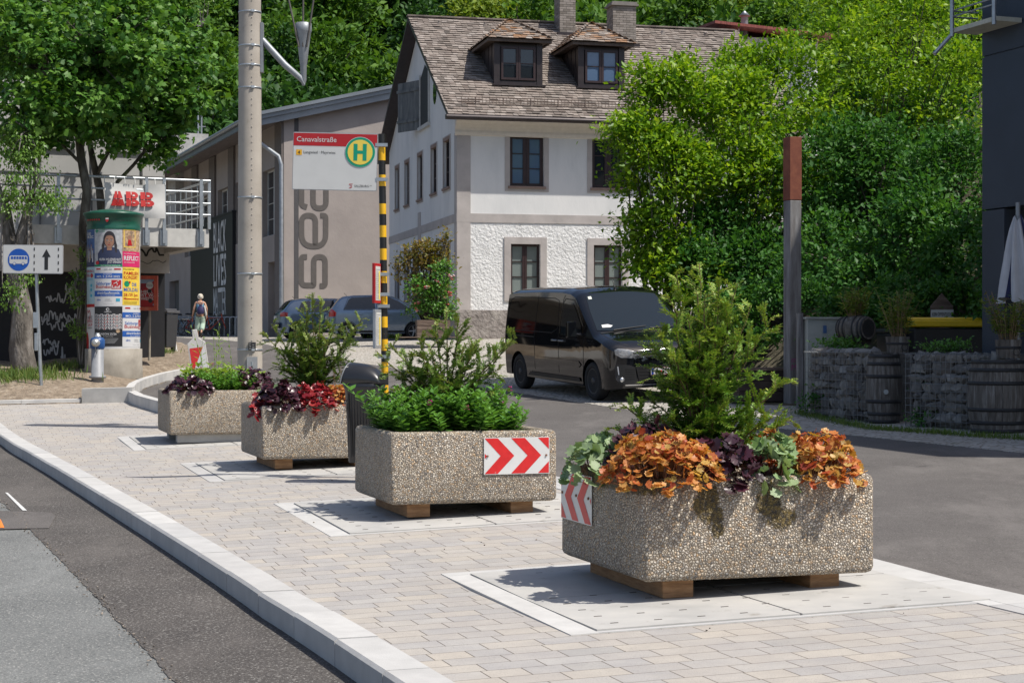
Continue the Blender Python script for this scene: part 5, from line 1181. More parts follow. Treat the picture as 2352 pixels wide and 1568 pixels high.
shrub('shrub', 'shaded shrub with long leaves beside the navy building above the yellow bin lid', [(2190, 430, 33, 120, 130), (2100, 560, 31, 120, 120), (2210, 620, 30, 110, 100), (2080, 690, 29.5, 80, 45)], 1200, shrub_d, .115, root=(8.4, 32.5, 3))
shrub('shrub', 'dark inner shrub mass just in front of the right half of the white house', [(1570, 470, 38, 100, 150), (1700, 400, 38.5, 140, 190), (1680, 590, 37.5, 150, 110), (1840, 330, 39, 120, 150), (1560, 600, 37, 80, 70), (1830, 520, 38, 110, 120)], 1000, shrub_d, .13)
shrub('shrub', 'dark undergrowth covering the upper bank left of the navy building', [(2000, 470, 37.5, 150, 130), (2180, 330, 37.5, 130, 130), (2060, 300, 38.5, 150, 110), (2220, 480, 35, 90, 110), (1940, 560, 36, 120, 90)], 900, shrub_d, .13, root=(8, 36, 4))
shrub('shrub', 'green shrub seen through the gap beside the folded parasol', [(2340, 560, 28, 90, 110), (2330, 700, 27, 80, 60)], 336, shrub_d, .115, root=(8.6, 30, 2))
# bush at the house corner and its wooden box
brn_l = leafmat('brownish green leaves', [(.10, .11, .02), (.17, .17, .03), (.26, .17, .05), (.09, .13, .02)], .5, .35)
t = thing('climbing_bush', 'airy brownish green bush growing at the corner of the white house', 'bush'); d = 50.8; mb = MB()
bl = [(tuple(P(a, b, d)), (r1/F*d, r1/F*d*.6, r2/F*d)) for a, b, r1, r2 in ((985, 620, 45, 60), (960, 590, 40, 35), (1010, 600, 28, 60), (930, 640, 28, 22), (1022, 550, 10, 25), (990, 680, 50, 40), (940, 600, 30, 20))]
V, Fc, rn, cen = cloud(bl, 260, 10, .12, .12, shell=.15); np_mesh('foliage', V, Fc, rn, brn_l, t); r = P(985, 765, d); branches(mb, r, cen, 60, .03); mb.build('stems', bark, t)
t = thing('flower_bush', 'dense green bush with small red flowers in the wooden box at the house corner', 'bush')
bl = [(tuple(P(a, b, 50)), (r1/F*50, r1/F*50*.5, r2/F*50)) for a, b, r1, r2 in ((1000, 690, 42, 45), (1015, 640, 26, 40), (975, 715, 35, 28), (1020, 720, 25, 25), (960, 660, 20, 25))]
V, Fc, rn, cen = cloud(bl, 330, 10, .10, .1, shell=.3); np_mesh('foliage', V, Fc, rn, green_l, t); mb = MB(); branches(mb, P(1000, 760, 50), cen, 30, .02); mb.build('stems', bark, t)
for j in range(11):
    c = cen[rng.integers(len(cen))]; mb = MB()
    for q in range(5): mb.lathe([(0, -.03), (.05, 0), (0, .03)], (c[0]+random.gauss(0, .04), c[1]-.15, c[2]+random.gauss(0, .04)), 6)
    mb.build('flower', M('red and white blossom', attr=True, cols=[(.5, .04, .05), (.55, .12, .12), (.7, .65, .6)], rough=.6), t)
t = thing('wooden_box', 'weathered brown plank box holding the flowering bush by the house corner', 'planter'); c = P(993, 776, 49.6); mb = MB()
wood = M('weathered brown planks', (.15, .11, .085), .9, cols=[(.08, .055, .045), (.16, .115, .09), (.24, .19, .155)], stretch=(.6, .6, 4), scale=5, bmp=.5, bscale=14)
for k in range(3): mb.box((c.x, c.y+.3, c.z+.1+k*.165), (.94, .6, .155), R(8))
mb.box((c.x-.05, c.y-.1, c.z+.02), (1.9, .1, .03), R(8)); mb.build('planks', wood, t)
# grass tufts and weeds
def grass(name, label, spots, n, h, mat, spread=.3, stuff=True):
    S_ = np.array([tuple(s) for s in spots]); k = rng.integers(len(S_), size=n); pos = S_[k]+rng.normal(size=(n, 3))*np.array([spread, spread, 0])
    pos[:, 2] -= .02; ax = nrm(rng.normal(size=(n, 3))*.35+np.array([0, 0, 1.])); V, Fc, rn = inst([(0, 0, 0), (.05, .5, 0), (0, 1, .15), (-.05, .5, 0)], [(0, 1, 2, 3)], pos, frames(ax, rdir(n)), h*(.4+.8*rng.random(n)))
    o = np_mesh(name, V, Fc, rn, mat); tag(o, label, 'grass', kind='stuff'); return o
gr_l = leafmat('grass', [(.06, .13, .02), (.11, .19, .03), (.19, .23, .06), (.07, .15, .02)], .6, .3)
def line_pts(pp, n): 
    out = []
    for a, b in zip(pp, pp[1:]):
        for k in range(n): out.append(a.lerp(b, k/n))
    return out
sp = [UM(a, b) for a, b in [(0, 868), (20, 862), (60, 868), (90, 860), (110, 850), (150, 846), (180, 846), (100, 872), (330, 815), (345, 812), (0, 880), (10, 872), (210, 842), (40, 872)]]
grass('grass', 'grass growing round the tree trunks on the soil mound', sp, 2600, .22, gr_l, .35)
sp = line_pts([U(a, b) for a, b in [(1835, 948), (1900, 965), (2000, 985), (2100, 992), (2250, 1003), (2400, 1012)]], 30)
grass('grass', 'grass fringe at the foot of the stone baskets and barrels', sp, 3000, .10, gr_l, .08)
sp = line_pts([U(a, b) for a, b in [(860, 775), (905, 778), (955, 778)]], 10)
grass('grass', 'grass under the parked cars and the wooden box', sp, 900, .2, gr_l, .3)
# ------------------------------------------------ vehicles
def lerpk(K, x):
    if x <= K[0][0]: return K[0][1]
    for (a, b), (c, d) in zip(K, K[1:]):
        if x <= c: return b+(d-b)*(x-a)/(c-a)
    return K[-1][1]
class Car:
    """lofted body: zt roof and bonnet line along the length, plan rounding at both ends, sides leaning in above the waist"""
    def __init__(s, Lh, W, zt, zb, belt, lean, bul=(.25, .25), nose=2.6, r=.09, crown=.05):
        s.L, s.W, s.zt, s.zb, s.belt, s.lean, s.bul, s.n, s.r, s.cr = Lh, W, zt, zb, belt, lean, bul, nose, r, crown
    def plan(s, x):
        e = s.L/2-abs(x); b = s.bul[0] if x > 0 else s.bul[1]
        return 1 if e >= b else max(.0, 1-((b-e)/b)**s.n)**(1/s.n)*.98+.02
    def hw(s, x, z):
        q = s.W/2*s.plan(x)
        if z > s.belt: q -= s.lean*(z-s.belt)**1.15
        if z < .55: q -= .10*(.55-z)**1.3
        q -= .02*abs(sin((z-.3)*3.2))*0
        return q
    def top(s, x, y):
        q = max(.05, s.hw(x, lerpk(s.zt, x)-s.r)); return lerpk(s.zt, x)-s.cr*(abs(y)/q)**2.4
    def fx(s, y, z):
        """front surface: where the nose stands at height z"""
        K = [(b, a) for a, b in s.zt if a > s.L/2-.4][::-1]; K.sort(); zc = z+s.cr*(abs(y)/(s.W*.46))**2.4; x0 = lerpk(K, zc) if zc > K[0][0] else s.L/2
        q = min(.999, abs(y)/(s.W/2)*(1+.06*max(0, .6-z))); return min(x0, s.L/2-s.bul[0]*(1-(1-q**s.n)**(1/s.n)))+.005
    def body(s, name, mat, parent, wheels, wr):
        xs = set()
        for k in range(15): t = (k/14); xs.add(round(s.L/2-s.bul[0]*(1-(1-t**2)**.5) if k < 14 else s.L/2-s.bul[0], 4)); xs.add(round(-(s.L/2-s.bul[1]*(1-(1-t**2)**.5)) if k < 14 else -(s.L/2-s.bul[1]), 4))
        for a, _ in s.zt: xs.add(round(a, 4))
        x = -s.L/2+.3
        while x < s.L/2-.3: xs.add(round(x, 4)); x += .12
        xs = sorted(q for q in xs if abs(q) <= s.L/2-.004); keep = [xs[0]]
        for q in xs[1:]:
            if q-keep[-1] > .012: keep.append(q)
        xs = keep; mb = MB(); rings = []
        for x in xs:
            zt = lerpk(s.zt, x); zb = lerpk(s.zb, x); r = min(s.r, (zt-zb)*.3); pts = []
            for k in range(12): z = zb+(zt-r-zb)*k/11; pts.append((s.hw(x, z), z))
            q = s.hw(x, zt-r)
            for k in range(1, 5): a = pi/2*k/5; pts.append((q-r*1.2*(1-cos(a)), zt-r+r*sin(a)-s.cr))
            q2 = q-r*1.2
            for k in range(6): y = q2*(1-k/5); pts.append((y, s.top(x, y) if k else (zt-s.cr*.98*(q2/q)**2.4)))
            full = [(x, y, z) for y, z in pts]+[(x, -y, z) for y, z in pts[:-1][::-1]]
            rings.append(full)
        n = len(rings[0]); vs = [v for r_ in rings for v in r_]
        fs = [(i*n+j, i*n+(j+1) % n, (i+1)*n+(j+1) % n, (i+1)*n+j) for i in range(len(rings)-1) for j in range(n)]
        fs += [tuple(range(n))[::-1], tuple((len(rings)-1)*n+j for j in range(n))]
        mb.add(vs, fs, smooth=True); o = mb.build(name, mat)
        cut = MB()
        for wx in wheels:
            for sg in (-1, 1): cut.lathe([(wr, s.W/2-.3), (wr, s.W/2+.3)], (wx, 0, wr*.88), 28, T=Matrix.Scale(sg, 4, (0, 1, 0)), axis='Y')
        co_ = cut.build('cut', mat); m = o.modifiers.new('b', 'BOOLEAN'); m.object = co_; m.operation = 'DIFFERENCE'; m.solver = 'EXACT'
        bpy.context.view_layer.update(); me = bpy.data.meshes.new_from_object(o.evaluated_get(bpy.context.evaluated_depsgraph_get()))
        o.modifiers.clear(); o.data = me; me.name = name; bpy.data.objects.remove(co_)
        try: me.set_sharp_from_angle(angle=R(32))
        except Exception: pass
        o.parent = parent; return o
    def patch(s, name, pts, mat, parent, mode='side', off=.006, sg=-1, th=0, step=.09, build=True, mb=None):
        """panel lying on the body: pts (x,z) on a side, (x,y) on top, (y,z) on the nose"""
        b = bmesh.new(); vs = [b.verts.new((p[0], p[1], 0)) for p in pts]; b.faces.new(vs); bmesh.ops.triangulate(b, faces=b.faces)
        for ax in (0, 1):
            lo, hi = min(p[ax] for p in pts), max(p[ax] for p in pts); q = lo+step
            while q < hi-1e-3:
                bmesh.ops.bisect_plane(b, geom=b.verts[:]+b.edges[:]+b.faces[:], plane_co=(q, 0, 0) if ax == 0 else (0, q, 0), plane_no=(1, 0, 0) if ax == 0 else (0, 1, 0)); q += step
        def mp(p, o_):
            if mode == 'side': return (p.x, sg*(s.hw(p.x, p.y)+o_), p.y)
            if mode == 'top':
                e = .02; sx = -(s.top(p.x+e, p.y)-s.top(p.x-e, p.y))/(2*e); k = 1/sqrt(1+sx*sx); return (p.x+sx*k*o_, p.y, s.top(p.x, p.y)+k*o_)
            return (s.fx(p.x, p.y)+o_, p.x, p.y)
        V = [mp(v.co, off) for v in b.verts]; Fc = [tuple(v.index for v in f.verts) for f in b.faces]; b.verts.index_update()
        Fc = [tuple(v.index for v in f.verts) for f in b.faces]; own = mb is None; mb = mb or MB(); mb.add(V, Fc, .5, smooth=True); b.free()
        if own: return mb.build(name, mat, parent)
def strip(a, b, w):
    a, b = Vector(a), Vector(b); d = (b-a).normalized(); n = Vector((-d.y, d.x))*w/2; return [tuple(a-n), tuple(b-n), tuple(b+n), tuple(a+n)]
def path_poly(pts, w):
    p = [Vector(q) for q in pts]; return [tuple(q) for q in offs(p, w/2)]+[tuple(q) for q in offs(p, -w/2)[::-1]]
tyre_m = M('tyre rubber', (.018, .018, .019), .85, var=.2, bmp=.3, bscale=40, bdist=.004); gap_m = M('dark shut line', (.004, .004, .005), .7)
def wheel(parent, x, sg, W, rad, rimm, hubc=None, steel=True, wd=.2):
    T = Matrix.Translation((x, sg*(W/2-.115), rad)) @ (Matrix.Identity(4) if sg > 0 else Matrix.Rotation(pi, 4, 'Z')); mb = MB(); r = rad
    mb.lathe([(r*.66, -wd/2), (r*.93, -wd/2), (r*.985, -wd/2+.03), (r, -wd/2+.06), (r, wd/2-.06), (r*.985, wd/2-.03), (r*.92, wd/2), (r*.7, wd/2+.004), (r*.66, wd/2-.02)], n=40, T=T, axis='Y')
    w = mb.build('wheel', tyre_m, parent); mb = MB()
    if steel:
        mb.lathe([(r*.68, wd/2-.05), (r*.67, wd/2-.012), (r*.62, wd/2-.01), (r*.58, wd/2-.05), (r*.5, wd/2-.04), (r*.36, wd/2-.02), (r*.3, wd/2-.05), (r*.2, wd/2-.05), (r*.18, wd/2-.01), (0, wd/2-.008)], n=40, T=T, axis='Y')
        for k in range(14): a = 2*pi*k/14; mb.box((cos(a)*r*.53, wd/2-.041, sin(a)*r*.53), (.03, .006, .03), T=T, mat=1)
    else:
        mb.lathe([(r*.68, wd/2-.06), (r*.67, wd/2-.012), (r*.63, wd/2-.012), (r*.62, wd/2-.08), (0, wd/2-.09)], n=32, T=T, axis='Y')
        for k in range(5):
            a = 2*pi*k/5; mb.tube([T @ Vector((0, wd/2-.03, 0)), T @ Vector((cos(a)*r*.62, wd/2-.015, sin(a)*r*.62))], [r*.12, r*.08], 6)
        mb.lathe([(r*.16, wd/2-.03), (r*.12, wd/2-.005), (0, wd/2)], n=16, T=T, axis='Y')
    mb.build('rim', [rimm, gap_m], w)
# --- black van
paint_k = M('black car paint', (.004, .0045, .006), .05, coat=.6, var=.1, spec=.5); trim = M('black plastic trim', (.016, .016, .017), .5, var=.2); chrome = M('chrome', (.75, .76, .78), .12, 1, var=.03)
scr = glassmat('windscreen glass', (.012, .018, .024), .01, .5); carglass = glassmat('car side glass', (.012, .018, .022), .03)
V = Car(4.96, 1.92, [(-2.48, 1.5), (-2.46, 1.7), (-2.41, 1.82), (-2.3, 1.885), (-2.0, 1.91), (-.8, 1.94), (.2, 1.94), (.55, 1.915), (.76, 1.86), (.85, 1.8), (1.2, 1.53), (1.6, 1.24), (1.68, 1.19), (1.78, 1.165), (2.05, 1.1), (2.25, 1.02), (2.36, .945), (2.42, .88), (2.455, .8), (2.475, .7), (2.48, .6)], [(-2.48, .4), (-2.3, .27), (2.2, .22), (2.48, .26)], 1.0, .155, (.34, .16), 2.3, .1)
vc = Vector((1.66, 32.1)); vh = atan2(-.925, .38); gz = G(vc.x, vc.y)
van = thing('van', 'black panel van parked in front of the white house facing the camera', 'van', (vc.x, vc.y, 0), vh)
fwd = Vector((cos(vh), sin(vh))); lft = Vector((-sin(vh), cos(vh)))
zf = G(*(vc+fwd*1.6)); zr_ = G(*(vc-fwd*1.67)); pit = atan2(zr_-zf, 3.27); zl_, zr2 = G(*(vc+lft*.8)), G(*(vc-lft*.8)); van.rotation_euler = (atan2(zl_-zr2, 1.6), pit, vh); van.location.z = (zf+zr_)/2
bo = V.body('body', paint_k, van, (1.6, -1.675), .385)
for x in (1.6, -1.675):
    for sg in (-1, 1): wheel(van, x, sg, 1.92, .335, M('black steel rim', (.05, .05, .052), .45))
mb = MB(); mb.b2((-2.0, -.75, .3), (2.0, .75, .5)); mb.build('underbody', trim, van)
for sg in (-1, 1):
    V.patch('side_window', [(.33, 1.13), (.30, 1.25), (.34, 1.6), (.40, 1.67), (.5, 1.69), (.72, 1.66), (.92, 1.5), (1.16, 1.27), (1.2, 1.14), (1.1, 1.1), (.45, 1.1)], carglass, van, sg=sg)
    for a in ([(.22, .42), (.22, 1.05), (.27, 1.72), (.33, 1.80)], [(-.88, .42), (-.88, 1.78)], [(1.28, .55), (1.3, .95), (1.36, 1.1)]): V.patch('door_gap', path_poly(a, .012), gap_m, van, sg=sg, off=.003)
    V.patch('window_frame', path_poly([(.27, 1.12), (.24, 1.3), (.28, 1.66), (.37, 1.74), (.74, 1.72), (.96, 1.55), (1.24, 1.27)], .02), M('satin black trim', (.02, .02, .02), .3), van, sg=sg, off=.004)
    V.patch('sliding_rail', path_poly([(-2.3, 1.02), (-.9, 1.02)], .02), gap_m, van, sg=sg, off=.003)
    V.patch('panel_crease', path_poly([(-2.22, 1.12), (-2.25, 1.5), (-2.18, 1.68), (-2.0, 1.74), (-.1, 1.74), (.1, 1.7), (.15, 1.2), (-.1, 1.12), (-2.22, 1.12)], .014), gap_m, van, sg=sg, off=.0025)
    V.patch('sill_trim', [(-1.2, .3), (1.15, .3), (1.12, .37), (-1.1, .37)], trim, van, sg=sg, off=.02)
    V.patch('side_moulding', [(-.85, .55), (1.1, .55), (1.2, .6), (1.1, .66), (-.85, .66)], paint_k, van, sg=sg, off=.014)
    for hx in (.36, .06):
        mb = MB(); y = sg*(V.hw(hx, 1.0)+.03); mb.tube([(hx-.09, y-sg*.03, .99), (hx-.07, y, .99), (hx+.07, y, .99), (hx+.09, y-sg*.03, .99)], .016, 8); mb.build('door_handle', M('satin chrome handle', (.3, .3, .31), .3, .8), van)
    mb = MB(); y = sg*(V.hw(1.14, 1.15)); mb.tube([(1.18, y-sg*.03, 1.12), (1.16, y+sg*.09, 1.14)], .03, 8); mb.box((1.14, y+sg*.17, 1.22), (.1, .19, .27), taper=(.8, .85)); mr = mb.build('wing_mirror', paint_k, van, bevel=.035)
    mb = MB(); mb.box((1.085, y+sg*.17, 1.22), (.008, .15, .2)); mb.build('mirror_glass', chrome, mr)
    # headlight
    hl = [(sg*a, b) for a, b in ((.46, .80), (.5, .86), (.62, .905), (.80, .925), (.86, .90), (.85, .82), (.76, .77), (.6, .755))]
    o = V.patch('headlight', hl, M('headlight lens', (.20, .21, .225), .08, coat=1, var=.3, scale=30), van, 'nose', .01, step=.05)
    V.patch('lamp_bowl', [(sg*a, b) for a, b in ((.64, .80), (.66, .87), (.76, .885), (.80, .83), (.74, .795))], M('lamp bowl', (.6, .62, .65), .15, .7, var=.3, scale=40), o, 'nose', .014, step=.05)
    V.patch('lamp_outline', [(sg*a, b) for a, b in path_poly([(.48, .80), (.60, .83), (.62, .79), (.75, .785), (.83, .82)], .014)], chrome, o, 'nose', .016, step=.04)
    V.patch('fog_surround', [(sg*a, b) for a, b in ((.5, .36), (.53, .6), (.62, .64), (.82, .66), (.86, .6), (.84, .4), (.78, .33), (.56, .31))], trim, van, 'nose', .006)
    for k in range(5): V.patch('fog_grille_bar', [(sg*a, b) for a, b in path_poly([(.54, .4+k*.04), (.7, .4+k*.042)], .01)], gap_m, van, 'nose', .01)
    V.patch('day_light', [(sg*a, b) for a, b in path_poly([(.80, .48), (.815, .62)], .016)], M('day light strip', (.6, .62, .65), .2), van, 'nose', .012)
    mb = MB(); mb.lathe([(0, .02), (.03, .016), (.042, 0)], (V.fx(.72, .4)-.0, sg*.75, .395), 16, axis='X'); mb.build('fog_light', M('lamp bowl'), van)
    mb = MB(); mb.box((-2.42, sg*.83, 1.02), (.1, .08, .5)); mb.build('tail_light', M('red tail light', (.4, .01, .015), .15, coat=1), van, bevel=.03)
V.patch('windscreen', [(.83, -.68), (1.18, -.76), (1.6, -.83), (1.655, -.6), (1.68, 0), (1.655, .6), (1.6, .83), (1.18, .76), (.83, .68), (.80, .3), (.79, 0), (.80, -.3)], scr, van, 'top', .008)
V.patch('parking_disc', [(1.5, -.70), (1.56, -.71), (1.575, -.56), (1.54, -.5), (1.5, -.58)], M('white paper', (.6, .6, .6), .5), van, 'top', .011)
V.patch('sticker', [(.86, -.655), (.92, -.665), (.92, -.60), (.86, -.59)], M('pale sticker', (.6, .62, .55), .5), van, 'top', .012)
V.patch('bonnet_gap', path_poly([(1.74, -.80), (1.95, -.80), (2.2, -.72), (2.31, -.58)], .012), gap_m, van, 'top', .003); V.patch('bonnet_gap', path_poly([(1.74, .80), (1.95, .80), (2.2, .72), (2.31, .58)], .012), gap_m, van, 'top', .003)
V.patch('scuttle', [(1.66, -.8), (1.71, -.8), (1.735, 0), (1.71, .8), (1.66, .8), (1.69, 0)], trim, van, 'top', .006)
for y0, y1 in ((-.55, .1), (.15, .7)):
    mb = MB(); mb.tube([(1.68, y0, V.top(1.68, y0)+.03), (1.62, y1, V.top(1.62, y1)+.03)], [.012, .007], 6); mb.build('wiper', trim, van)
mb = MB(); mb.tube([(.62, 0, 1.90), (.52, 0, 2.06)], [.012, .006], 6); mb.lathe([(.03, -.02), (.02, .02)], (.63, 0, 1.91), 10); mb.build('aerial', trim, van)
for z in (.845, .765):
    V.patch('chrome_bar', path_poly([(-.56, z-.005), (-.4, z), (-.13, z)], .022), chrome, van, 'nose', .014); V.patch('chrome_bar', path_poly([(.13, z), (.4, z), (.56, z-.005)], .022), chrome, van, 'nose', .014)
V.patch('upper_grille', [(-.5, .775), (.5, .775), (.5, .835), (-.5, .835)], gap_m, van, 'nose', .008)
for z in (.80, .86): V.patch('chevron_badge', path_poly([(-.13, z-.03), (-.09, z-.03), (0, z+.05), (.09, z-.03), (.13, z-.03)], .035), chrome, van, 'nose', .022, step=.03)
V.patch('lower_grille', [(-.46, .34), (.46, .34), (.52, .62), (-.52, .62)], gap_m, van, 'nose', .006)
for k in range(5): V.patch('grille_bar', path_poly([(-.46, .37+k*.055), (.46, .37+k*.055)], .012), trim, van, 'nose', .012)
V.patch('bumper_line', path_poly([(-.7, .30), (.7, .30)], .018), chrome, van, 'nose', .012)
mb = MB(); xx = V.fx(0, .5)+.02; mb.box((xx, 0, .52), (.012, .53, .125), mat=0); mb.b2((xx+.0065, -.255, .465), (xx+.0075, -.215, .575), mat=1)
Tp = Matrix.Translation((xx+.009, 0, .485)) @ Matrix.Rotation(pi/2, 4, 'Z'); textmb(mb, 'SL', 0, 0, .105, x_ if False else 0, align='CENTER', mat=2, T=Tp @ Matrix.Translation((-.15, 0, 0)), xs=.8); textmb(mb, '857 TD', 0, 0, .105, align='CENTER', mat=2, T=Tp @ Matrix.Translation((.08, 0, 0)), xs=.8)
disc(mb, -.075, .035, .018, 0, 3, T=Tp); mb.b2((xx+.0065, -.262, .458), (xx+.007, .262, .4635), mat=3); mb.b2((xx+.0065, -.262, .5775), (xx+.007, .262, .582), mat=3)
mb.build('number_plate', [M('plate white', (.65, .65, .64), .4), M('plate blue', (.02, .06, .35), .4), gap_m, M('plate red', (.5, .02, .02), .4)], van)
# --- two small grey-blue cars
paint_b = M('blue grey metallic paint', (.17, .24, .33), .25, .4, coat=1, var=.06)
tail_m = M('red tail light'); silver = M('silver alloy rim', (.4, .41, .42), .3, .8)
def hatch(name, label, x, y, ang, Lh, W, H_, sc, wins, pillars):
    k = H_/1.5
    C = Car(Lh, W, [(-Lh/2, .72), (-Lh/2+.03, .92*k), (-Lh/2+.1, 1.0*k), (-Lh/2+.17, 1.06*k), (-Lh/2+.42, 1.36*k), (-Lh/2+.55, 1.44*k), (-Lh/2+.9, 1.48*k), (-.1, 1.5*k), (.35, 1.46*k), (.62, 1.36*k), (1.18, .99*k), (1.3, .95*k), (Lh/2-.4, .86*k), (Lh/2-.15, .75*k), (Lh/2-.03, .62), (Lh/2, .55)], [(-Lh/2, .36), (-Lh/2+.3, .22), (Lh/2-.3, .22), (Lh/2, .3)], .92*k, .42, (.45, .3), 2.4, .09)
    t = thing(name, label, 'car', (x, y, G(x, y)), ang, None); t.scale = (sc,)*3
    wb = (Lh/2-.75, -Lh/2+.68); C.body('body', paint_b, t, wb, .345)
    for wx in wb:
        for sg in (-1, 1): wheel(t, wx, sg, W, .3, silver, steel=False, wd=.19)
    for sg in (-1, 1):
        for w_ in wins: C.patch('side_window', [(a, b*k) for a, b in w_], carglass, t, sg=sg)
        for g_ in pillars: C.patch('door_gap', path_poly([(a, b*k) for a, b in g_], .014), gap_m, t, sg=sg, off=.003)
        C.patch('tail_light', [(-Lh/2+.06, .78), (-Lh/2+.28, .80), (-Lh/2+.30, .92), (-Lh/2+.14, 1.02*k if Lh < 4 else .95), (-Lh/2+.06, .92)], tail_m, t, sg=sg, off=.008, step=.04)
        C.patch('sill_trim', [(-Lh/2+1.05, .25), (Lh/2-1.1, .25), (Lh/2-1.1, .32), (-Lh/2+1.05, .32)], trim, t, sg=sg, off=.01)
        for hx in (-.75, .22): mb = MB(); y_ = sg*(C.hw(hx, .86)+.02); mb.tube([(hx-.09, y_-sg*.02, .86), (hx-.06, y_, .86), (hx+.06, y_, .86), (hx+.09, y_-sg*.02, .86)], .015, 6); mb.build('door_handle', paint_b, t)
        mb = MB(); mb.box((.82, sg*(C.hw(.82, .98)+.09), 1.0), (.09, .17, .13)); mb.build('wing_mirror', trim, t, bevel=.03)
    C.patch('rear_window', [(-Lh/2+.19, -W*.36), (-Lh/2+.44, -W*.31), (-Lh/2+.44, W*.31), (-Lh/2+.19, W*.36)], carglass, t, 'top', .008)
    C.patch('windscreen', [(.66, -W*.33), (1.15, -W*.4), (1.18, 0), (1.15, W*.4), (.66, W*.33), (.62, 0)], carglass, t, 'top', .008)
    mb = MB(); mb.box((-Lh/2-.01, 0, .48), (.06, W*.82, .2)); mb.build('rear_bumper', M('grey plastic', (.07, .07, .075), .5), t, bevel=.03)
    mb = MB(); mb.box((-Lh/2-.005, 0, .76), (.02, .5, .11)); mb.build('number_plate', M('plate white'), t)
    mb = MB(); mb.tube([(-Lh/2+.7, 0, 1.46*k), (-Lh/2+.6, 0, 1.55*k)], .008, 5); mb.build('aerial', trim, t); return t
w5 = [[(-1.28, 1.0), (-1.12, 1.32), (-1.02, 1.38), (-.28, 1.42), (-.22, 1.0)], [(-.14, 1.0), (-.18, 1.42), (.3, 1.38), (.55, 1.28), (1.0, 1.0)]]
p5 = [[(-.18, .3), (-.18, 1.42)], [(1.02, .35), (1.02, .95)], [(-1.3, .98), (-1.14, 1.36), (-.95, 1.43), (.3, 1.43)], [(-1.3, .98), (1.05, .97)]]
hatch('parked_car', 'blue grey five-door car parked beside the house gable, nearest the bus stop pole', X(745, 57)+1.78, 57.5, R(9), 3.68, 1.66, 1.55, .96, w5, p5)
w3_ = [[(-1.5, .98), (-1.34, 1.3), (-1.2, 1.36), (-1.0, 1.37), (-1.05, .97)], [(-1.0, .97), (-.94, 1.38), (-.2, 1.40), (-.14, .97)], [(-.06, .97), (-.1, 1.40), (.35, 1.35), (.98, .97)]]
hatch('parked_car', 'darker hatchback with red tail lights parked half behind the blue grey car', X(630, 62)+2.1, 62.4, R(17), 4.25, 1.79, 1.46, 1.0, w3_, p5)
# --- bicycles and racks along the dark wall
def bicycle(frm, lab):
    t = thing('bicycle', lab, 'bicycle', (0, 0, 0), 0, 'bicycles in the rack')
    for wx in (-.52, .52):
        mb = MB()
        for k in range(24): a, b = 2*pi*k/24, 2*pi*(k+1)/24; mb.tube([(wx+.33*cos(a), 0, .34+.33*sin(a)), (wx+.33*cos(b), 0, .34+.33*sin(b))], .02, 5, cap=False)
        for k in range(8): a = pi*k/8; mb.tube([(wx+.32*cos(a), 0, .34+.32*sin(a)), (wx-.32*cos(a), 0, .34-.32*sin(a))], .004, 3, cap=False)
        mb.build('wheel', M('grey tyre', (.07, .07, .07), .7), t)
    mb = MB()
    for pp in ([(-.52, 0, .34), (-.12, 0, .3), (.35, 0, .78), (-.22, 0, .78), (-.12, 0, .3)], [(-.52, 0, .34), (-.22, 0, .78), (-.25, 0, .92)], [(.52, 0, .34), (.38, 0, .72), (.34, 0, .95)]): mb.tube(pp, .024, 6)
    mb.build('frame', frm, t); mb = MB(); mb.tube([(.30, -.28, 1.0), (.36, 0, .97), (.30, .28, 1.0)], .018, 6); mb.build('handlebar', chrome, t)
    mb = MB(); mb.box((-.27, 0, .95), (.26, .15, .07), taper=(.8, .8)); mb.build('saddle', trim, t, bevel=.02); mb = MB(); mb.box((-.85, 0, .66), (.04, .08, .08)); mb.build('reflector', tail_m, t)
    mb = MB(); mb.box((-.5, 0, .72), (.34, .16, .03)); mb.build('carrier', chrome, t); return t
protos = [bicycle(M('pale blue bicycle frame', (.2, .32, .42), .35, .3), 'bicycle with a pale blue frame in the row along the dark wall'), bicycle(M('red bicycle frame', (.45, .06, .03), .35, .2), 'bicycle with a red frame in the row along the dark wall'), bicycle(M('silver bicycle frame', (.45, .46, .47), .3, .7), 'bicycle with a silver frame in the row along the dark wall')]
used_ = set(); rs = random.Random(2)
for i, pxx in enumerate((398, 412, 424, 437, 485, 496, 510, 522, 533)):
    v, _ = SB.sd(pxx, 700, -1.3); w_ = SB.o+SB.n*v+SB.u*(-2.1); loc = (w_.x, w_.y, G(w_.x, w_.y)); rz = SB.a+rs.uniform(-.5, .5)+(pi if i % 3 == 0 else 0); t = protos[(i*2) % 3]
    if id(t) not in used_: used_.add(id(t)); t.location = loc; t.rotation_euler = (R(4), 0, rz)
    else: q = dup(t, loc, rz); q.rotation_euler = (R(rs.uniform(-9, 9)), 0, rz)
t = thing('bicycle_rack', 'hooped steel bicycle rack along the dark wall', 'bicycle rack', (0, 0, 0), 0)
for k in range(13):
    v, _ = SB.sd(392+k*12.2, 700, -1.75); w_ = SB.o+SB.n*v+SB.u*(-1.5); g = G(w_.x, w_.y); u3 = Vector((*SB.u, 0)); b0 = Vector((w_.x, w_.y, g)); mb = MB()
    mb.tube([b0, b0+up*.75, b0+up*.82+u3*.08, b0+up*.82+u3*.4, b0+up*.75+u3*.48, b0+u3*.48], .022, 6); mb.build('hoop', galv, t)
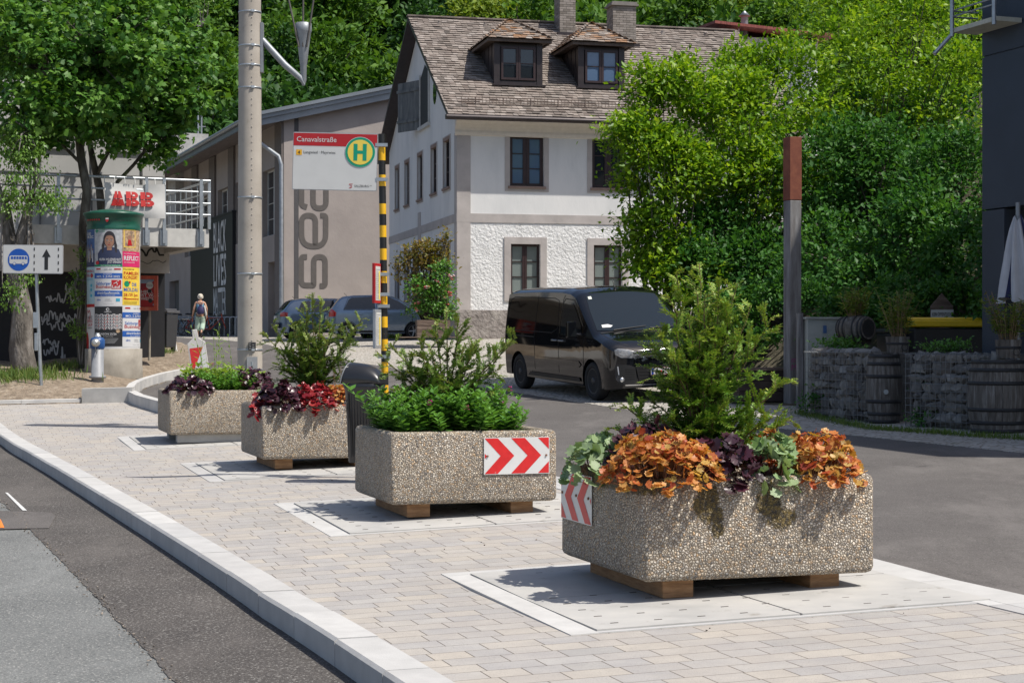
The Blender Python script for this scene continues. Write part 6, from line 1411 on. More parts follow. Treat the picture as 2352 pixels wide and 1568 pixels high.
# ------------------------------------------------ the walking woman
def skin(name, nodes, edges, mat, parent, sub=2, root=0):
    me = bpy.data.meshes.new(name); me.from_pydata([n[:3] for n in nodes], edges, []); me.materials.append(mat)
    o = bpy.data.objects.new(name, me); COL.objects.link(o); o.parent = parent
    o.modifiers.new('skin', 'SKIN'); 
    for i, n in enumerate(nodes):
        sv = me.skin_vertices[0].data[i]; sv.radius = (n[3], n[4] if len(n) > 4 else n[3]); sv.use_root = (i == root)
    s_ = o.modifiers.new('sub', 'SUBSURF'); s_.levels = sub; s_.render_levels = sub
    bpy.context.view_layer.update(); m2 = bpy.data.meshes.new_from_object(o.evaluated_get(bpy.context.evaluated_depsgraph_get())); o.modifiers.clear(); o.data = m2
    for p in m2.polygons: p.use_smooth = True
    return o
skinm = M('tanned skin', (.48, .27, .18), .5, var=.08)
pl = Vector((X(460, 69), 69)); pg = G(pl.x, pl.y)
pe = thing('person', 'white-haired woman in blue top and green trousers walking away with a navy backpack', 'person', (pl.x, pl.y, pg), R(4))
# faces +y (away from the camera); left hand on the left of the picture hangs, right arm holds a white bag
N = [(0, 0, .92, .15, .11), (0, .01, 1.08, .12, .095), (0, 0, 1.25, .15, .10), (0, -.01, 1.38, .14, .085), (0, .015, 1.45, .05, .05), (0, .03, 1.52, .048, .05), (0, .045, 1.6, .078, .095), (0, .04, 1.66, .06, .075),
     (-.17, -.01, 1.37, .055), (-.25, -.03, 1.12, .043), (-.30, .04, .90, .032), (-.315, .06, .83, .026, .035),
     (.17, -.01, 1.37, .055), (.26, -.07, 1.12, .043), (.245, .07, .92, .032), (.235, .1, .85, .026, .035),
     (-.09, 0, .86, .09), (-.10, .02, .48, .06), (-.10, .05, .09, .038), (-.10, .16, .04, .033, .025),
     (.09, -.01, .86, .09), (.08, .03, .50, .06), (.07, -.28, .24, .038), (.07, -.30, .12, .033, .03)]
Ed = [(0, 1), (1, 2), (2, 3), (3, 4), (4, 5), (5, 6), (6, 7), (3, 8), (8, 9), (9, 10), (10, 11), (3, 12), (12, 13), (13, 14), (14, 15), (0, 16), (16, 17), (17, 18), (18, 19), (0, 20), (20, 21), (21, 22), (22, 23)]
skin('body', N, Ed, skinm, pe)
# hands: five separate fingers and thumb each
for nm, hx, hy, hz, dx in (('hand', -.315, .065, .83, -1), ('hand', .235, .105, .85, 1)):
    nd = [(hx, hy, hz, .022, .034), (hx+dx*.004, hy+.012, hz-.05, .02, .036)]; e_ = [(0, 1)]
    for k in range(4):
        b0 = len(nd); yy = hy-.025+k*.02; ln = (.06, .072, .068, .052)[k]; nd += [(hx+dx*.004, yy+.01, hz-.06, .008), (hx-dx*.002, yy+.014, hz-.06-ln*.55, .007), (hx-dx*.016, yy+.015, hz-.06-ln, .006)]; e_ += [(1, b0), (b0, b0+1), (b0+1, b0+2)]
    b0 = len(nd); nd += [(hx-dx*.008, hy+.045, hz-.03, .009), (hx-dx*.014, hy+.058, hz-.065, .008)]; e_ += [(0, b0), (b0, b0+1)]
    skin(nm, nd, e_, skinm, pe, 1)
skin('top', [(0, 0, .93, .155, .125), (0, .0, 1.1, .14, .115), (0, 0, 1.25, .165, .115), (0, -.01, 1.38, .15, .095), (-.13, -.01, 1.395, .055), (.13, -.01, 1.395, .055)], [(0, 1), (1, 2), (2, 3), (3, 4), (3, 5)], M('light blue cotton', (.22, .45, .62), .85, var=.15, scale=14), pe)
skin('trousers', [(0, 0, .93, .165, .135), (-.09, .01, .8, .115), (-.105, .02, .5, .115), (-.11, .03, .25, .12, .13), (.09, 0, .8, .115), (.095, .03, .52, .11), (.09, -.16, .36, .10), (.085, -.25, .28, .085)], [(0, 1), (1, 2), (2, 3), (0, 4), (4, 5), (5, 6), (6, 7)], M('pale green linen', (.36, .47, .38), .85, var=.12, scale=12), pe)
mb = MB(); mb.lathe([(0, -.1), (.07, -.09), (.1, -.04), (.108, .02), (.095, .08), (.055, .115), (0, .125)], (0, .025, 1.6), 18)
for k in range(90):
    a, b = random.uniform(0, 6.28), random.uniform(-.6, 1.4); r = .1*cos(b); c = Vector((r*cos(a), .02+r*sin(a)*.95, 1.61+.105*sin(b))); 
    if c.y > .085 and c.z < 1.62: continue
    mb.lathe([(0, -.022), (.026, 0), (0, .022)], c, 6)
mb.build('hair', M('white hair', (.68, .62, .52), .8, var=.15, scale=60), pe)
for sg in (-1, 1):
    mb = MB(); mb.lathe([(0, -.012), (.012, 0), (0, .012)], (sg*.03, .128, 1.60), 8); mb.build('eye', gap_m, pe)
    mb = MB(); mb.lathe([(0, -.03), (.016, 0), (0, .03)], (sg*.085, .035, 1.595), 8); mb.build('ear', skinm, pe)
mb = MB(); mb.lathe([(0, -.02), (.014, -.01), (0, .03)], (0, .135, 1.575), 8); mb.build('nose', skinm, pe); mb = MB(); mb.box((0, .125, 1.54), (.04, .01, .008)); mb.build('mouth', M('lips', (.4, .15, .12), .5), pe)
mb = MB(); mb.lathe([(.09, 0), (.135, .05), (.14, .15), (.11, .27), (.05, .34), (.07, .37)], (.03, 0, 0), 18, T=Matrix.Translation((0, -.19, .92)) @ Matrix.Diagonal((1, .6, 1, 1))); bp = mb.build('backpack', M('navy nylon', (.03, .025, .09), .6, var=.2), pe)
mb = MB()
for sg in (-1, 1): mb.tube([(.03, -.17, 1.28), (sg*.09, -.12, 1.40), (sg*.10, 0, 1.45), (sg*.13, .08, 1.3), (sg*.12, -.02, 1.0), (.03+sg*.08, -.16, .95)], .009, 5)
mb.build('strap', M('navy nylon'), bp)
mb = MB(); mb.lathe([(.02, -.24), (.075, -.2), (.085, 0), (.075, .16), (.02, .22)], (0, 0, 0), 14, T=Matrix.Translation((.20, -.02, 1.08)) @ Matrix.Rotation(R(-8), 4, 'Y') @ Matrix.Diagonal((.55, 1.2, 1, 1))); mb.build('bag', M('white canvas bag', (.6, .59, .56), .8, var=.08), pe)
for x, y, z, rx in ((-.10, .1, .03, 0), (.07, -.29, .10, -60)):
    mb = MB(); mb.box((0, 0, 0), (.09, .25, .06), T=Matrix.Translation((x, y, z)) @ Matrix.Rotation(R(rx), 4, 'X'), taper=(.8, .8)); mb.build('shoe', M('dark sandal', (.05, .04, .035), .7), pe, bevel=.02)
# ------------------------------------------------ street furniture
cpole = M('spun concrete', (.40, .36, .31), .8, cols=[(.34, .305, .26), (.40, .36, .31), (.45, .41, .355)], scale=2, bmp=.3, bscale=60, bdist=.004, dirt=((.27, .24, .2), 2.5, .64))
d = 26.4; c = Vector((X(574, d), d)); g = G(c.x, c.y); t = thing('overhead_line_pole', 'thick tapered concrete pole with steel straps carrying the overhead wire arm', 'pole', (c.x, c.y, 0))
r0, r1 = 58/2/F*d, 50/2/F*d; zt = Z(-60, d); mb = MB(); mb.lathe([(r0, g-.1), (r0+(r1-r0)*.5, (g+zt)/2), (r1, zt)], n=40); mb.build('shaft', cpole, t)
rad = lambda z: r0+(r1-r0)*(z-g)/(zt-g)
mb = MB()
for k in range(60): z = g+.9+k*.11+random.uniform(-.03, .03); a = R(-72); mb.lathe([(0, -.012), (.012, 0), (0, .012)], (cos(a)*rad(z), sin(a)*rad(z), z), 6)
tag(mb.build('studs', cpole, t), kind='stuff')
for py in (25, 101, 147, 199, 452, 628, 1100/1.7415+190*0, 357-0):
    pass
for py in (24, 102, 147, 199, 452-0, 628, 849, 1037/1.7415*0+803):
    z = Z(py, d-rad(0)); r = rad(z)+.004; mb = MB(); mb.lathe([(r-.003, z-.012), (r+.003, z-.012), (r+.003, z+.012), (r-.003, z+.012)], n=36); a = R(-68); mb.box((cos(a)*(r+.012), sin(a)*(r+.012), z), (.05, .02, .035), a+pi/2); mb.build('strap', galv, t)
mb = MB(); a = R(-72); mb.box((cos(a)*(r0+.004), sin(a)*(r0+.004), Z(795, d)), (.11, .012, .12), a+pi/2); o = mb.build('nameplate', M('black label plate', (.02, .02, .022), .4), t)
mb = MB(); TT = Matrix.Translation((cos(a)*(r0+.0115), sin(a)*(r0+.0115), Z(795, d)-.05)) @ Matrix.Rotation(a+pi/2, 4, 'Z'); 
for k in range(5): textmb(mb, ('CE', '2024', 'Typ', '12.5', 'kN')[k], -.045+(.045 if k % 2 else 0), .012+.018*k, .018, T=TT)
mb.build('print', wl, o)
mb = MB(); mb.box((cos(a)*(r0+.003), sin(a)*(r0+.003), Z(845, d)), (.16, .02, .34), a+pi/2); o = mb.build('access_door', M('grey door plate', (.3, .31, .32), .5, .5), t); mb = MB(); mb.lathe([(.02, -.03), (.02, .03)], (cos(a)*(r0+.003), sin(a)*(r0+.003), Z(835, d)), 10); mb.build('lock', galv, o)
# wire arm with the cone and rods
gp = M('grey painted steel', (.27, .29, .31), .5, .3, var=.12)
mb = MB(); mb.box((r1+.02, 0, Z(110, d)), (.04, .12, .75)); mb.tube([(r1+.02, 0, Z(92, d)), (X(655, d)-c.x, -.02, Z(150, d)), (X(690, d)-c.x, -.02, Z(180, d)), (X(700, d)-c.x, -.02, Z(196, d))], [.05, .05, .045, .01], 12); mb.build('arm', gp, t)
lx = X(697, d)-c.x; mb = MB(); mb.lathe([(.02, Z(197, d)), (.045, Z(185, d)), (.05, Z(150, d)), (.055, Z(148, d)), (.085, Z(108, d)), (.09, Z(104, d)), (.115, Z(75, d)), (.125, Z(72, d)), (.12, Z(54, d)), (.10, Z(53, d))], (lx, 0, 0), 20); mb.build('socket', gp, t)
for a_, b_ in ((630, -160), (700, -200), (745, -160)): mb = MB(); mb.tube([(lx+(a_-697)/F*d*.25*0+(.06 if a_ > 700 else -.06 if a_ < 690 else 0), -.08, Z(110, d)), (X(a_, d)-c.x, -.08, Z(b_, d))], .015, 6); mb.build('rod', M('dark steel rod', (.12, .11, .10), .6, .4), t)
# ---- bus stop
d = 18.5; bp_ = Vector((X(884, d), d)); g = G(bp_.x, bp_.y); t = thing('bus_stop', 'bus stop sign on a worn yellow and black banded pole', 'bus stop', (bp_.x, bp_.y, 0)); tilt = -.018
pole_x = lambda z: -(z-1.2)*.0135; zt = Z(308, d); mb = MB(); ylw = M('yellow pole paint', (.75, .42, .01), .4, var=.08, dirt=((.05, .04, .02), 14, .66)); bk_ = M('black pole paint', (.012, .012, .012), .4, dirt=((.6, .36, .02), 18, .64))
z = g-.05; k = 0
bands = [Z(p, d) for p in (308, 337, 369, 402, 428, 468, 492, 518, 545, 571, 597, 623, 650, 675, 700, 727, 752, 779, 805, 831, 858, 884, 910, 936, 962, 990, 1015)]
for k, (a, b) in enumerate(zip(bands, bands[1:])):
    if b < g-.1: break
    mb.tube([(pole_x(b), 0, b), (pole_x(a), 0, a)], .037, 20, mat=k % 2, cap=(k == 0))
mb.build('pole', [bk_, ylw], t)
sx0, sx1 = X(672, d)-bp_.x, X(866, d)-bp_.x; zb_, zt_ = Z(436, d), Z(304, d); W_, H_ = sx1-sx0, zt_-zb_
rollm = Matrix.Translation((sx0, -.045, zb_+.0)) @ Matrix.Rotation(R(1.3), 4, 'Y')
def rrect(mb, x0, z0, x1, z1, r, y, mat, T=None, th=0, fn=None):
    pts = []
    for cx, cz, a0 in ((x1-r, z0+r, -90), (x1-r, z1-r, 0), (x0+r, z1-r, 90), (x0+r, z0+r, 180)):
        for k in range(5): a = R(a0+22.5*k); pts.append((cx+r*cos(a), cz+r*sin(a)))
    if th: mb.prism(pts, y, y+th, T=T, mat=mat, axis='Y')
    else: poly(mb, pts, y, mat, T=T, fn=fn)
swh = M('sign white', (.60, .60, .58), .35, var=.03); sred = M('sign red', (.42, .014, .018), .4, var=.05); sgr = M('sign green', (.0, .29, .17), .4, var=.05); syl = M('sign yellow', (.80, .62, .09), .4, var=.04); sbk = M('sign black', (.02, .02, .02), .4); sor = M('sign amber', (.80, .42, .02), .4)
mb = MB(); rrect(mb, 0, 0, W_, H_, .015, 0, 0, rollm, .012)
o = mb.build('sign_plate', [M('aluminium edge', (.4, .4, .4), .4, .5)], t)
mb = MB(); y = -.002; e = .006; rrect(mb, e, e, W_-e, H_-e, .012, y, 0, rollm); rect(mb, e, H_*.765, W_-e, H_-e-.004, y-.0015, 1, T=rollm)
cx, cz, rr_ = W_*.795, H_*.67, H_*.258
disc(mb, cx, cz, rr_*1.03, y-.003, 0, 40, T=rollm); disc(mb, cx, cz, rr_, y-.0045, 2, 40, T=rollm); disc(mb, cx, cz, rr_*.84, y-.006, 3, 40, T=rollm)
hw_, hh_ = rr_*.44, rr_*.56
rect(mb, cx-hw_, cz-hh_, cx-hw_+rr_*.26, cz+hh_, y-.0075, 2, T=rollm); rect(mb, cx+hw_-rr_*.26, cz-hh_, cx+hw_, cz+hh_, y-.0075, 2, T=rollm); rect(mb, cx-hw_+rr_*.26, cz-rr_*.11, cx+hw_-rr_*.26, cz+rr_*.11, y-.0075, 2, T=rollm)
textmb(mb, 'Canavalstraße', .035, H_*.835, .075, y-.003, mat=0, T=rollm, maxw=W_*.47, bold=.004)
rect(mb, .035, H_*.60, .035+W_*.068, H_*.695, y-.002, 5, T=rollm); textmb(mb, '4', .035+W_*.034, H_*.618, .05, y-.003, align='CENTER', mat=4, T=rollm, bold=.01)
textmb(mb, 'Langwied · Mayrwies', .035+W_*.085, H_*.63, .042, y-.002, mat=4, T=rollm, maxw=W_*.375, bold=.001)
textmb(mb, 'SALZBURG', W_*.735, H_*.065, .034, y-.002, mat=4, T=rollm, maxw=W_*.17, bold=.001); textmb(mb, 'AG', W_*.915, H_*.085, .017, y-.002, mat=4, T=rollm)
for p in ([(.675, .095), (.675, .115), (.715, .115)], [(.685, .06), (.705, .06), (.705, .09), (.685, .09), (.685, .105)], [(.672, .05), (.70, .05)]): stroke(mb, [(a*W_, b*H_) for a, b in p], .006, y-.002, T=rollm, mat=1)
mb.build('sign_face', [swh, sred, sgr, syl, sbk, sor], o)
def clamp_(z, x0=-.05, x1=.05):
    mb = MB(); mb.tube([(pole_x(z), 0, z-.016), (pole_x(z), 0, z+.016)], .042, 16); mb.box((pole_x(z)-.0, -.045, z), (.13, .012, .035)); mb.build('clamp', galv, t)
for py in (334, 413, 630, 676, 703, 819): clamp_(Z(py, d))
for nm, (x0, x1, y0, y1), fm, lab in (('timetable_case', (861, 879, 606, 697), sred, 'red framed timetable case'), ('timetable_case', (864, 881, 711, 800), M('grey case frame', (.36, .38, .4), .4, .3), 'grey framed timetable case')):
    Wc = .17; zz0, zz1 = Z(y1, d), Z(y0, d); Tc = Matrix.Translation((pole_x((zz0+zz1)/2)-.045, -.03, zz0)) @ Matrix.Rotation(R(72), 4, 'Z') @ Matrix.Translation((-Wc, -.02, 0))
    mb = MB(); mb.b2((0, 0, 0), (Wc, .03, zz1-zz0), Tc); o = mb.build(nm, fm, t, bevel=.004); o['label'] = lab
    mb = MB(); rect(mb, .02, .03, Wc-.02, zz1-zz0-.03, -.002, 0, T=Tc)
    for k in range(16): rect(mb, .03, .05+k*.02, Wc-.03-.03*(k % 3), .056+k*.02, -.0035, 1, T=Tc)
    rect(mb, .1, .04, .13, zz1-zz0-.08, -.0045, 2, T=Tc); mb.build('paper', [M('paper', (.55, .55, .52), .5), M('grey print', (.3, .3, .3), .6), syl], o)
    mb = MB(); rect(mb, .02, .03, Wc-.02, zz1-zz0-.03, .032, 0, T=Tc); mb.build('back_panel', M('paper'), o)
# ---- litter bin hung on the pole
d = 18.2; bx_ = X(838, d); g = G(bx_, d); t = thing('litter_bin', 'black plastic litter bin with a domed hood clipped to the bus stop pole', 'litter bin', (bx_, d-.06, 0), R(-12))
binm = M('black plastic bin', (.018, .019, .022), .32, var=.15, coat=.2); s_ = 1/F*d; zr3 = Z(880, d); zb3 = Z(1060, d)
def sq(cx, cy, w_, l_, n=28, p=4):
    return [(cx+w_/2*math.copysign(abs(cos(2*pi*k/n))**(2/p), cos(2*pi*k/n)), cy+l_/2*math.copysign(abs(sin(2*pi*k/n))**(2/p), sin(2*pi*k/n))) for k in range(n)]
def loft(mb, rings, mat=0, cap=True, smooth=True):
    n = len(rings[0]); vs = [v for r_ in rings for v in r_]; fs = [(i*n+j, i*n+(j+1) % n, (i+1)*n+(j+1) % n, (i+1)*n+j) for i in range(len(rings)-1) for j in range(n)]
    mb.add(vs, fs, .5, mat, smooth)
    if cap: mb.add(list(rings[0]), [tuple(range(n))[::-1]], .5, mat); mb.add(list(rings[-1]), [tuple(range(n))], .5, mat)
mb = MB(); bw, bl_ = .39, .33; hgt = zr3-zb3
loft(mb, [[(x, y, z) for x, y in sq(0, 0, bw*k, bl_*k)] for z, k in ((zb3, .74), (zb3+.02, .78), (zr3-.06, .96), (zr3-.05, 1.02), (zr3, 1.06), (zr3, .98))])
for k in range(9): a = -.14+.035*k; mb.box((a*.9, -bl_*.455, (zb3+zr3)/2-.02), (.006, .012, hgt*.8), T=Matrix.Translation((0, 0, 0)))
mb.build('body', binm, t)
# hood: a dome whose left end is open
mb = MB(); n = 16; secs = []
for i in range(12):
    f = i/11; xx = -bw*.53+bw*1.08*f; hgt_ = .205*sqrt(max(0, 1-(f*.98)**3))+.008; wd = bl_*.53*(1-.12*f**3)
    secs.append([(xx+(.05*(hgt_/.2)**2 if i == 0 else 0)*sin(pi*j/n), wd*cos(pi*j/n), zr3+.002+hgt_*sin(pi*j/n)**.8) for j in range(n+1)])
vs = [v for s__ in secs for v in s__]; fs = [(i*(n+1)+j, i*(n+1)+j+1, (i+1)*(n+1)+j+1, (i+1)*(n+1)+j) for i in range(11) for j in range(n)]; mb.add(vs, fs, smooth=True); mb.add(secs[-1], [tuple(range(n+1))])
ho = mb.build('hood', binm, t, fix=False); so2 = ho.modifiers.new('s', 'SOLIDIFY'); so2.thickness = .008
mb = MB(); mb.tube([(x-.002, y, z) for x, y, z in secs[0]], .007, 6); mb.build('hood_rim', M('grey rim', (.2, .21, .22), .35), ho)
mb = MB(); mb.b2((-bw*.42, -bl_*.4, zr3-.02), (bw*.42, bl_*.4, zr3+.002)); mb.build('inside', gap_m, t)  # flat dark plate paints the shade inside the bin mouth
Tl = Matrix.Translation((-bw*.36, -bl_*.45, zr3-.33)) ; mb = MB()
fnl = lambda x, y, z: (-bw*.47+.018*(z/.1)+x*.42-.0, -bl_*.30-x*.9-.035, zr3-.30+z)
for k in range(24):
    a, b = 2*pi*k/24, 2*pi*(k+1)/24; vs = [fnl(.075*cos(a), 0, .125*sin(a)), fnl(.066*cos(a), 0, .112*sin(a)), fnl(.066*cos(b), 0, .112*sin(b)), fnl(.075*cos(b), 0, .125*sin(b))]; mb.add(vs, [(0, 1, 2, 3)], .5)
disc(mb, 0, .065, .016, 0, 0, 12, fn=fnl); poly(mb, [(-.022, -.01), (.022, -.01), (.028, .045), (-.028, .045)], 0, 0, fn=fnl); rect(mb, -.02, -.1, -.004, -.01, 0, 0, fn=fnl); rect(mb, .004, -.1, .02, -.01, 0, 0, fn=fnl)
mb.build('emblem', swh, t, fix=False)
# ---- red and white delineator board leaning on the far kerb
d = 29.5; c = P(474, 860, d); t = thing('barrier_board', 'leaning red and white striped barrier board behind the farthest planter', 'barrier', (c.x, c.y, G(c.x, c.y)), R(8)); t.rotation_euler = (0, R(-8), R(8)); hb = 1.34
mb = MB(); wf = M('dirty white plastic', (.58, .56, .53), .5, var=.08); pts = [(-.15, 0), (.15, 0), (.15, hb*.90), (.05, hb*.96), (.04, hb*1.07), (-.04, hb*1.07), (-.05, hb*.96), (-.15, hb*.90)]
mb.prism(pts, 0, .05, axis='Y'); mb.build('frame', wf, t, bevel=.008)
mb = MB(); rect(mb, -.125, .05, .125, hb*.84, -.003, 0)
zt9 = hb*.84
poly(mb, [(-.124, zt9), (.10, zt9), (-.124, zt9-.42)], -.0045, 1); poly(mb, [(.124, zt9-.35), (.124, zt9-.72), (-.124, .06), (-.124, zt9-.85)], -.0045, 1)
mb.build('stripes', [whitep, redp2], t)
mb = MB(); mb.box((0, .02, .04), (.42, .6, .09)); mb.build('foot', trim, t, bevel=.02)
t = thing('plastic_crate', 'pale grey plastic crate standing against the foot of the concrete pole', 'crate', (X(521, 26.6), 26.7, G(X(521, 26.6), 26.6)), R(5)); mb = MB(); mb.box((0, 0, .36), (.31, .3, .72)); o = mb.build('shell', M('pale grey plastic', (.5, .51, .52), .5), t, bevel=.015); mb = MB()
for k in range(7): mb.box((-.13+k*.043, -.153, .6), (.022, .006, .16))
tag(mb.build('slots', M('grey print'), o), kind='stuff')
# ---- bus lane sign
p = UM(94, 884); d = p.y; t = thing('road_sign', 'white bus lane sign with a blue disc and an arrow on a grey post', 'road sign', (0, 0, 0)); mb = MB()
mb.tube([P(95, 890, d), P(86, 700, d), P(82, 566, d)], .033, 14); mb.build('post', galv, t)
w_, h_ = 141/F*d, 66/F*d; Ts = Matrix.Translation(P(6, 628, d-.06)) @ Matrix.Rotation(R(.6), 4, 'Y') @ Matrix.Rotation(R(-4), 4, 'Z'); mb = MB(); rrect(mb, 0, 0, w_, h_, .03, 0, 0, Ts, .015); o = mb.build('sign_plate', M('grey sign back', (.45, .45, .45), .5), t)
sblu = M('sign blue', (.01, .09, .42), .4, var=.08); y = -.003; mb = MB(); rrect(mb, .012, .012, w_-.012, h_-.012, .025, y, 0, Ts)
cx, cz, r = w_*.265, h_*.48, h_*.385; disc(mb, cx, cz, r, y-.002, 1, 40, T=Ts); bw2, bh2 = r*.84, r*.36; rrect(mb, cx-bw2, cz-bh2, cx+bw2*.98, cz+bh2*1.05, .03, y-.004, 0, Ts)
for k in range(5): rect(mb, cx-bw2*.84+k*bw2*.3, cz+bh2*.15, cx-bw2*.84+k*bw2*.3+bw2*.24, cz+bh2*.8, y-.006, 1, T=Ts)
poly(mb, [(cx+bw2*.68, cz+bh2*.15), (cx+bw2*.93, cz+bh2*.15), (cx+bw2*.86, cz+bh2*.8), (cx+bw2*.68, cz+bh2*.8)], y-.006, 1, T=Ts)
for a in (-.45, .5): disc(mb, cx+a*bw2, cz-bh2, r*.145, y-.006, 1, 18, T=Ts); disc(mb, cx+a*bw2, cz-bh2, r*.11, y-.008, 0, 18, T=Ts)
ax_ = w_*.725; poly(mb, [(ax_-.035, h_*.14), (ax_+.035, h_*.14), (ax_+.035, h_*.58), (ax_+.085, h_*.58), (ax_, h_*.86), (ax_-.085, h_*.58), (ax_-.035, h_*.58)], y-.003, 2, T=Ts)
for a in (.515, .915):
    for k in range(4): rect(mb, w_*a, h_*(.09+k*.235), w_*a+.022, h_*(.20+k*.235), y-.003, 2, T=Ts)
mb.build('sign_face', [swh, sblu, sbk], o)
mb = MB(); mb.box(P(83, 735, d-.02), (.11, .05, .3)); mb.build('plate', galv, t, bevel=.005); mb = MB(); mb.box(P(84, 785, d-.02), (.07, .08, .34)); mb.build('bracket', galv, t, bevel=.01)
# ---- hydrant
p = UM(224, 877); d = p.y; t = thing('hydrant', 'grey standpipe hydrant with a blue top in front of the advertising column', 'hydrant', (p.x, p.y, 0)); k_ = 1/F*d; zz = lambda py: Z(py, d)
hy = M('grey hydrant paint', (.24, .25, .265), .5, var=.1); hbm = M('blue hydrant paint', (.02, .08, .25), .4, var=.2)
mb = MB(); mb.lathe([(14*k_, zz(884)), (14*k_, zz(869)), (19*k_, zz(868)), (19*k_, zz(863)), (14*k_, zz(862)), (14*k_, zz(800)), (10*k_, zz(798))], n=24); mb.build('standpipe', hy, t)
mb = MB(); mb.lathe([(15*k_, zz(801)), (17*k_, zz(796)), (17*k_, zz(781)), (14*k_, zz(776)), (8*k_, zz(774))], n=12); mb.build('head', hbm, t)
mb = MB(); mb.lathe([(8*k_, zz(774)), (8*k_, zz(770)), (5*k_, zz(768)), (5*k_, zz(764))], n=6); mb.lathe([(10*k_, -.01), (9*k_, -.16), (4*k_, -.19)], (0, -.05, zz(787)), 14, axis='Y'); mb.build('cap', M('bright metal cap', (.6, .6, .58), .35, .7), t)
mb = MB(); mb.tube([(0, -.2, zz(790)), (.01, -.2, zz(803)), (.03, -.16, zz(812)), (.04, -.12, zz(800))], .006, 5); mb.build('chain', galv, t)
# ---- advertising column
p = UM(261, 855); d = p.y; k_ = 1/F*d; t = thing('advertising_column', 'round advertising column with posters, a green cap and a concrete base', 'advertising column', (p.x, p.y, 0)); rc = 59.5*k_
zz = lambda py: Z(py, d-rc)
mb = MB(); rb = 64.5*k_; mb.lathe([(rb*1.02, zz(870)), (rb*1.02, zz(846)), (rb, zz(843)), (rb, zz(801)), (rc*.9, zz(800))], n=48); mb.build('base', M('stained tan concrete', (.28, .255, .215), .9, cols=[(.2, .18, .15), (.28, .255, .215), (.34, .315, .27)], scale=2.5, bmp=.3, bscale=30, dirt=((.15, .13, .1), 3, .6)), t)
mb = MB(); mb.lathe([(rc, zz(803)), (rc, zz(522))], n=64); sh = mb.build('drum', M('poster paper white', (.58, .58, .58), .6, var=.04), t)
grn = M('dark green painted metal', (.012, .085, .055), .35, var=.15); mb = MB(); mb.lathe([(rc*1.02, zz(526)), (rc*1.03, zz(519)), (rc*1.0, zz(516)), (rc*1.04, zz(505)), (rc*1.10, zz(494)), (rc*1.15, zz(490)), (rc*1.15, zz(487)), (rc*.9, zz(483)), (rc*.45, zz(477.5)), (rc*.25, zz(476)), (0, zz(475))], n=48); cp = mb.build('cap', grn, t)
def colfn(off=0):
    return lambda x, y, z: (sin(x/rc)*(rc-y+.004+off), -cos(x/rc)*(rc-y+.004+off), z)
mb = MB(); fnc = lambda x, y, z: (sin(x/rc)*(rc*1.075-y), -cos(x/rc)*(rc*1.075-y), z)
for k in range(7): disc(mb, -rc*.88+k*.055, zz(504.5), .02, -.012, 0, 10, fn=fnc)
poly(mb, [(-.03, zz(500)), (.03, zz(500)), (.03, zz(507)), (0, zz(511)), (-.03, zz(507))], -.012, 0, fn=fnc); rect(mb, -.03, zz(504), .03, zz(501), -.014, 2, fn=fnc); textmb(mb, '0662/43 98 35', rc*.3, zz(508), .055, -.012, mat=1, fn=fnc, bold=.01); mb.build('marking', [sred, sbk, swh], cp)
sm = dict(white=M('poster white', (.62, .62, .62), .5, var=.02), blue=M('poster blue', (.02, .10, .38), .5), red=sred, black=M('poster black', (.02, .02, .022), .45), green=M('poster green', (.0, .25, .11), .5), yellow=M('poster yellow', (.78, .55, .06), .5), cyan=M('poster pale cyan', (.36, .52, .58), .5), grey=M('poster grey wall', (.42, .43, .44), .5, var=.2, scale=14), skin=M('poster brown', (.32, .17, .11), .5), hair=M('poster hair', (.03, .025, .03), .5), navy=M('poster navy', (.03, .04, .09), .5), mag=M('poster magenta', (.6, .02, .12), .5), tan=M('poster mixed tan', (.4, .28, .17), .5, cols=[(.12, .10, .09), (.42, .28, .16), (.6, .45, .3)], scale=16), sky=M('poster blue sky', (.05, .12, .28), .5, cols=[(.03, .07, .2), (.08, .17, .36)], scale=8), teal=M('poster teal', (.05, .35, .5), .5))
KS = list(sm); ML = [sm[k] for k in KS]; I = {k: i for i, k in enumerate(KS)}
def ax(px_): return rc*math.asin(max(-1, min(1, (px_-261)/59.6)))
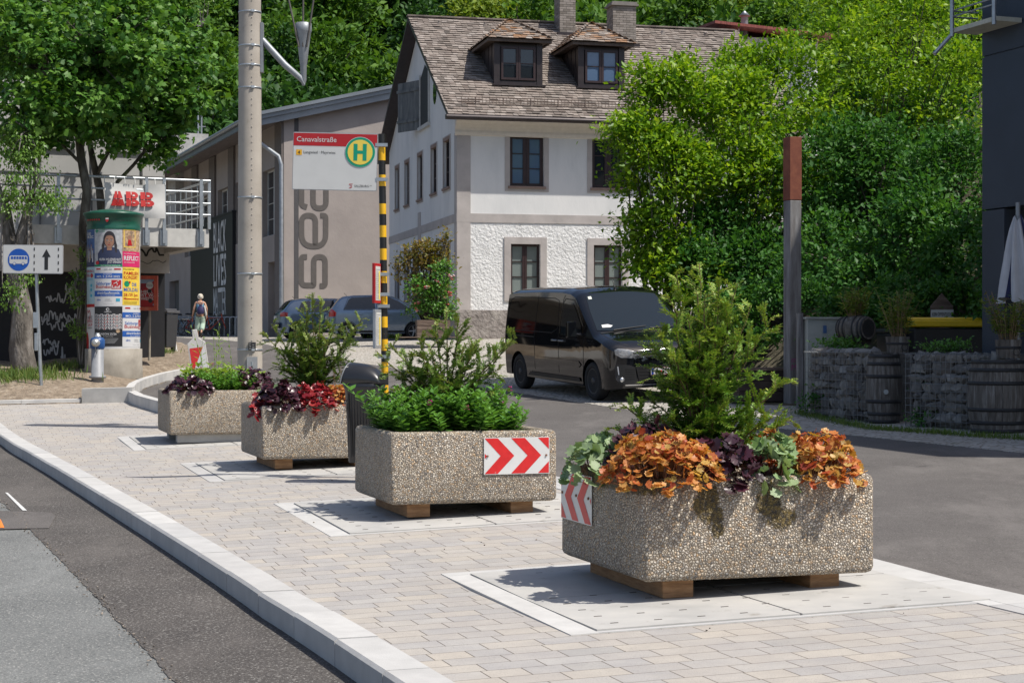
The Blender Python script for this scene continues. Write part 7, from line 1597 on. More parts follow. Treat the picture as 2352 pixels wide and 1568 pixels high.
class Poster:
    def __init__(s, x0, y0, x1, y1, bg, name='poster', label=None):
        s.x0, s.x1, s.z0, s.z1 = x0, x1, zz(y1), zz(y0); s.mb = MB(); s.lab = label; s.f = colfn(); s.w = s.x1-s.x0; s.h = s.z1-s.z0
        rect(s.mb, s.x0, s.z0, s.x1, s.z1, 0, I[bg], fn=s.f, seg=14)
    def X(s, u): return s.x0+u*s.w
    def Z(s, v): return s.z0+v*s.h
    def r(s, u0, v0, u1, v1, c, l=1): rect(s.mb, s.X(u0), s.Z(v0), s.X(u1), s.Z(v1), -.002*l, I[c], fn=s.f, seg=8)
    def t(s, txt, u, v, size, c, al='LEFT', mw=None, l=4, b=.01): textmb(s.mb, txt, s.X(u), s.Z(v), size*s.h, -.002*l, align=al, mat=I[c], fn=(lambda x, y, z: s.f(x, y, z)), bold=b) if not mw else s.tm(txt, u, v, size, c, mw, l, b)
    def tm(s, txt, u, v, size, c, mw, l, b): textmb(s.mb, txt, s.X(u), s.Z(v), size*s.h, -.002*l, mat=I[c], fn=s.f, maxw=mw*s.w*1.0, bold=b) if False else s._tm(txt, u, v, size, c, mw, l, b)
    def _tm(s, txt, u, v, size, c, mw, l, b):
        tmp = MB(); textmb(tmp, txt, 0, 0, size*s.h, 0, bold=b); 
        if not tmp.v: return
        wd = max(q[0] for q in tmp.v); kx = mw*s.w/wd
        s.mb.add([s.f(s.X(u)+q[0]*kx, -.002*l, s.Z(v)+q[2]) for q in tmp.v], tmp.f, .5, I[c])
    def d(s, u, v, r, c, l=1, rx=None):
        rx = (rx or r)*s.h; P_ = [(s.X(u)+rx*cos(2*pi*i/24), s.Z(v)+r*s.h*sin(2*pi*i/24)) for i in range(24)]
        for q in slices(P_): poly(s.mb, q, -.002*l, I[c], fn=s.f)
    def p(s, pts, c, l=1):
        for q in slices([(s.X(a), s.Z(b)) for a, b in pts]): poly(s.mb, q, -.002*l, I[c], fn=s.f)
    def done(s): o = s.mb.build('poster', ML, t, fix=False); s.lab and o.__setitem__('label', s.lab)
L0, L1, R0, R1 = ax(203), ax(229.5), ax(292.5), ax(319.5)
q = Poster(L1+.004, 523, R0-.004, 612, 'grey', label='charity poster with a photographed girl'); q.r(0, 0, 1, .05, 'green'); q._tm('www.austrian-doctors.at', .25, .012, .05, 'white', .68, 2, .005)
q.p([(.14, .05), (.14, .33), (.24, .44), (.42, .50), (.7, .50), (.88, .44), (.97, .3), (.99, .05)], 'navy', 1); q.p([(.48, .42), (.64, .42), (.64, .56), (.48, .56)], 'skin', 2)
for sx in (-1, 1): q.p([(.56+sx*.17, .75), (.56+sx*.2, .7), (.56+sx*.26, .55), (.56+sx*.25, .36), (.56+sx*.21, .36), (.56+sx*.17, .52)], 'hair', 2)
q.d(.56, .70, .215, 'hair', 2, .155); q.d(.56, .655, .17, 'skin', 3, .118); q.p([(.38, .72), (.46, .84), (.56, .87), (.66, .84), (.74, .72), (.68, .79), (.56, .81), (.44, .79)], 'hair', 4)
for sx in (-1, 1): q.d(.56+sx*.07, .675, .012, 'white', 4, .022); q.d(.56+sx*.07, .675, .012, 'hair', 5, .011); q.r(.56+sx*.07-.035, .70, .56+sx*.07+.035, .71, 'hair', 4)
q.r(.545, .60, .575, .612, 'hair', 4); q.r(.52, .555, .60, .567, 'red', 4)
q.r(.03, .9, .17, .935, 'green', 1); q.r(.08, .86, .12, .975, 'green', 1); q._tm('AUSTRIAN', .2, .93, .045, 'green', .22, 1, .01); q._tm('DOCTORS', .2, .885, .045, 'green', .2, 1, .01)
q._tm('HELFEN, WO KEINER HILFT,', .2, .155, .085, 'white', .76, 6, .01); q._tm('JETZT SPENDEN!', .5, .085, .085, 'white', .46, 6, .01); q.d(.13, .1, .05, 'red', 6); q.done()
def lauf(q, f=1.):
    q.r(.04, .92, .96, .985, 'white', 1)
    for a, b in ((.08, .25), (.38, .5), (.55, .65), (.72, .95)): q.r(a, .93, b, .965, 'red' if a < .1 or a > .7 else 'grey', 2)
    q.r(0, .705, 1, .845, 'blue'); q._tm('Anmeldestart:', .35, .80, .05, 'white', .3, 2, .005); q._tm('MO, 2. JUNI 2025', .09, .73, .075, 'white', .82, 2, .012)
    q._tm('Salzburger', .07, .545, .11, 'blue', .54, 1, .012); q._tm('Business', .05, .46, .115, 'red', .56, 1, .012); q.r(.63, .44, .96, .67, 'red'); q._tm('Lauf', .65, .46, .11, 'white', .28, 2, .02)
    stroke(q.mb, [(q.X(a), q.Z(b)) for a, b in ((.7, .57), (.77, .6), (.83, .64))], .012, -.006, fn=q.f, mat=I['white']); stroke(q.mb, [(q.X(a), q.Z(b)) for a, b in ((.78, .6), (.84, .57), (.81, .54))], .012, -.006, fn=q.f, mat=I['white']); q.d(.86, .648, .013, 'white', 3)
    q.r(0, .25, 1, .395, 'blue'); q._tm('#wirlaufenmit', .12, .31, .085, 'white', .78, 2, .012); q._tm('Do, 11. September 2025', .25, .265, .035, 'white', .5, 2, .005)
    q._tm('dm', .1, .14, .08, 'blue', .15, 1, .015); q._tm('WIENER', .4, .16, .045, 'grey', .2, 1, .005); q._tm('STÄDTISCHE', .4, .12, .045, 'grey', .24, 1, .005); q.r(.78, .12, .92, .2, 'teal'); q._tm('Salzburger Nachrichten', .35, .05, .03, 'grey', .35, 1, .003)
q = Poster(L1+.004, 613, R0-.004, 703, 'white', label='white running event poster with blue bands'); lauf(q); q.done()
q = Poster(L1+.004, 704, R0-.004, 795, 'black', label='black concert season poster with a mosaic of portraits'); q.d(.5, .93, .04, 'white'); q.d(.51, .93, .022, 'black', 2); q._tm('CAMERATA', .38, .85, .05, 'white', .25, 1, .006); q._tm('SAISON 25/26', .2, .285, .075, 'white', .6, 1, .008); q._tm('Die Weltklasse in Salzburg', .34, .24, .03, 'white', .34, 1, .003)
r_ = random.Random(4)
for a in range(9):
    n0 = 0 if a in (0, 8) else 0
    for b in range(5):
        u, v = .03+a*.106, .42+b*.078+(0 if a % 2 else .018); q.r(u, v, u+.09, v+.066, 'white', 1); q.d(u+.045, v+.036, .016, 'skin', 2); q.p([(u+.02, v+.004), (u+.07, v+.004), (u+.06, v+.026), (u+.03, v+.026)], 'navy' if r_.random() < .7 else 'red', 3); q.p([(u+.028, v+.04), (u+.062, v+.04), (u+.056, v+.056), (u+.034, v+.056)], 'hair', 3)
q.d(.85, .39, .05, 'tan', 4)
for k in range(5): q.r(.14+.03*k, .19-.028*k, .86-.03*k, .197-.028*k, 'grey', 1)
q.done()
q = Poster(L0-.1, 523, L1, 612, 'sky', label='blue musical show poster'); q.p([(0, 0), (1, 0), (1, .35), (.6, .3), (.2, .22), (0, .3)], 'navy', 1); q._tm('SOUND', .38, .82, .1, 'white', .4, 2, .02); q._tm('OF', .40, .755, .05, 'white', .1, 2, .02); q._tm('MUSIC', .5, .74, .1, 'white', .45, 2, .02)
for k in range(7): u = .36+.085*k; v = .12+.05*(k % 3); q.p([(u, v), (u+.06, v), (u+.05, v+.3), (u+.01, v+.3)], ('white', 'tan', 'grey')[k % 3], 2); q.d(u+.03, v+.33, .02, 'skin', 3)
q.done()
q = Poster(L0-.1, 613, L1, 697, 'cyan', label='pale blue open air cinema poster'); q._tm('NENKINO', .3, .86, .1, 'red', .66, 1, .02); q._tm('BURG', .3, .74, .11, 'red', .4, 1, .02); q.d(.83, .77, .06, 'red'); q._tm('AM KAPITELPLATZ', .3, .65, .05, 'teal', .6, 1, .01)
for v in (.5, .38, .22): q.d(.8, v, .045, 'teal'); 
for k in range(12): q.r(.32, .08+k*.045, .6, .088+k*.045, 'white', 1)
q.done()
q = Poster(L0-.1, 698, L1, 797, 'white', label='heart run poster'); q.r(0, .93, 1, 1, 'red'); stroke(q.mb, rr_path([(q.X(a), q.Z(b)) for a, b in ((.5, .55), (.36, .75), (.45, .88), (.56, .78), (.66, .88), (.76, .75), (.6, .6))], .1, 4), .02, -.004, fn=q.f, mat=I['red'])
for k, (a, c) in enumerate((('HERZ', 'black'), ('KREIS', 'red'), ('LAUF', 'red'))): q._tm(a, .48, .66-k*.085, .09, c, .4, 1, .015)
q._tm('SALZBURG', .48, .43, .05, 'black', .38, 1, .01); q.d(.4, .1, .25, 'red', 1, .12); q.done()
q = Poster(R0, 523, R1+.1, 612, 'tan', label='exhibition poster with a gilt framed painting above a magenta field')
for a, b, c_, d_, cc in ((.05, .5, .6, .52, 'yellow'), (.05, .95, .6, .97, 'yellow'), (.05, .5, .08, .97, 'yellow'), (.57, .5, .6, .97, 'yellow')): q.r(a, b, c_, d_, cc, 1)
q.d(.3, .75, .07, 'skin', 1); q.p([(.2, .55), (.42, .55), (.36, .7), (.24, .7)], 'red', 2); q.r(0, 0, 1, .4, 'mag', 1); q._tm('REFLECT', .04, .17, .16, 'white', .8, 2, .02); q._tm('Kunst als Spiegel der Gesellschaft', .05, .33, .04, 'white', .6, 2, .004); q._tm('18. Oktober 2024', .05, .1, .045, 'white', .5, 2, .004); q.done()
q = Poster(R0, 613, R1+.1, 700, 'yellow', label='yellow family concert poster'); q._tm('PHILHARMONIE', .03, .93, .05, 'black', .5, 1, .01); q._tm('FAMILIEN', .04, .80, .12, 'red', .78, 1, .02); q._tm('KONZERT', .04, .69, .12, 'red', .72, 1, .02); q._tm('DIE', .4, .50, .13, 'blue', .28, 1, .02); q._tm('MOLDAU', .04, .36, .14, 'blue', .75, 1, .02); q.d(.18, .56, .08, 'green', 1); q.d(.3, .6, .03, 'red', 2); q._tm('28./29. Juni', .04, .235, .10, 'red', .72, 1, .02); q._tm('Messezentrum', .04, .14, .085, 'red', .8, 1, .02)
for k in range(3): q.r(.04, .03+k*.03, .7, .038+k*.03, 'black')
q.done()
q = Poster(R0, 702, R1+.1+.18, 797, 'white', label='second copy of the running event poster'); lauf(q); q.done()
# ---- red display case on a post, framed poster board behind
fr_ = M('orange red case frame', (.52, .085, .04), .5, cols=[(.42, .06, .035), (.54, .09, .045), (.5, .16, .1)], scale=6, dirt=((.35, .3, .25), 20, .68)); p = UM(344, 828); d = p.y; t = thing('display_case', 'red framed notice case on a wooden post, partly behind the advertising column', 'notice case', (0, 0, 0))
TC = Matrix.Translation(P(313, 713, d)) @ Matrix.Rotation(R(2), 4, 'Z'); w_, h_ = 49/F*d, 80/F*d; f = .085; mb = MB()
for a in ((0, 0, w_, f), (0, h_-f, w_, h_), (0, f, f, h_-f), (w_-f, f, w_, h_-f)): mb.b2((a[0], -.05, a[1]), (a[2], .08, a[3]), TC)
mb.build('frame', fr_, t, bevel=.006); mb = MB(); mb.b2((.03, .02, .03), (w_-.03, .07, h_-.03), TC); pn = mb.build('back', M('poster maroon', (.26, .02, .03), .5), t)
mb = MB(); yy = .017; rect(mb, f, h_*.78, w_-f, h_-f, yy, 0, T=TC); poly(mb, [(f, h_*.55), (w_-f, h_*.86), (w_-f, h_*.5), (f, f)], yy-.001, 1, T=TC); rect(mb, f, f, w_-f, h_*.5, yy-.002, 1, T=TC); disc(mb, w_*.62, h_*.72, .085, yy-.004, 2, T=TC)
textmb(mb, 'BERNHARD', w_*.62, h_*.73, .03, yy-.006, align='CENTER', mat=3, T=TC); textmb(mb, 'AUINGER', w_*.62, h_*.69, .03, yy-.006, align='CENTER', mat=3, T=TC)
for k, s__ in enumerate(('HIER', 'IST WAS', 'WEITER')): textmb(mb, s__, w_*.2, h_*(.5-.1*k), .1, yy-.005, mat=2, T=TC, maxw=(.28, .42, .38)[k], bold=.015)
disc(mb, w_*.65, h_*.28, .05, yy-.007, 3, T=TC); disc(mb, w_*.82, h_*.17, .028, yy-.007, 4, T=TC); disc(mb, w_*.62, h_*.56, .045, yy-.007, 3, T=TC)
mb.build('poster', [M('poster pale blue', (.3, .38, .5), .5), sred, swh, sbk, M('poster pale blue')], pn)
mb = MB(); mb.tube([P(343, 832, d), P(344, 712, d+.03)], .03, 8); mb.build('post', M('pale weathered wood', (.3, .27, .22), .8, var=.2), t)
p = UM(338, 816); d = p.y+.5; t = thing('poster_board', 'grey framed theatre poster board standing behind the red notice case', 'poster board', (0, 0, 0)); TC = Matrix.Translation(P(316, 812, d)); w_, h_ = 37/F*d, 92/F*d; mb = MB()
for a in ((0, 0, w_, .03), (0, h_-.03, w_, h_), (0, .03, .03, h_-.03), (w_-.03, .03, w_, h_-.03)): mb.b2((a[0], -.02, a[1]), (a[2], .03, a[3]), TC)
mb.build('frame', galv, t); mb = MB(); mb.b2((.03, .0, .03), (w_-.03, .02, h_-.03), TC); pn = mb.build('poster', M('dark stage photograph', (.1, .09, .085), .45, cols=[(.02, .02, .025), (.09, .08, .08), (.28, .22, .2)], scale=5), t)
mb = MB(); textmb(mb, 'PHILHARMONIE', .04, h_*.88, .05, -.004, T=TC, maxw=w_*.8); textmb(mb, 'SALZBURG', .04, h_*.82, .05, -.004, T=TC, maxw=w_*.55); textmb(mb, 'Gertabo', .04, h_*.13, .11, -.004, T=TC, maxw=w_*.8, bold=.01); textmb(mb, 'Schauspielhaus', .04, h_*.06, .06, -.004, T=TC, maxw=w_*.82); mb.build('lettering', swh, pn)
mb = MB(); mb.b2((w_+.03, -.02, -.2), (w_+.19, .1, 2.9), TC); mb.build('post', blk, t)
# ---- wheelie bin and leaning bollard
p = UM(374, 806); d = p.y; t = thing('wheelie_bin', 'dark grey wheelie bin beside the red notice case', 'wheelie bin', (p.x, p.y, p.z), R(-15)); dg = M('dark grey bin plastic', (.035, .036, .04), .45, var=.15)
mb = MB(); mb.box((0, 0, .52), (.48, .55, .86), taper=(1.18, 1.2)); mb.build('body', dg, t, bevel=.02); mb = MB(); mb.box((0, 0, 1.0), (.62, .72, .07)); mb.box((0, 0, 1.055), (.5, .6, .05)); mb.build('lid', M('grey bin lid', (.09, .09, .095), .45), t, bevel=.015)
mb = MB(); mb.tube([(-.26, .34, 1.0), (-.26, .42, 1.0), (.26, .42, 1.0), (.26, .34, 1.0)], .016, 6); mb.build('handle', dg, t)
for sg in (-1, 1): mb = MB(); mb.lathe([(.1, -.03), (.1, .03)], (sg*.2, .2, .1), 16, axis='X'); mb.build('wheel', tyre_m, t)
mb = MB(); disc(mb, .18, .62, .035, -.335, 0); mb.build('sticker', M('poster pale blue'), t)
t = thing('bollard', 'leaning red and white bollard next to the wheelie bin', 'bollard', (0, 0, 0)); d = UM(403, 806).y; mb = MB(); a, b = P(403.5, 808, d), P(389, 722, d)
fs_ = (0, .18, .40, .58, .72, .87, 1.0)
for k in range(6):
    pass
for k, (f0, f1, m_) in enumerate(((0, .5, 1), (.5, .68, 0), (.68, .9, 1), (.9, 1.0, 0))):
    mb.tube([a.lerp(b, f0), a.lerp(b, f1)], [.055, .052] if f1 < 1 else [.052, .048], 16, mat=m_)
mb.build('post', [M('bollard red', (.6, .05, .03), .4), M('bollard white', (.65, .64, .62), .5)], t)
# ---- weathered steel post
st_ = M('rust brown steel', (.19, .055, .028), .75, cols=[(.13, .035, .02), (.19, .055, .03), (.26, .09, .045)], scale=5, bmp=.3, bscale=60, bdist=.003); cg = M('grey weathered timber', (.19, .19, .19), .85, cols=[(.12, .11, .11), (.19, .185, .185), (.27, .27, .275)], stretch=(4, 4, .5), scale=4, bmp=.3, bscale=20, dirt=((.09, .055, .045), 1.3, .6))
d = 28.6; c = Vector((X(1820, d), d)); g = G(c.x, c.y); t = thing('steel_post', 'tall square post with a rust red top section in front of the shrubs', 'post', (c.x, c.y, 0), R(22)); a_ = .215
z1, z2 = Z(461, d), Z(316, d); mb = MB(); mb.b2((-a_/2, -a_/2, g-.1), (a_/2, a_/2, z1)); mb.build('shaft', cg, t, bevel=.012); mb = MB(); mb.b2((-a_/2-.003, -a_/2-.003, z1+.004), (a_/2+.003, a_/2+.003, z2)); mb.build('head', st_, t, bevel=.006)
mb = MB(); rs = random.Random(8); textmb(mb, 'm', -.09, Z(832, d), .14, -a_/2-.003); textmb(mb, 'M', -.09, Z(850, d), .14, -a_/2-.003); mb.build('graffiti', M('pink spray paint', (.35, .05, .22), .7), t)
t = thing('wooden_trough', 'low dark wooden trough standing to the left of the tall post', 'trough', (X(1755, 28.8), 28.9, G(X(1755, 28.8), 28.9)), R(14)); mb = MB()
for k in range(3): mb.b2((-.5, -.2, .03+k*.17), (.42, .2, .19+k*.17))
mb.build('planks', M('dark boards', (.05, .035, .03), .85, var=.3), t); mb = MB(); mb.b2((-.55, -.24, .545), (.46, .24, .58)); mb.build('top_board', wood, t)
# ---- stone baskets, barrels and tubs
stonem = M('limestone rubble', attr=True, cols=[(.13, .125, .12), (.24, .23, .22), (.34, .325, .30), (.19, .17, .15), (.42, .41, .39)], rough=.9, var=.35, scale=5, bmp=.8, bscale=12, bdist=.03)
wire = M('galvanised wire', (.2, .21, .22), .45, .7)
def rock(mb, c, s_, rs):
    b = bmesh.new(); bmesh.ops.create_icosphere(b, subdivisions=1, radius=1); ph = [rs.uniform(0, 6) for _ in range(3)]; R3 = Matrix.Rotation(rs.uniform(0, 6), 3, (rs.random(), rs.random(), rs.random()))
    vs = []
    for v in b.verts: p_ = R3 @ v.co; k = 1+.22*sin(p_.x*3+ph[0])+.2*cos(p_.z*4+ph[1])+rs.uniform(-.1, .1); vs.append((c[0]+p_.x*s_[0]*k, c[1]+p_.y*s_[1]*k, c[2]+p_.z*s_[2]*k))
    mb.add(vs, [tuple(v.index for v in f.verts) for f in b.faces], rs.random()); b.free()
def gabion(label, pa, pb, h_, dep, seed):
    a, b = Vector(pa[:2]), Vector(pb[:2]); Lg = (b-a).length; ang = atan2(b.y-a.y, b.x-a.x); g = min(G(*a), G(*b)); t = thing('gabion', label, 'stone basket', (a.x, a.y, g), ang); rs = random.Random(seed)
    mb = MB(); z = .06
    while z < h_-.03:
        x = .04; rh = rs.uniform(.12, .2)
        while x < Lg-.02: w_ = rs.uniform(.12, .26); rock(mb, (x+w_/2, .10, z+rh/2-.02), (w_*.58, .10, rh*.6), rs); x += w_*.92
        y = .2
        while y < dep: w_ = rs.uniform(.15, .25); rock(mb, (.09, y, z+rh/2-.02), (.09, w_*.6, rh*.6), rs); y += w_*.95
        z += rh*.88
    for k in range(int(Lg*dep*22)): rock(mb, (rs.uniform(.08, Lg-.08), rs.uniform(.1, dep), h_-.07), (rs.uniform(.07, .12), rs.uniform(.07, .12), .06), rs)
    mb.b2((.1, .16, .02), (Lg-.1, dep-.05, h_-.1)); tag(mb.build('stones', stonem, t, fix=False), kind='stuff')
    mb = MB(); x = 0
    while x <= Lg+.01: mb.tube([(x, -.015, .0), (x, -.015, h_)], .0045, 4, cap=False); mb.tube([(x, -.015, h_), (x, dep, h_)], .004, 4, cap=False); x += .098
    z = 0
    while z <= h_+.01: mb.tube([(-.01, -.018, z), (Lg+.01, -.018, z)], .0045, 4, cap=False); mb.tube([(-.012, -.015, z), (-.012, dep, z)], .004, 4, cap=False); z += .1
    y = 0
    while y < dep: mb.tube([(-.012, y, 0), (-.012, y, h_)], .004, 4, cap=False); y += .1
    for k in range(int(Lg/.05)): mb.tube([(k*.05, -.03, h_+.012), (k*.05+.03, .01, h_-.01)], .005, 4, cap=False)
    mb.build('wire_cage', wire, t); return t, ang, g, Lg
ga, gb = U(1850, 952), U(2003, 972); g2a, g2b = U(2082, 978), U(2246, 992)
h1 = Z(797, ga.y)-G(ga.x, ga.y)-.02; t1, an1, gg1, L1_ = gabion('left stone basket carrying the small horizontal barrel', ga, gb, h1, .8, 1)
h2 = Z(806, g2a.y)-G(g2a.x, g2a.y)-.02; t2, an2, gg2, L2_ = gabion('right stone basket between the two upright barrels', g2a, g2b+Vector((.15, 0, 0)), h2, .8, 2)
stave = M('weathered barrel staves', (.12, .105, .09), .85, cols=[(.06, .05, .042), (.13, .115, .10), (.24, .225, .21)], stretch=(5, 5, .7), scale=4, bmp=.4, bscale=14, dirt=((.28, .27, .26), 5, .68)); hoopm = M('black barrel hoop', (.022, .022, .024), .6, dirt=((.4, .4, .4), 16, .7))
def barrel(name, label, loc, rmid, rend, h_, rz=0, axis=None, hoops=(.03, .14, .32, .68, .86, .97), T=None):
    t = thing(name, label, 'barrel', loc, rz); mb = MB(); n = 26; prof = lambda f: rend+(rmid-rend)*(1-(2*f-1)**2)
    for j in range(n):
        a0, a1 = 2*pi*j/n+.006, 2*pi*(j+1)/n-.006; vs = []
        for i in range(11):
            f = i/10; r = prof(f)+random.uniform(-.001, .001)
            for a in (a0, a1): vs.append((r*cos(a), r*sin(a), f*h_))
        for i in range(11):
            f = i/10; r = prof(f)-.025
            for a in (a0, a1): vs.append((r*cos(a), r*sin(a), f*h_))
        fs = []
        for i in range(10): q = 2*i; fs += [(q, q+1, q+3, q+2), (22+q, 22+q+2, 22+q+3, 22+q+1), (q, q+2, 22+q+2, 22+q), (q+1, 22+q+1, 22+q+3, q+3)]
        fs += [(0, 22, 23, 1), (20, 21, 43, 42)]; mb.add(vs, fs, random.random(), T=T)
    mb.build('staves', stave, t); mb = MB(); mb.lathe([(rend-.02, .03), (0, .03)], n=24, T=T); mb.lathe([(prof(.97)-.022, h_-.03), (0, h_-.03)], n=24, T=T); mb.lathe([(prof(.5)-.03, h_*.3), (prof(.5)-.03, h_*.7)], n=20, T=T); mb.build('head', M('dark barrel head', (.03, .026, .023), .8, var=.3), t)
    for f in hoops:
        r = prof(f)+.004; hw_ = .022*h_/.9; mb = MB(); mb.lathe([(prof(f-hw_/h_)+.001, f*h_-hw_), (prof(f-hw_/h_)+.006, f*h_-hw_), (prof(min(1, f+hw_/h_))+.006, f*h_+hw_), (prof(min(1, f+hw_/h_))+.001, f*h_+hw_)], n=40, T=T); mb.build('hoop', hoopm, t)
    return t
b1 = U(2041, 974); hb1 = (Z(813, b1.y)-b1.z); tb1 = barrel('barrel', 'upright weathered barrel between the two stone baskets', (b1.x, b1.y+.3, b1.z), 40/F*b1.y*1.04, 34/F*b1.y, hb1*1.0)
mb = MB(); mb.lathe([(.035, -.02), (.03, 0)], (-.03, -40/F*b1.y*1.04, hb1*.46), 14, axis='Y'); mb.build('bung', M('zinc bung', (.4, .42, .42), .5), tb1)
b2_ = U(2310, 996); hb2 = (Z(826, b2_.y)-b2_.z); tb2 = barrel('barrel', 'large upright barrel at the right edge beside the stone basket', (b2_.x, b2_.y+.35, b2_.z), 70/F*b2_.y, 60/F*b2_.y, hb2)
def tub(label, c, r, h_):
    t = thing('half_barrel_tub', label, 'tub', c); mb = MB(); n = 18
    for j in range(n):
        a0, a1 = 2*pi*j/n+.01, 2*pi*(j+1)/n-.01; vs = [(q*cos(a), q*sin(a), z) for q, z in ((r*.86, 0), (r, h_), (r*.93, h_), (r*.8, .02)) for a in (a0, a1)]
        mb.add(vs, [(0, 1, 3, 2), (2, 3, 5, 4), (4, 5, 7, 6), (6, 7, 1, 0), (0, 2, 4, 6), (1, 7, 5, 3)])
    mb.build('staves', stave, t); mb = MB(); mb.lathe([(r*.9, h_*.85), (0, h_*.87)], n=16); mb.build('soil', potsoil, t)
    mb = MB(); mb.lathe([(r*.935, h_*.5), (r*.95, h_*.5), (r*.97, h_*.64), (r*.955, h_*.64)], n=30); mb.build('hoop', hoopm, t)
    mb = MB(); pts = [(.06+.045*cos(R(q)), -r*.99-.005, h_*.35+.045*sin(R(q))) for q in range(0, 361, 24)]; mb.tube(pts, .005, 5); mb.build('ring', hoopm, t); return t
bam_l = leafmat('bamboo leaves', [(.09, .17, .025), (.17, .27, .04), (.27, .34, .06), (.22, .20, .05)], .5, .35)
def bamboo(label, c, r, h_, n, seed):
    t = thing('bamboo', label, 'potted plant', c); rs = random.Random(seed); mb = MB(); Ps, Ax, No = [], [], []
    for k in range(n):
        a = rs.uniform(0, 6.28); q = r*.6*rs.random(); b0 = Vector((q*cos(a), q*sin(a), -.05)); ln = h_*rs.uniform(.55, 1.05); tp = b0+Vector((cos(a)*ln*rs.uniform(.05, .5), sin(a)*ln*rs.uniform(.05, .4), ln)); m_ = b0.lerp(tp, .55)+Vector((-cos(a), -sin(a), .2))*.03*ln; mb.tube([b0, m_, tp], [.005, .004, .002], 4)
        for j in range(13):
            f = rs.uniform(.25, 1); cpt = b0.lerp(tp, f); aa = rs.uniform(0, 6.28); Ps.append(cpt+Vector((rs.gauss(0, .03), rs.gauss(0, .03), 0))); Ax.append((cos(aa), sin(aa), rs.uniform(-.3, .9))); No.append((rs.gauss(0, .3), rs.gauss(0, .3), 1))
    V, Fc, rn = inst(*NARROW, np.array([tuple(p) for p in Ps]), frames(np.array(Ax), np.array(No)), np.array([rs.uniform(.07, .14) for _ in Ps])); np_mesh('leaves', V, Fc, rn, bam_l, t); mb.build('stems', M('straw coloured stems', (.25, .17, .09), .8, var=.3), t); return t
c1 = Vector((X(2062, b1.y+.3), b1.y+.3, Z(813, b1.y+.3)+.015)); r1_ = 28/F*c1.y; tub('half-barrel tub standing on the middle barrel between the stone baskets', c1, r1_, Z(773, c1.y)-c1.z); bamboo('bushy yellow green bamboo in the tub on the middle barrel', (c1.x, c1.y, Z(776, c1.y)), r1_, .72, 44, 1)
c2 = Vector((X(2316, b2_.y+.3), b2_.y+.3, Z(826, b2_.y+.3)+.02)); r2_ = 30/F*c2.y; tub('half-barrel tub standing on the large barrel at the right edge', c2, r2_, Z(780, c2.y)-c2.z); bamboo('bamboo with bare purple stems in the tub at the right edge', (c2.x, c2.y, Z(783, c2.y)), r2_, .68, 44, 2)
# small barrel lying on a cradle with a plant in it
hb = P(1967, 760, ga.y+.35); Tb = Matrix.Rotation(R(90), 4, 'X') @ Matrix.Translation((0, 0, -.28)); tb3 = barrel('barrel', 'small dark barrel lying on its side on a cradle on the left stone basket', (hb.x, hb.y, hb.z+.04), .205, .165, .52, R(38), T=Tb)
mb = MB()
for y in (-.14, .14): mb.box((0, y, -.19), (.3, .04, .1)); mb.box((-.13, y, -.14), (.05, .04, .14)); mb.box((.13, y, -.14), (.05, .04, .14))
mb.build('cradle', M('dark boards'), tb3)
bamboo('straggly grass and maple seedling growing out of the small lying barrel', (hb.x-.03, hb.y, hb.z+.2), .14, .52, 40, 3)
# utility cabinet
cb_ = P(1890, 800, 27.6); t = thing('utility_cabinet', 'pale grey utility cabinet behind the left stone basket', 'cabinet', (cb_.x, cb_.y, G(cb_.x, cb_.y)), R(12)); hh = Z(733, 27.6)-G(cb_.x, cb_.y); mb = MB(); mb.b2((-.26, 0, 0), (.3, .35, hh)); mb.build('housing', M('pale green grey paint', (.36, .38, .36), .6, var=.1), t, bevel=.01); mb = MB(); mb.b2((-.29, -.03, hh+.003), (.33, .38, hh+.035)); mb.build('lid', M('pale green grey paint'), t); mb = MB(); mb.b2((-.02, -.008, .1), (.28, -.001, hh-.05)); o = mb.build('door', M('cabinet door', (.33, .36, .35), .55), t); mb = MB(); rect(mb, .0, hh-.22, .06, hh-.1, -.012, 0); mb.build('sticker', sm['sky'], o); mb = MB(); mb.tube([(.05, -.012, hh-.5), (.1, -.012, hh-.4), (.18, -.012, hh-.55), (.25, -.012, hh-.35)], .006, 4); mb.build('graffiti', M('faint teal scrawl', (.12, .3, .26), .7), o)
mb = MB(); mb.b2((-.37, .1, 0), (-.29, .2, hh+.1)); mb.build('side_post', cg, t)
# yellow-lidded container and sign
d = 27; c = P(2185, 790, d); t = thing('waste_container', 'black waste container with a bright yellow lid behind the stone baskets', 'waste container', (c.x, c.y, G(c.x, c.y)+.2), R(4)); zl_ = Z(752, d)-t.location.z; ylid = M('yellow plastic lid', (.62, .42, .0), .45, var=.12, dirt=((.3, .22, .02), 8, .66))
mb = MB(); mb.box((0, .4, zl_/2), (1.1, .75, zl_-.02), taper=(1.06, 1.1)); bd = mb.build('body', M('black container plastic', (.014, .014, .016), .5), t, bevel=.02); mb = MB(); mb.box((0, .4, zl_+.06), (1.24, .9, .1)); mb.box((-.06, .45, zl_+.135), (1.2, .7, .05), taper=(.95, .9)); mb.build('lid', ylid, t, bevel=.02)
mb = MB(); rect(mb, .0, zl_-.42, .52, zl_-.3, .01, 1); rect(mb, .01, zl_-.41, .51, zl_-.31, .009, 0); textmb(mb, '- UN', .1, zl_-.4, .11, .007, mat=2, bold=.015); textmb(mb, 'STADT : SALZBURG', .1, zl_-.25, .055, .008, mat=3, bold=.01); mb.build('label', [swh, sor, sbk, M('grey print')], bd)
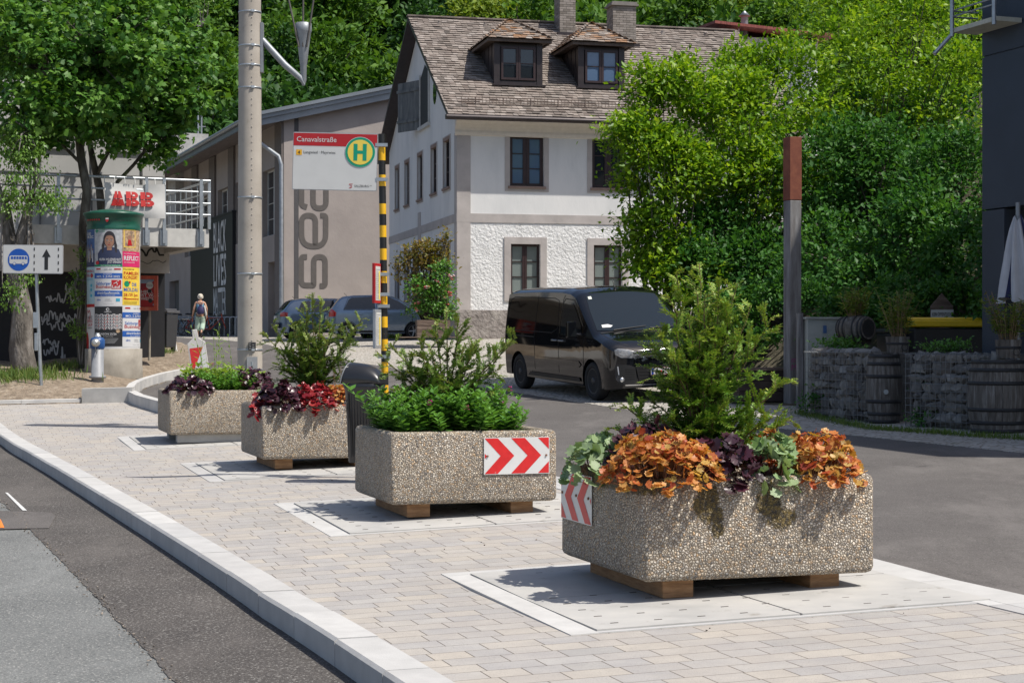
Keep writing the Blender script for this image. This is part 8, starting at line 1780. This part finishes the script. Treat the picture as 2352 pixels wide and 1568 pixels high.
t = thing('waste_bin', 'low black bin left of the yellow-lidded container', 'waste bin', (X(2085, 27.3), 27.3, G(X(2085, 27.3), 27.3)+.2), R(6)); mb = MB(); mb.box((0, .3, .48), (.56, .6, .96), taper=(1.1, 1.1)); mb.build('body', M('black container plastic'), t, bevel=.03); mb = MB(); mb.box((0, .3, .995), (.66, .7, .06)); mb.build('lid', dg, t, bevel=.02)
d = 28.6; t = thing('notice_board', 'pale notice on a peaked board in the ivy above the yellow lid', 'sign', (0, 0, 0)); Tn_ = Matrix.Translation(P(2138, 738, d)); w_ = 52/F*d; mb = MB(); mb.prism([(0, -1.2), (w_, -1.2), (w_, .25), (w_/2, .46), (0, .25)], .01, .05, T=Tn_, axis='Y'); o = mb.build('board', wood, t)
mb = MB(); rect(mb, .0, -.02, w_, .19, -.001, 0, T=Tn_); textmb(mb, 'KEIN ÖFFENTLICHER', .02, .09, .08, -.004, mat=1, T=Tn_, maxw=w_*.95, bold=.012); textmb(mb, 'MÜLLPLATZ !', .05, .0, .08, -.004, mat=1, T=Tn_, maxw=w_*.7, bold=.012); mb.build('notice', [swh, sbk], o)
# folded parasol
d = 23; c = Vector((X(2338, d), d)); t = thing('parasol', 'folded white and navy parasol in the gap beside the navy column', 'parasol', (c.x, c.y, 0)); mb = MB(); nf = 48; zt, zb = Z(500, d), Z(690, d)
def par(u, v): a = 2*pi*u/nf; r = (.05+.22*(1-v)**.8)*(1+.28*sin(a*8+v*2)); return (r*cos(a)+.05*(1-v), r*sin(a), zb+(zt-zb)*v+.04*sin(a*4))
mb.grid(par, list(range(nf+1)), [0, .12, .25, .4, .55, .7, .85, 1]); 
for i in range(len(mb.f)): mb.m[i] = 1 if (i//7) % 12 in (3, 4) else 0
mb.build('canopy', [M('white parasol cloth', (.5, .5, .52), .8, var=.06), M('navy parasol cloth', (.02, .025, .08), .8)], t, fix=False); mb = MB(); mb.tube([(0, 0, G(c.x, c.y)), (0, 0, zt+.2)], .03, 8); mb.build('mast', gp, t)
# weeds on and around the baskets
def weeds(name, label, parts, n, leaf=shrub_d, size=.06):
    t = thing(name, label, 'weeds'); bl = [(tuple(P(a, b, d_)), (r1/F*d_, r1/F*d_*.5, r2/F*d_)) for a, b, d_, r1, r2 in parts]; V, Fc, rn, cen = cloud(bl, n, 8, size, .07, shell=.1); np_mesh('foliage', V, Fc, rn, leaf, t); mb = MB(); b0 = Vector(bl[0][0])
    for c_ in cen[::4]: mb.tube([(c_[0], c_[1]+.03, c_[2]-.12), tuple(c_)], .003, 4, cap=False)
    tag(mb.build('stems', gstem, t), kind='stuff')
da = ga.y-.12
weeds('weeds', 'leafy weeds climbing the left stone basket', [(1905, 905, da, 45, 40), (1870, 930, da-.15, 35, 22), (1960, 925, da-.2, 40, 25), (1925, 830, da, 25, 40)], 150)
weeds('weeds', 'small weeds at the foot of the right stone basket', [(2150, 960, g2a.y-.2, 60, 16), (2210, 965, g2a.y-.3, 30, 20), (2130, 880, g2a.y-.08, 12, 20), (2200, 900, g2a.y-.08, 15, 25)], 110)
weeds('weeds', 'green plants growing on top of the stone baskets', [(1920, 790, ga.y+.2, 50, 8), (2160, 800, g2a.y+.25, 60, 9), (2200, 796, g2a.y+.3, 30, 10), (1960, 800, ga.y+.1, 30, 7)], 130, green_l, .055)
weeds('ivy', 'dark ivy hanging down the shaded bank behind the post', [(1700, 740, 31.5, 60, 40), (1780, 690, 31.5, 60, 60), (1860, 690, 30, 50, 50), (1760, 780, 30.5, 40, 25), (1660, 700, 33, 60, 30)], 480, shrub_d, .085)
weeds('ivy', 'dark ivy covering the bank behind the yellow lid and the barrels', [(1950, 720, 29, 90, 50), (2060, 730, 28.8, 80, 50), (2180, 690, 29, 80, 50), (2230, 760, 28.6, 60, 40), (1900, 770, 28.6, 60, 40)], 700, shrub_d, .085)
# loose grit and a few fallen leaves on the paving
rs = random.Random(12); mb = MB()
for k in range(260):
    x, y = rs.uniform(-5, 3), rs.uniform(7, 20)
    if not any(((Vector((x, y))-Vector(d_['c'])).length < 1.9) for d_ in PL) and x > -2.0-(y-12)*.4+.3: continue
    r = rs.uniform(.003, .009); q = Vector((x, y)); 
    if x < -1.95-(y-12)*.5+1 or x > 2.3-(y-12)*.3: continue
    rock(mb, (x, y, G(x, y)+.004), (r, r, r*.7), rs)
for q_ in ed[10:260:1]:
    for _ in range(2):
        r = rs.uniform(.003, .009); x, y = q_[0]+rs.gauss(0, .03), q_[1]+rs.gauss(0, .03)
        if y < 22: rock(mb, (x, y, G(x, y)-.128), (r, r, r*.7), rs)
o = mb.build('grit', M('grit', attr=True, cols=[(.08, .07, .06), (.2, .17, .14), (.35, .3, .25)], rough=.9), None, fix=False); tag(o, 'loose crumbs of soil and grit scattered over the paving and the road seam', 'grit', kind='stuff')
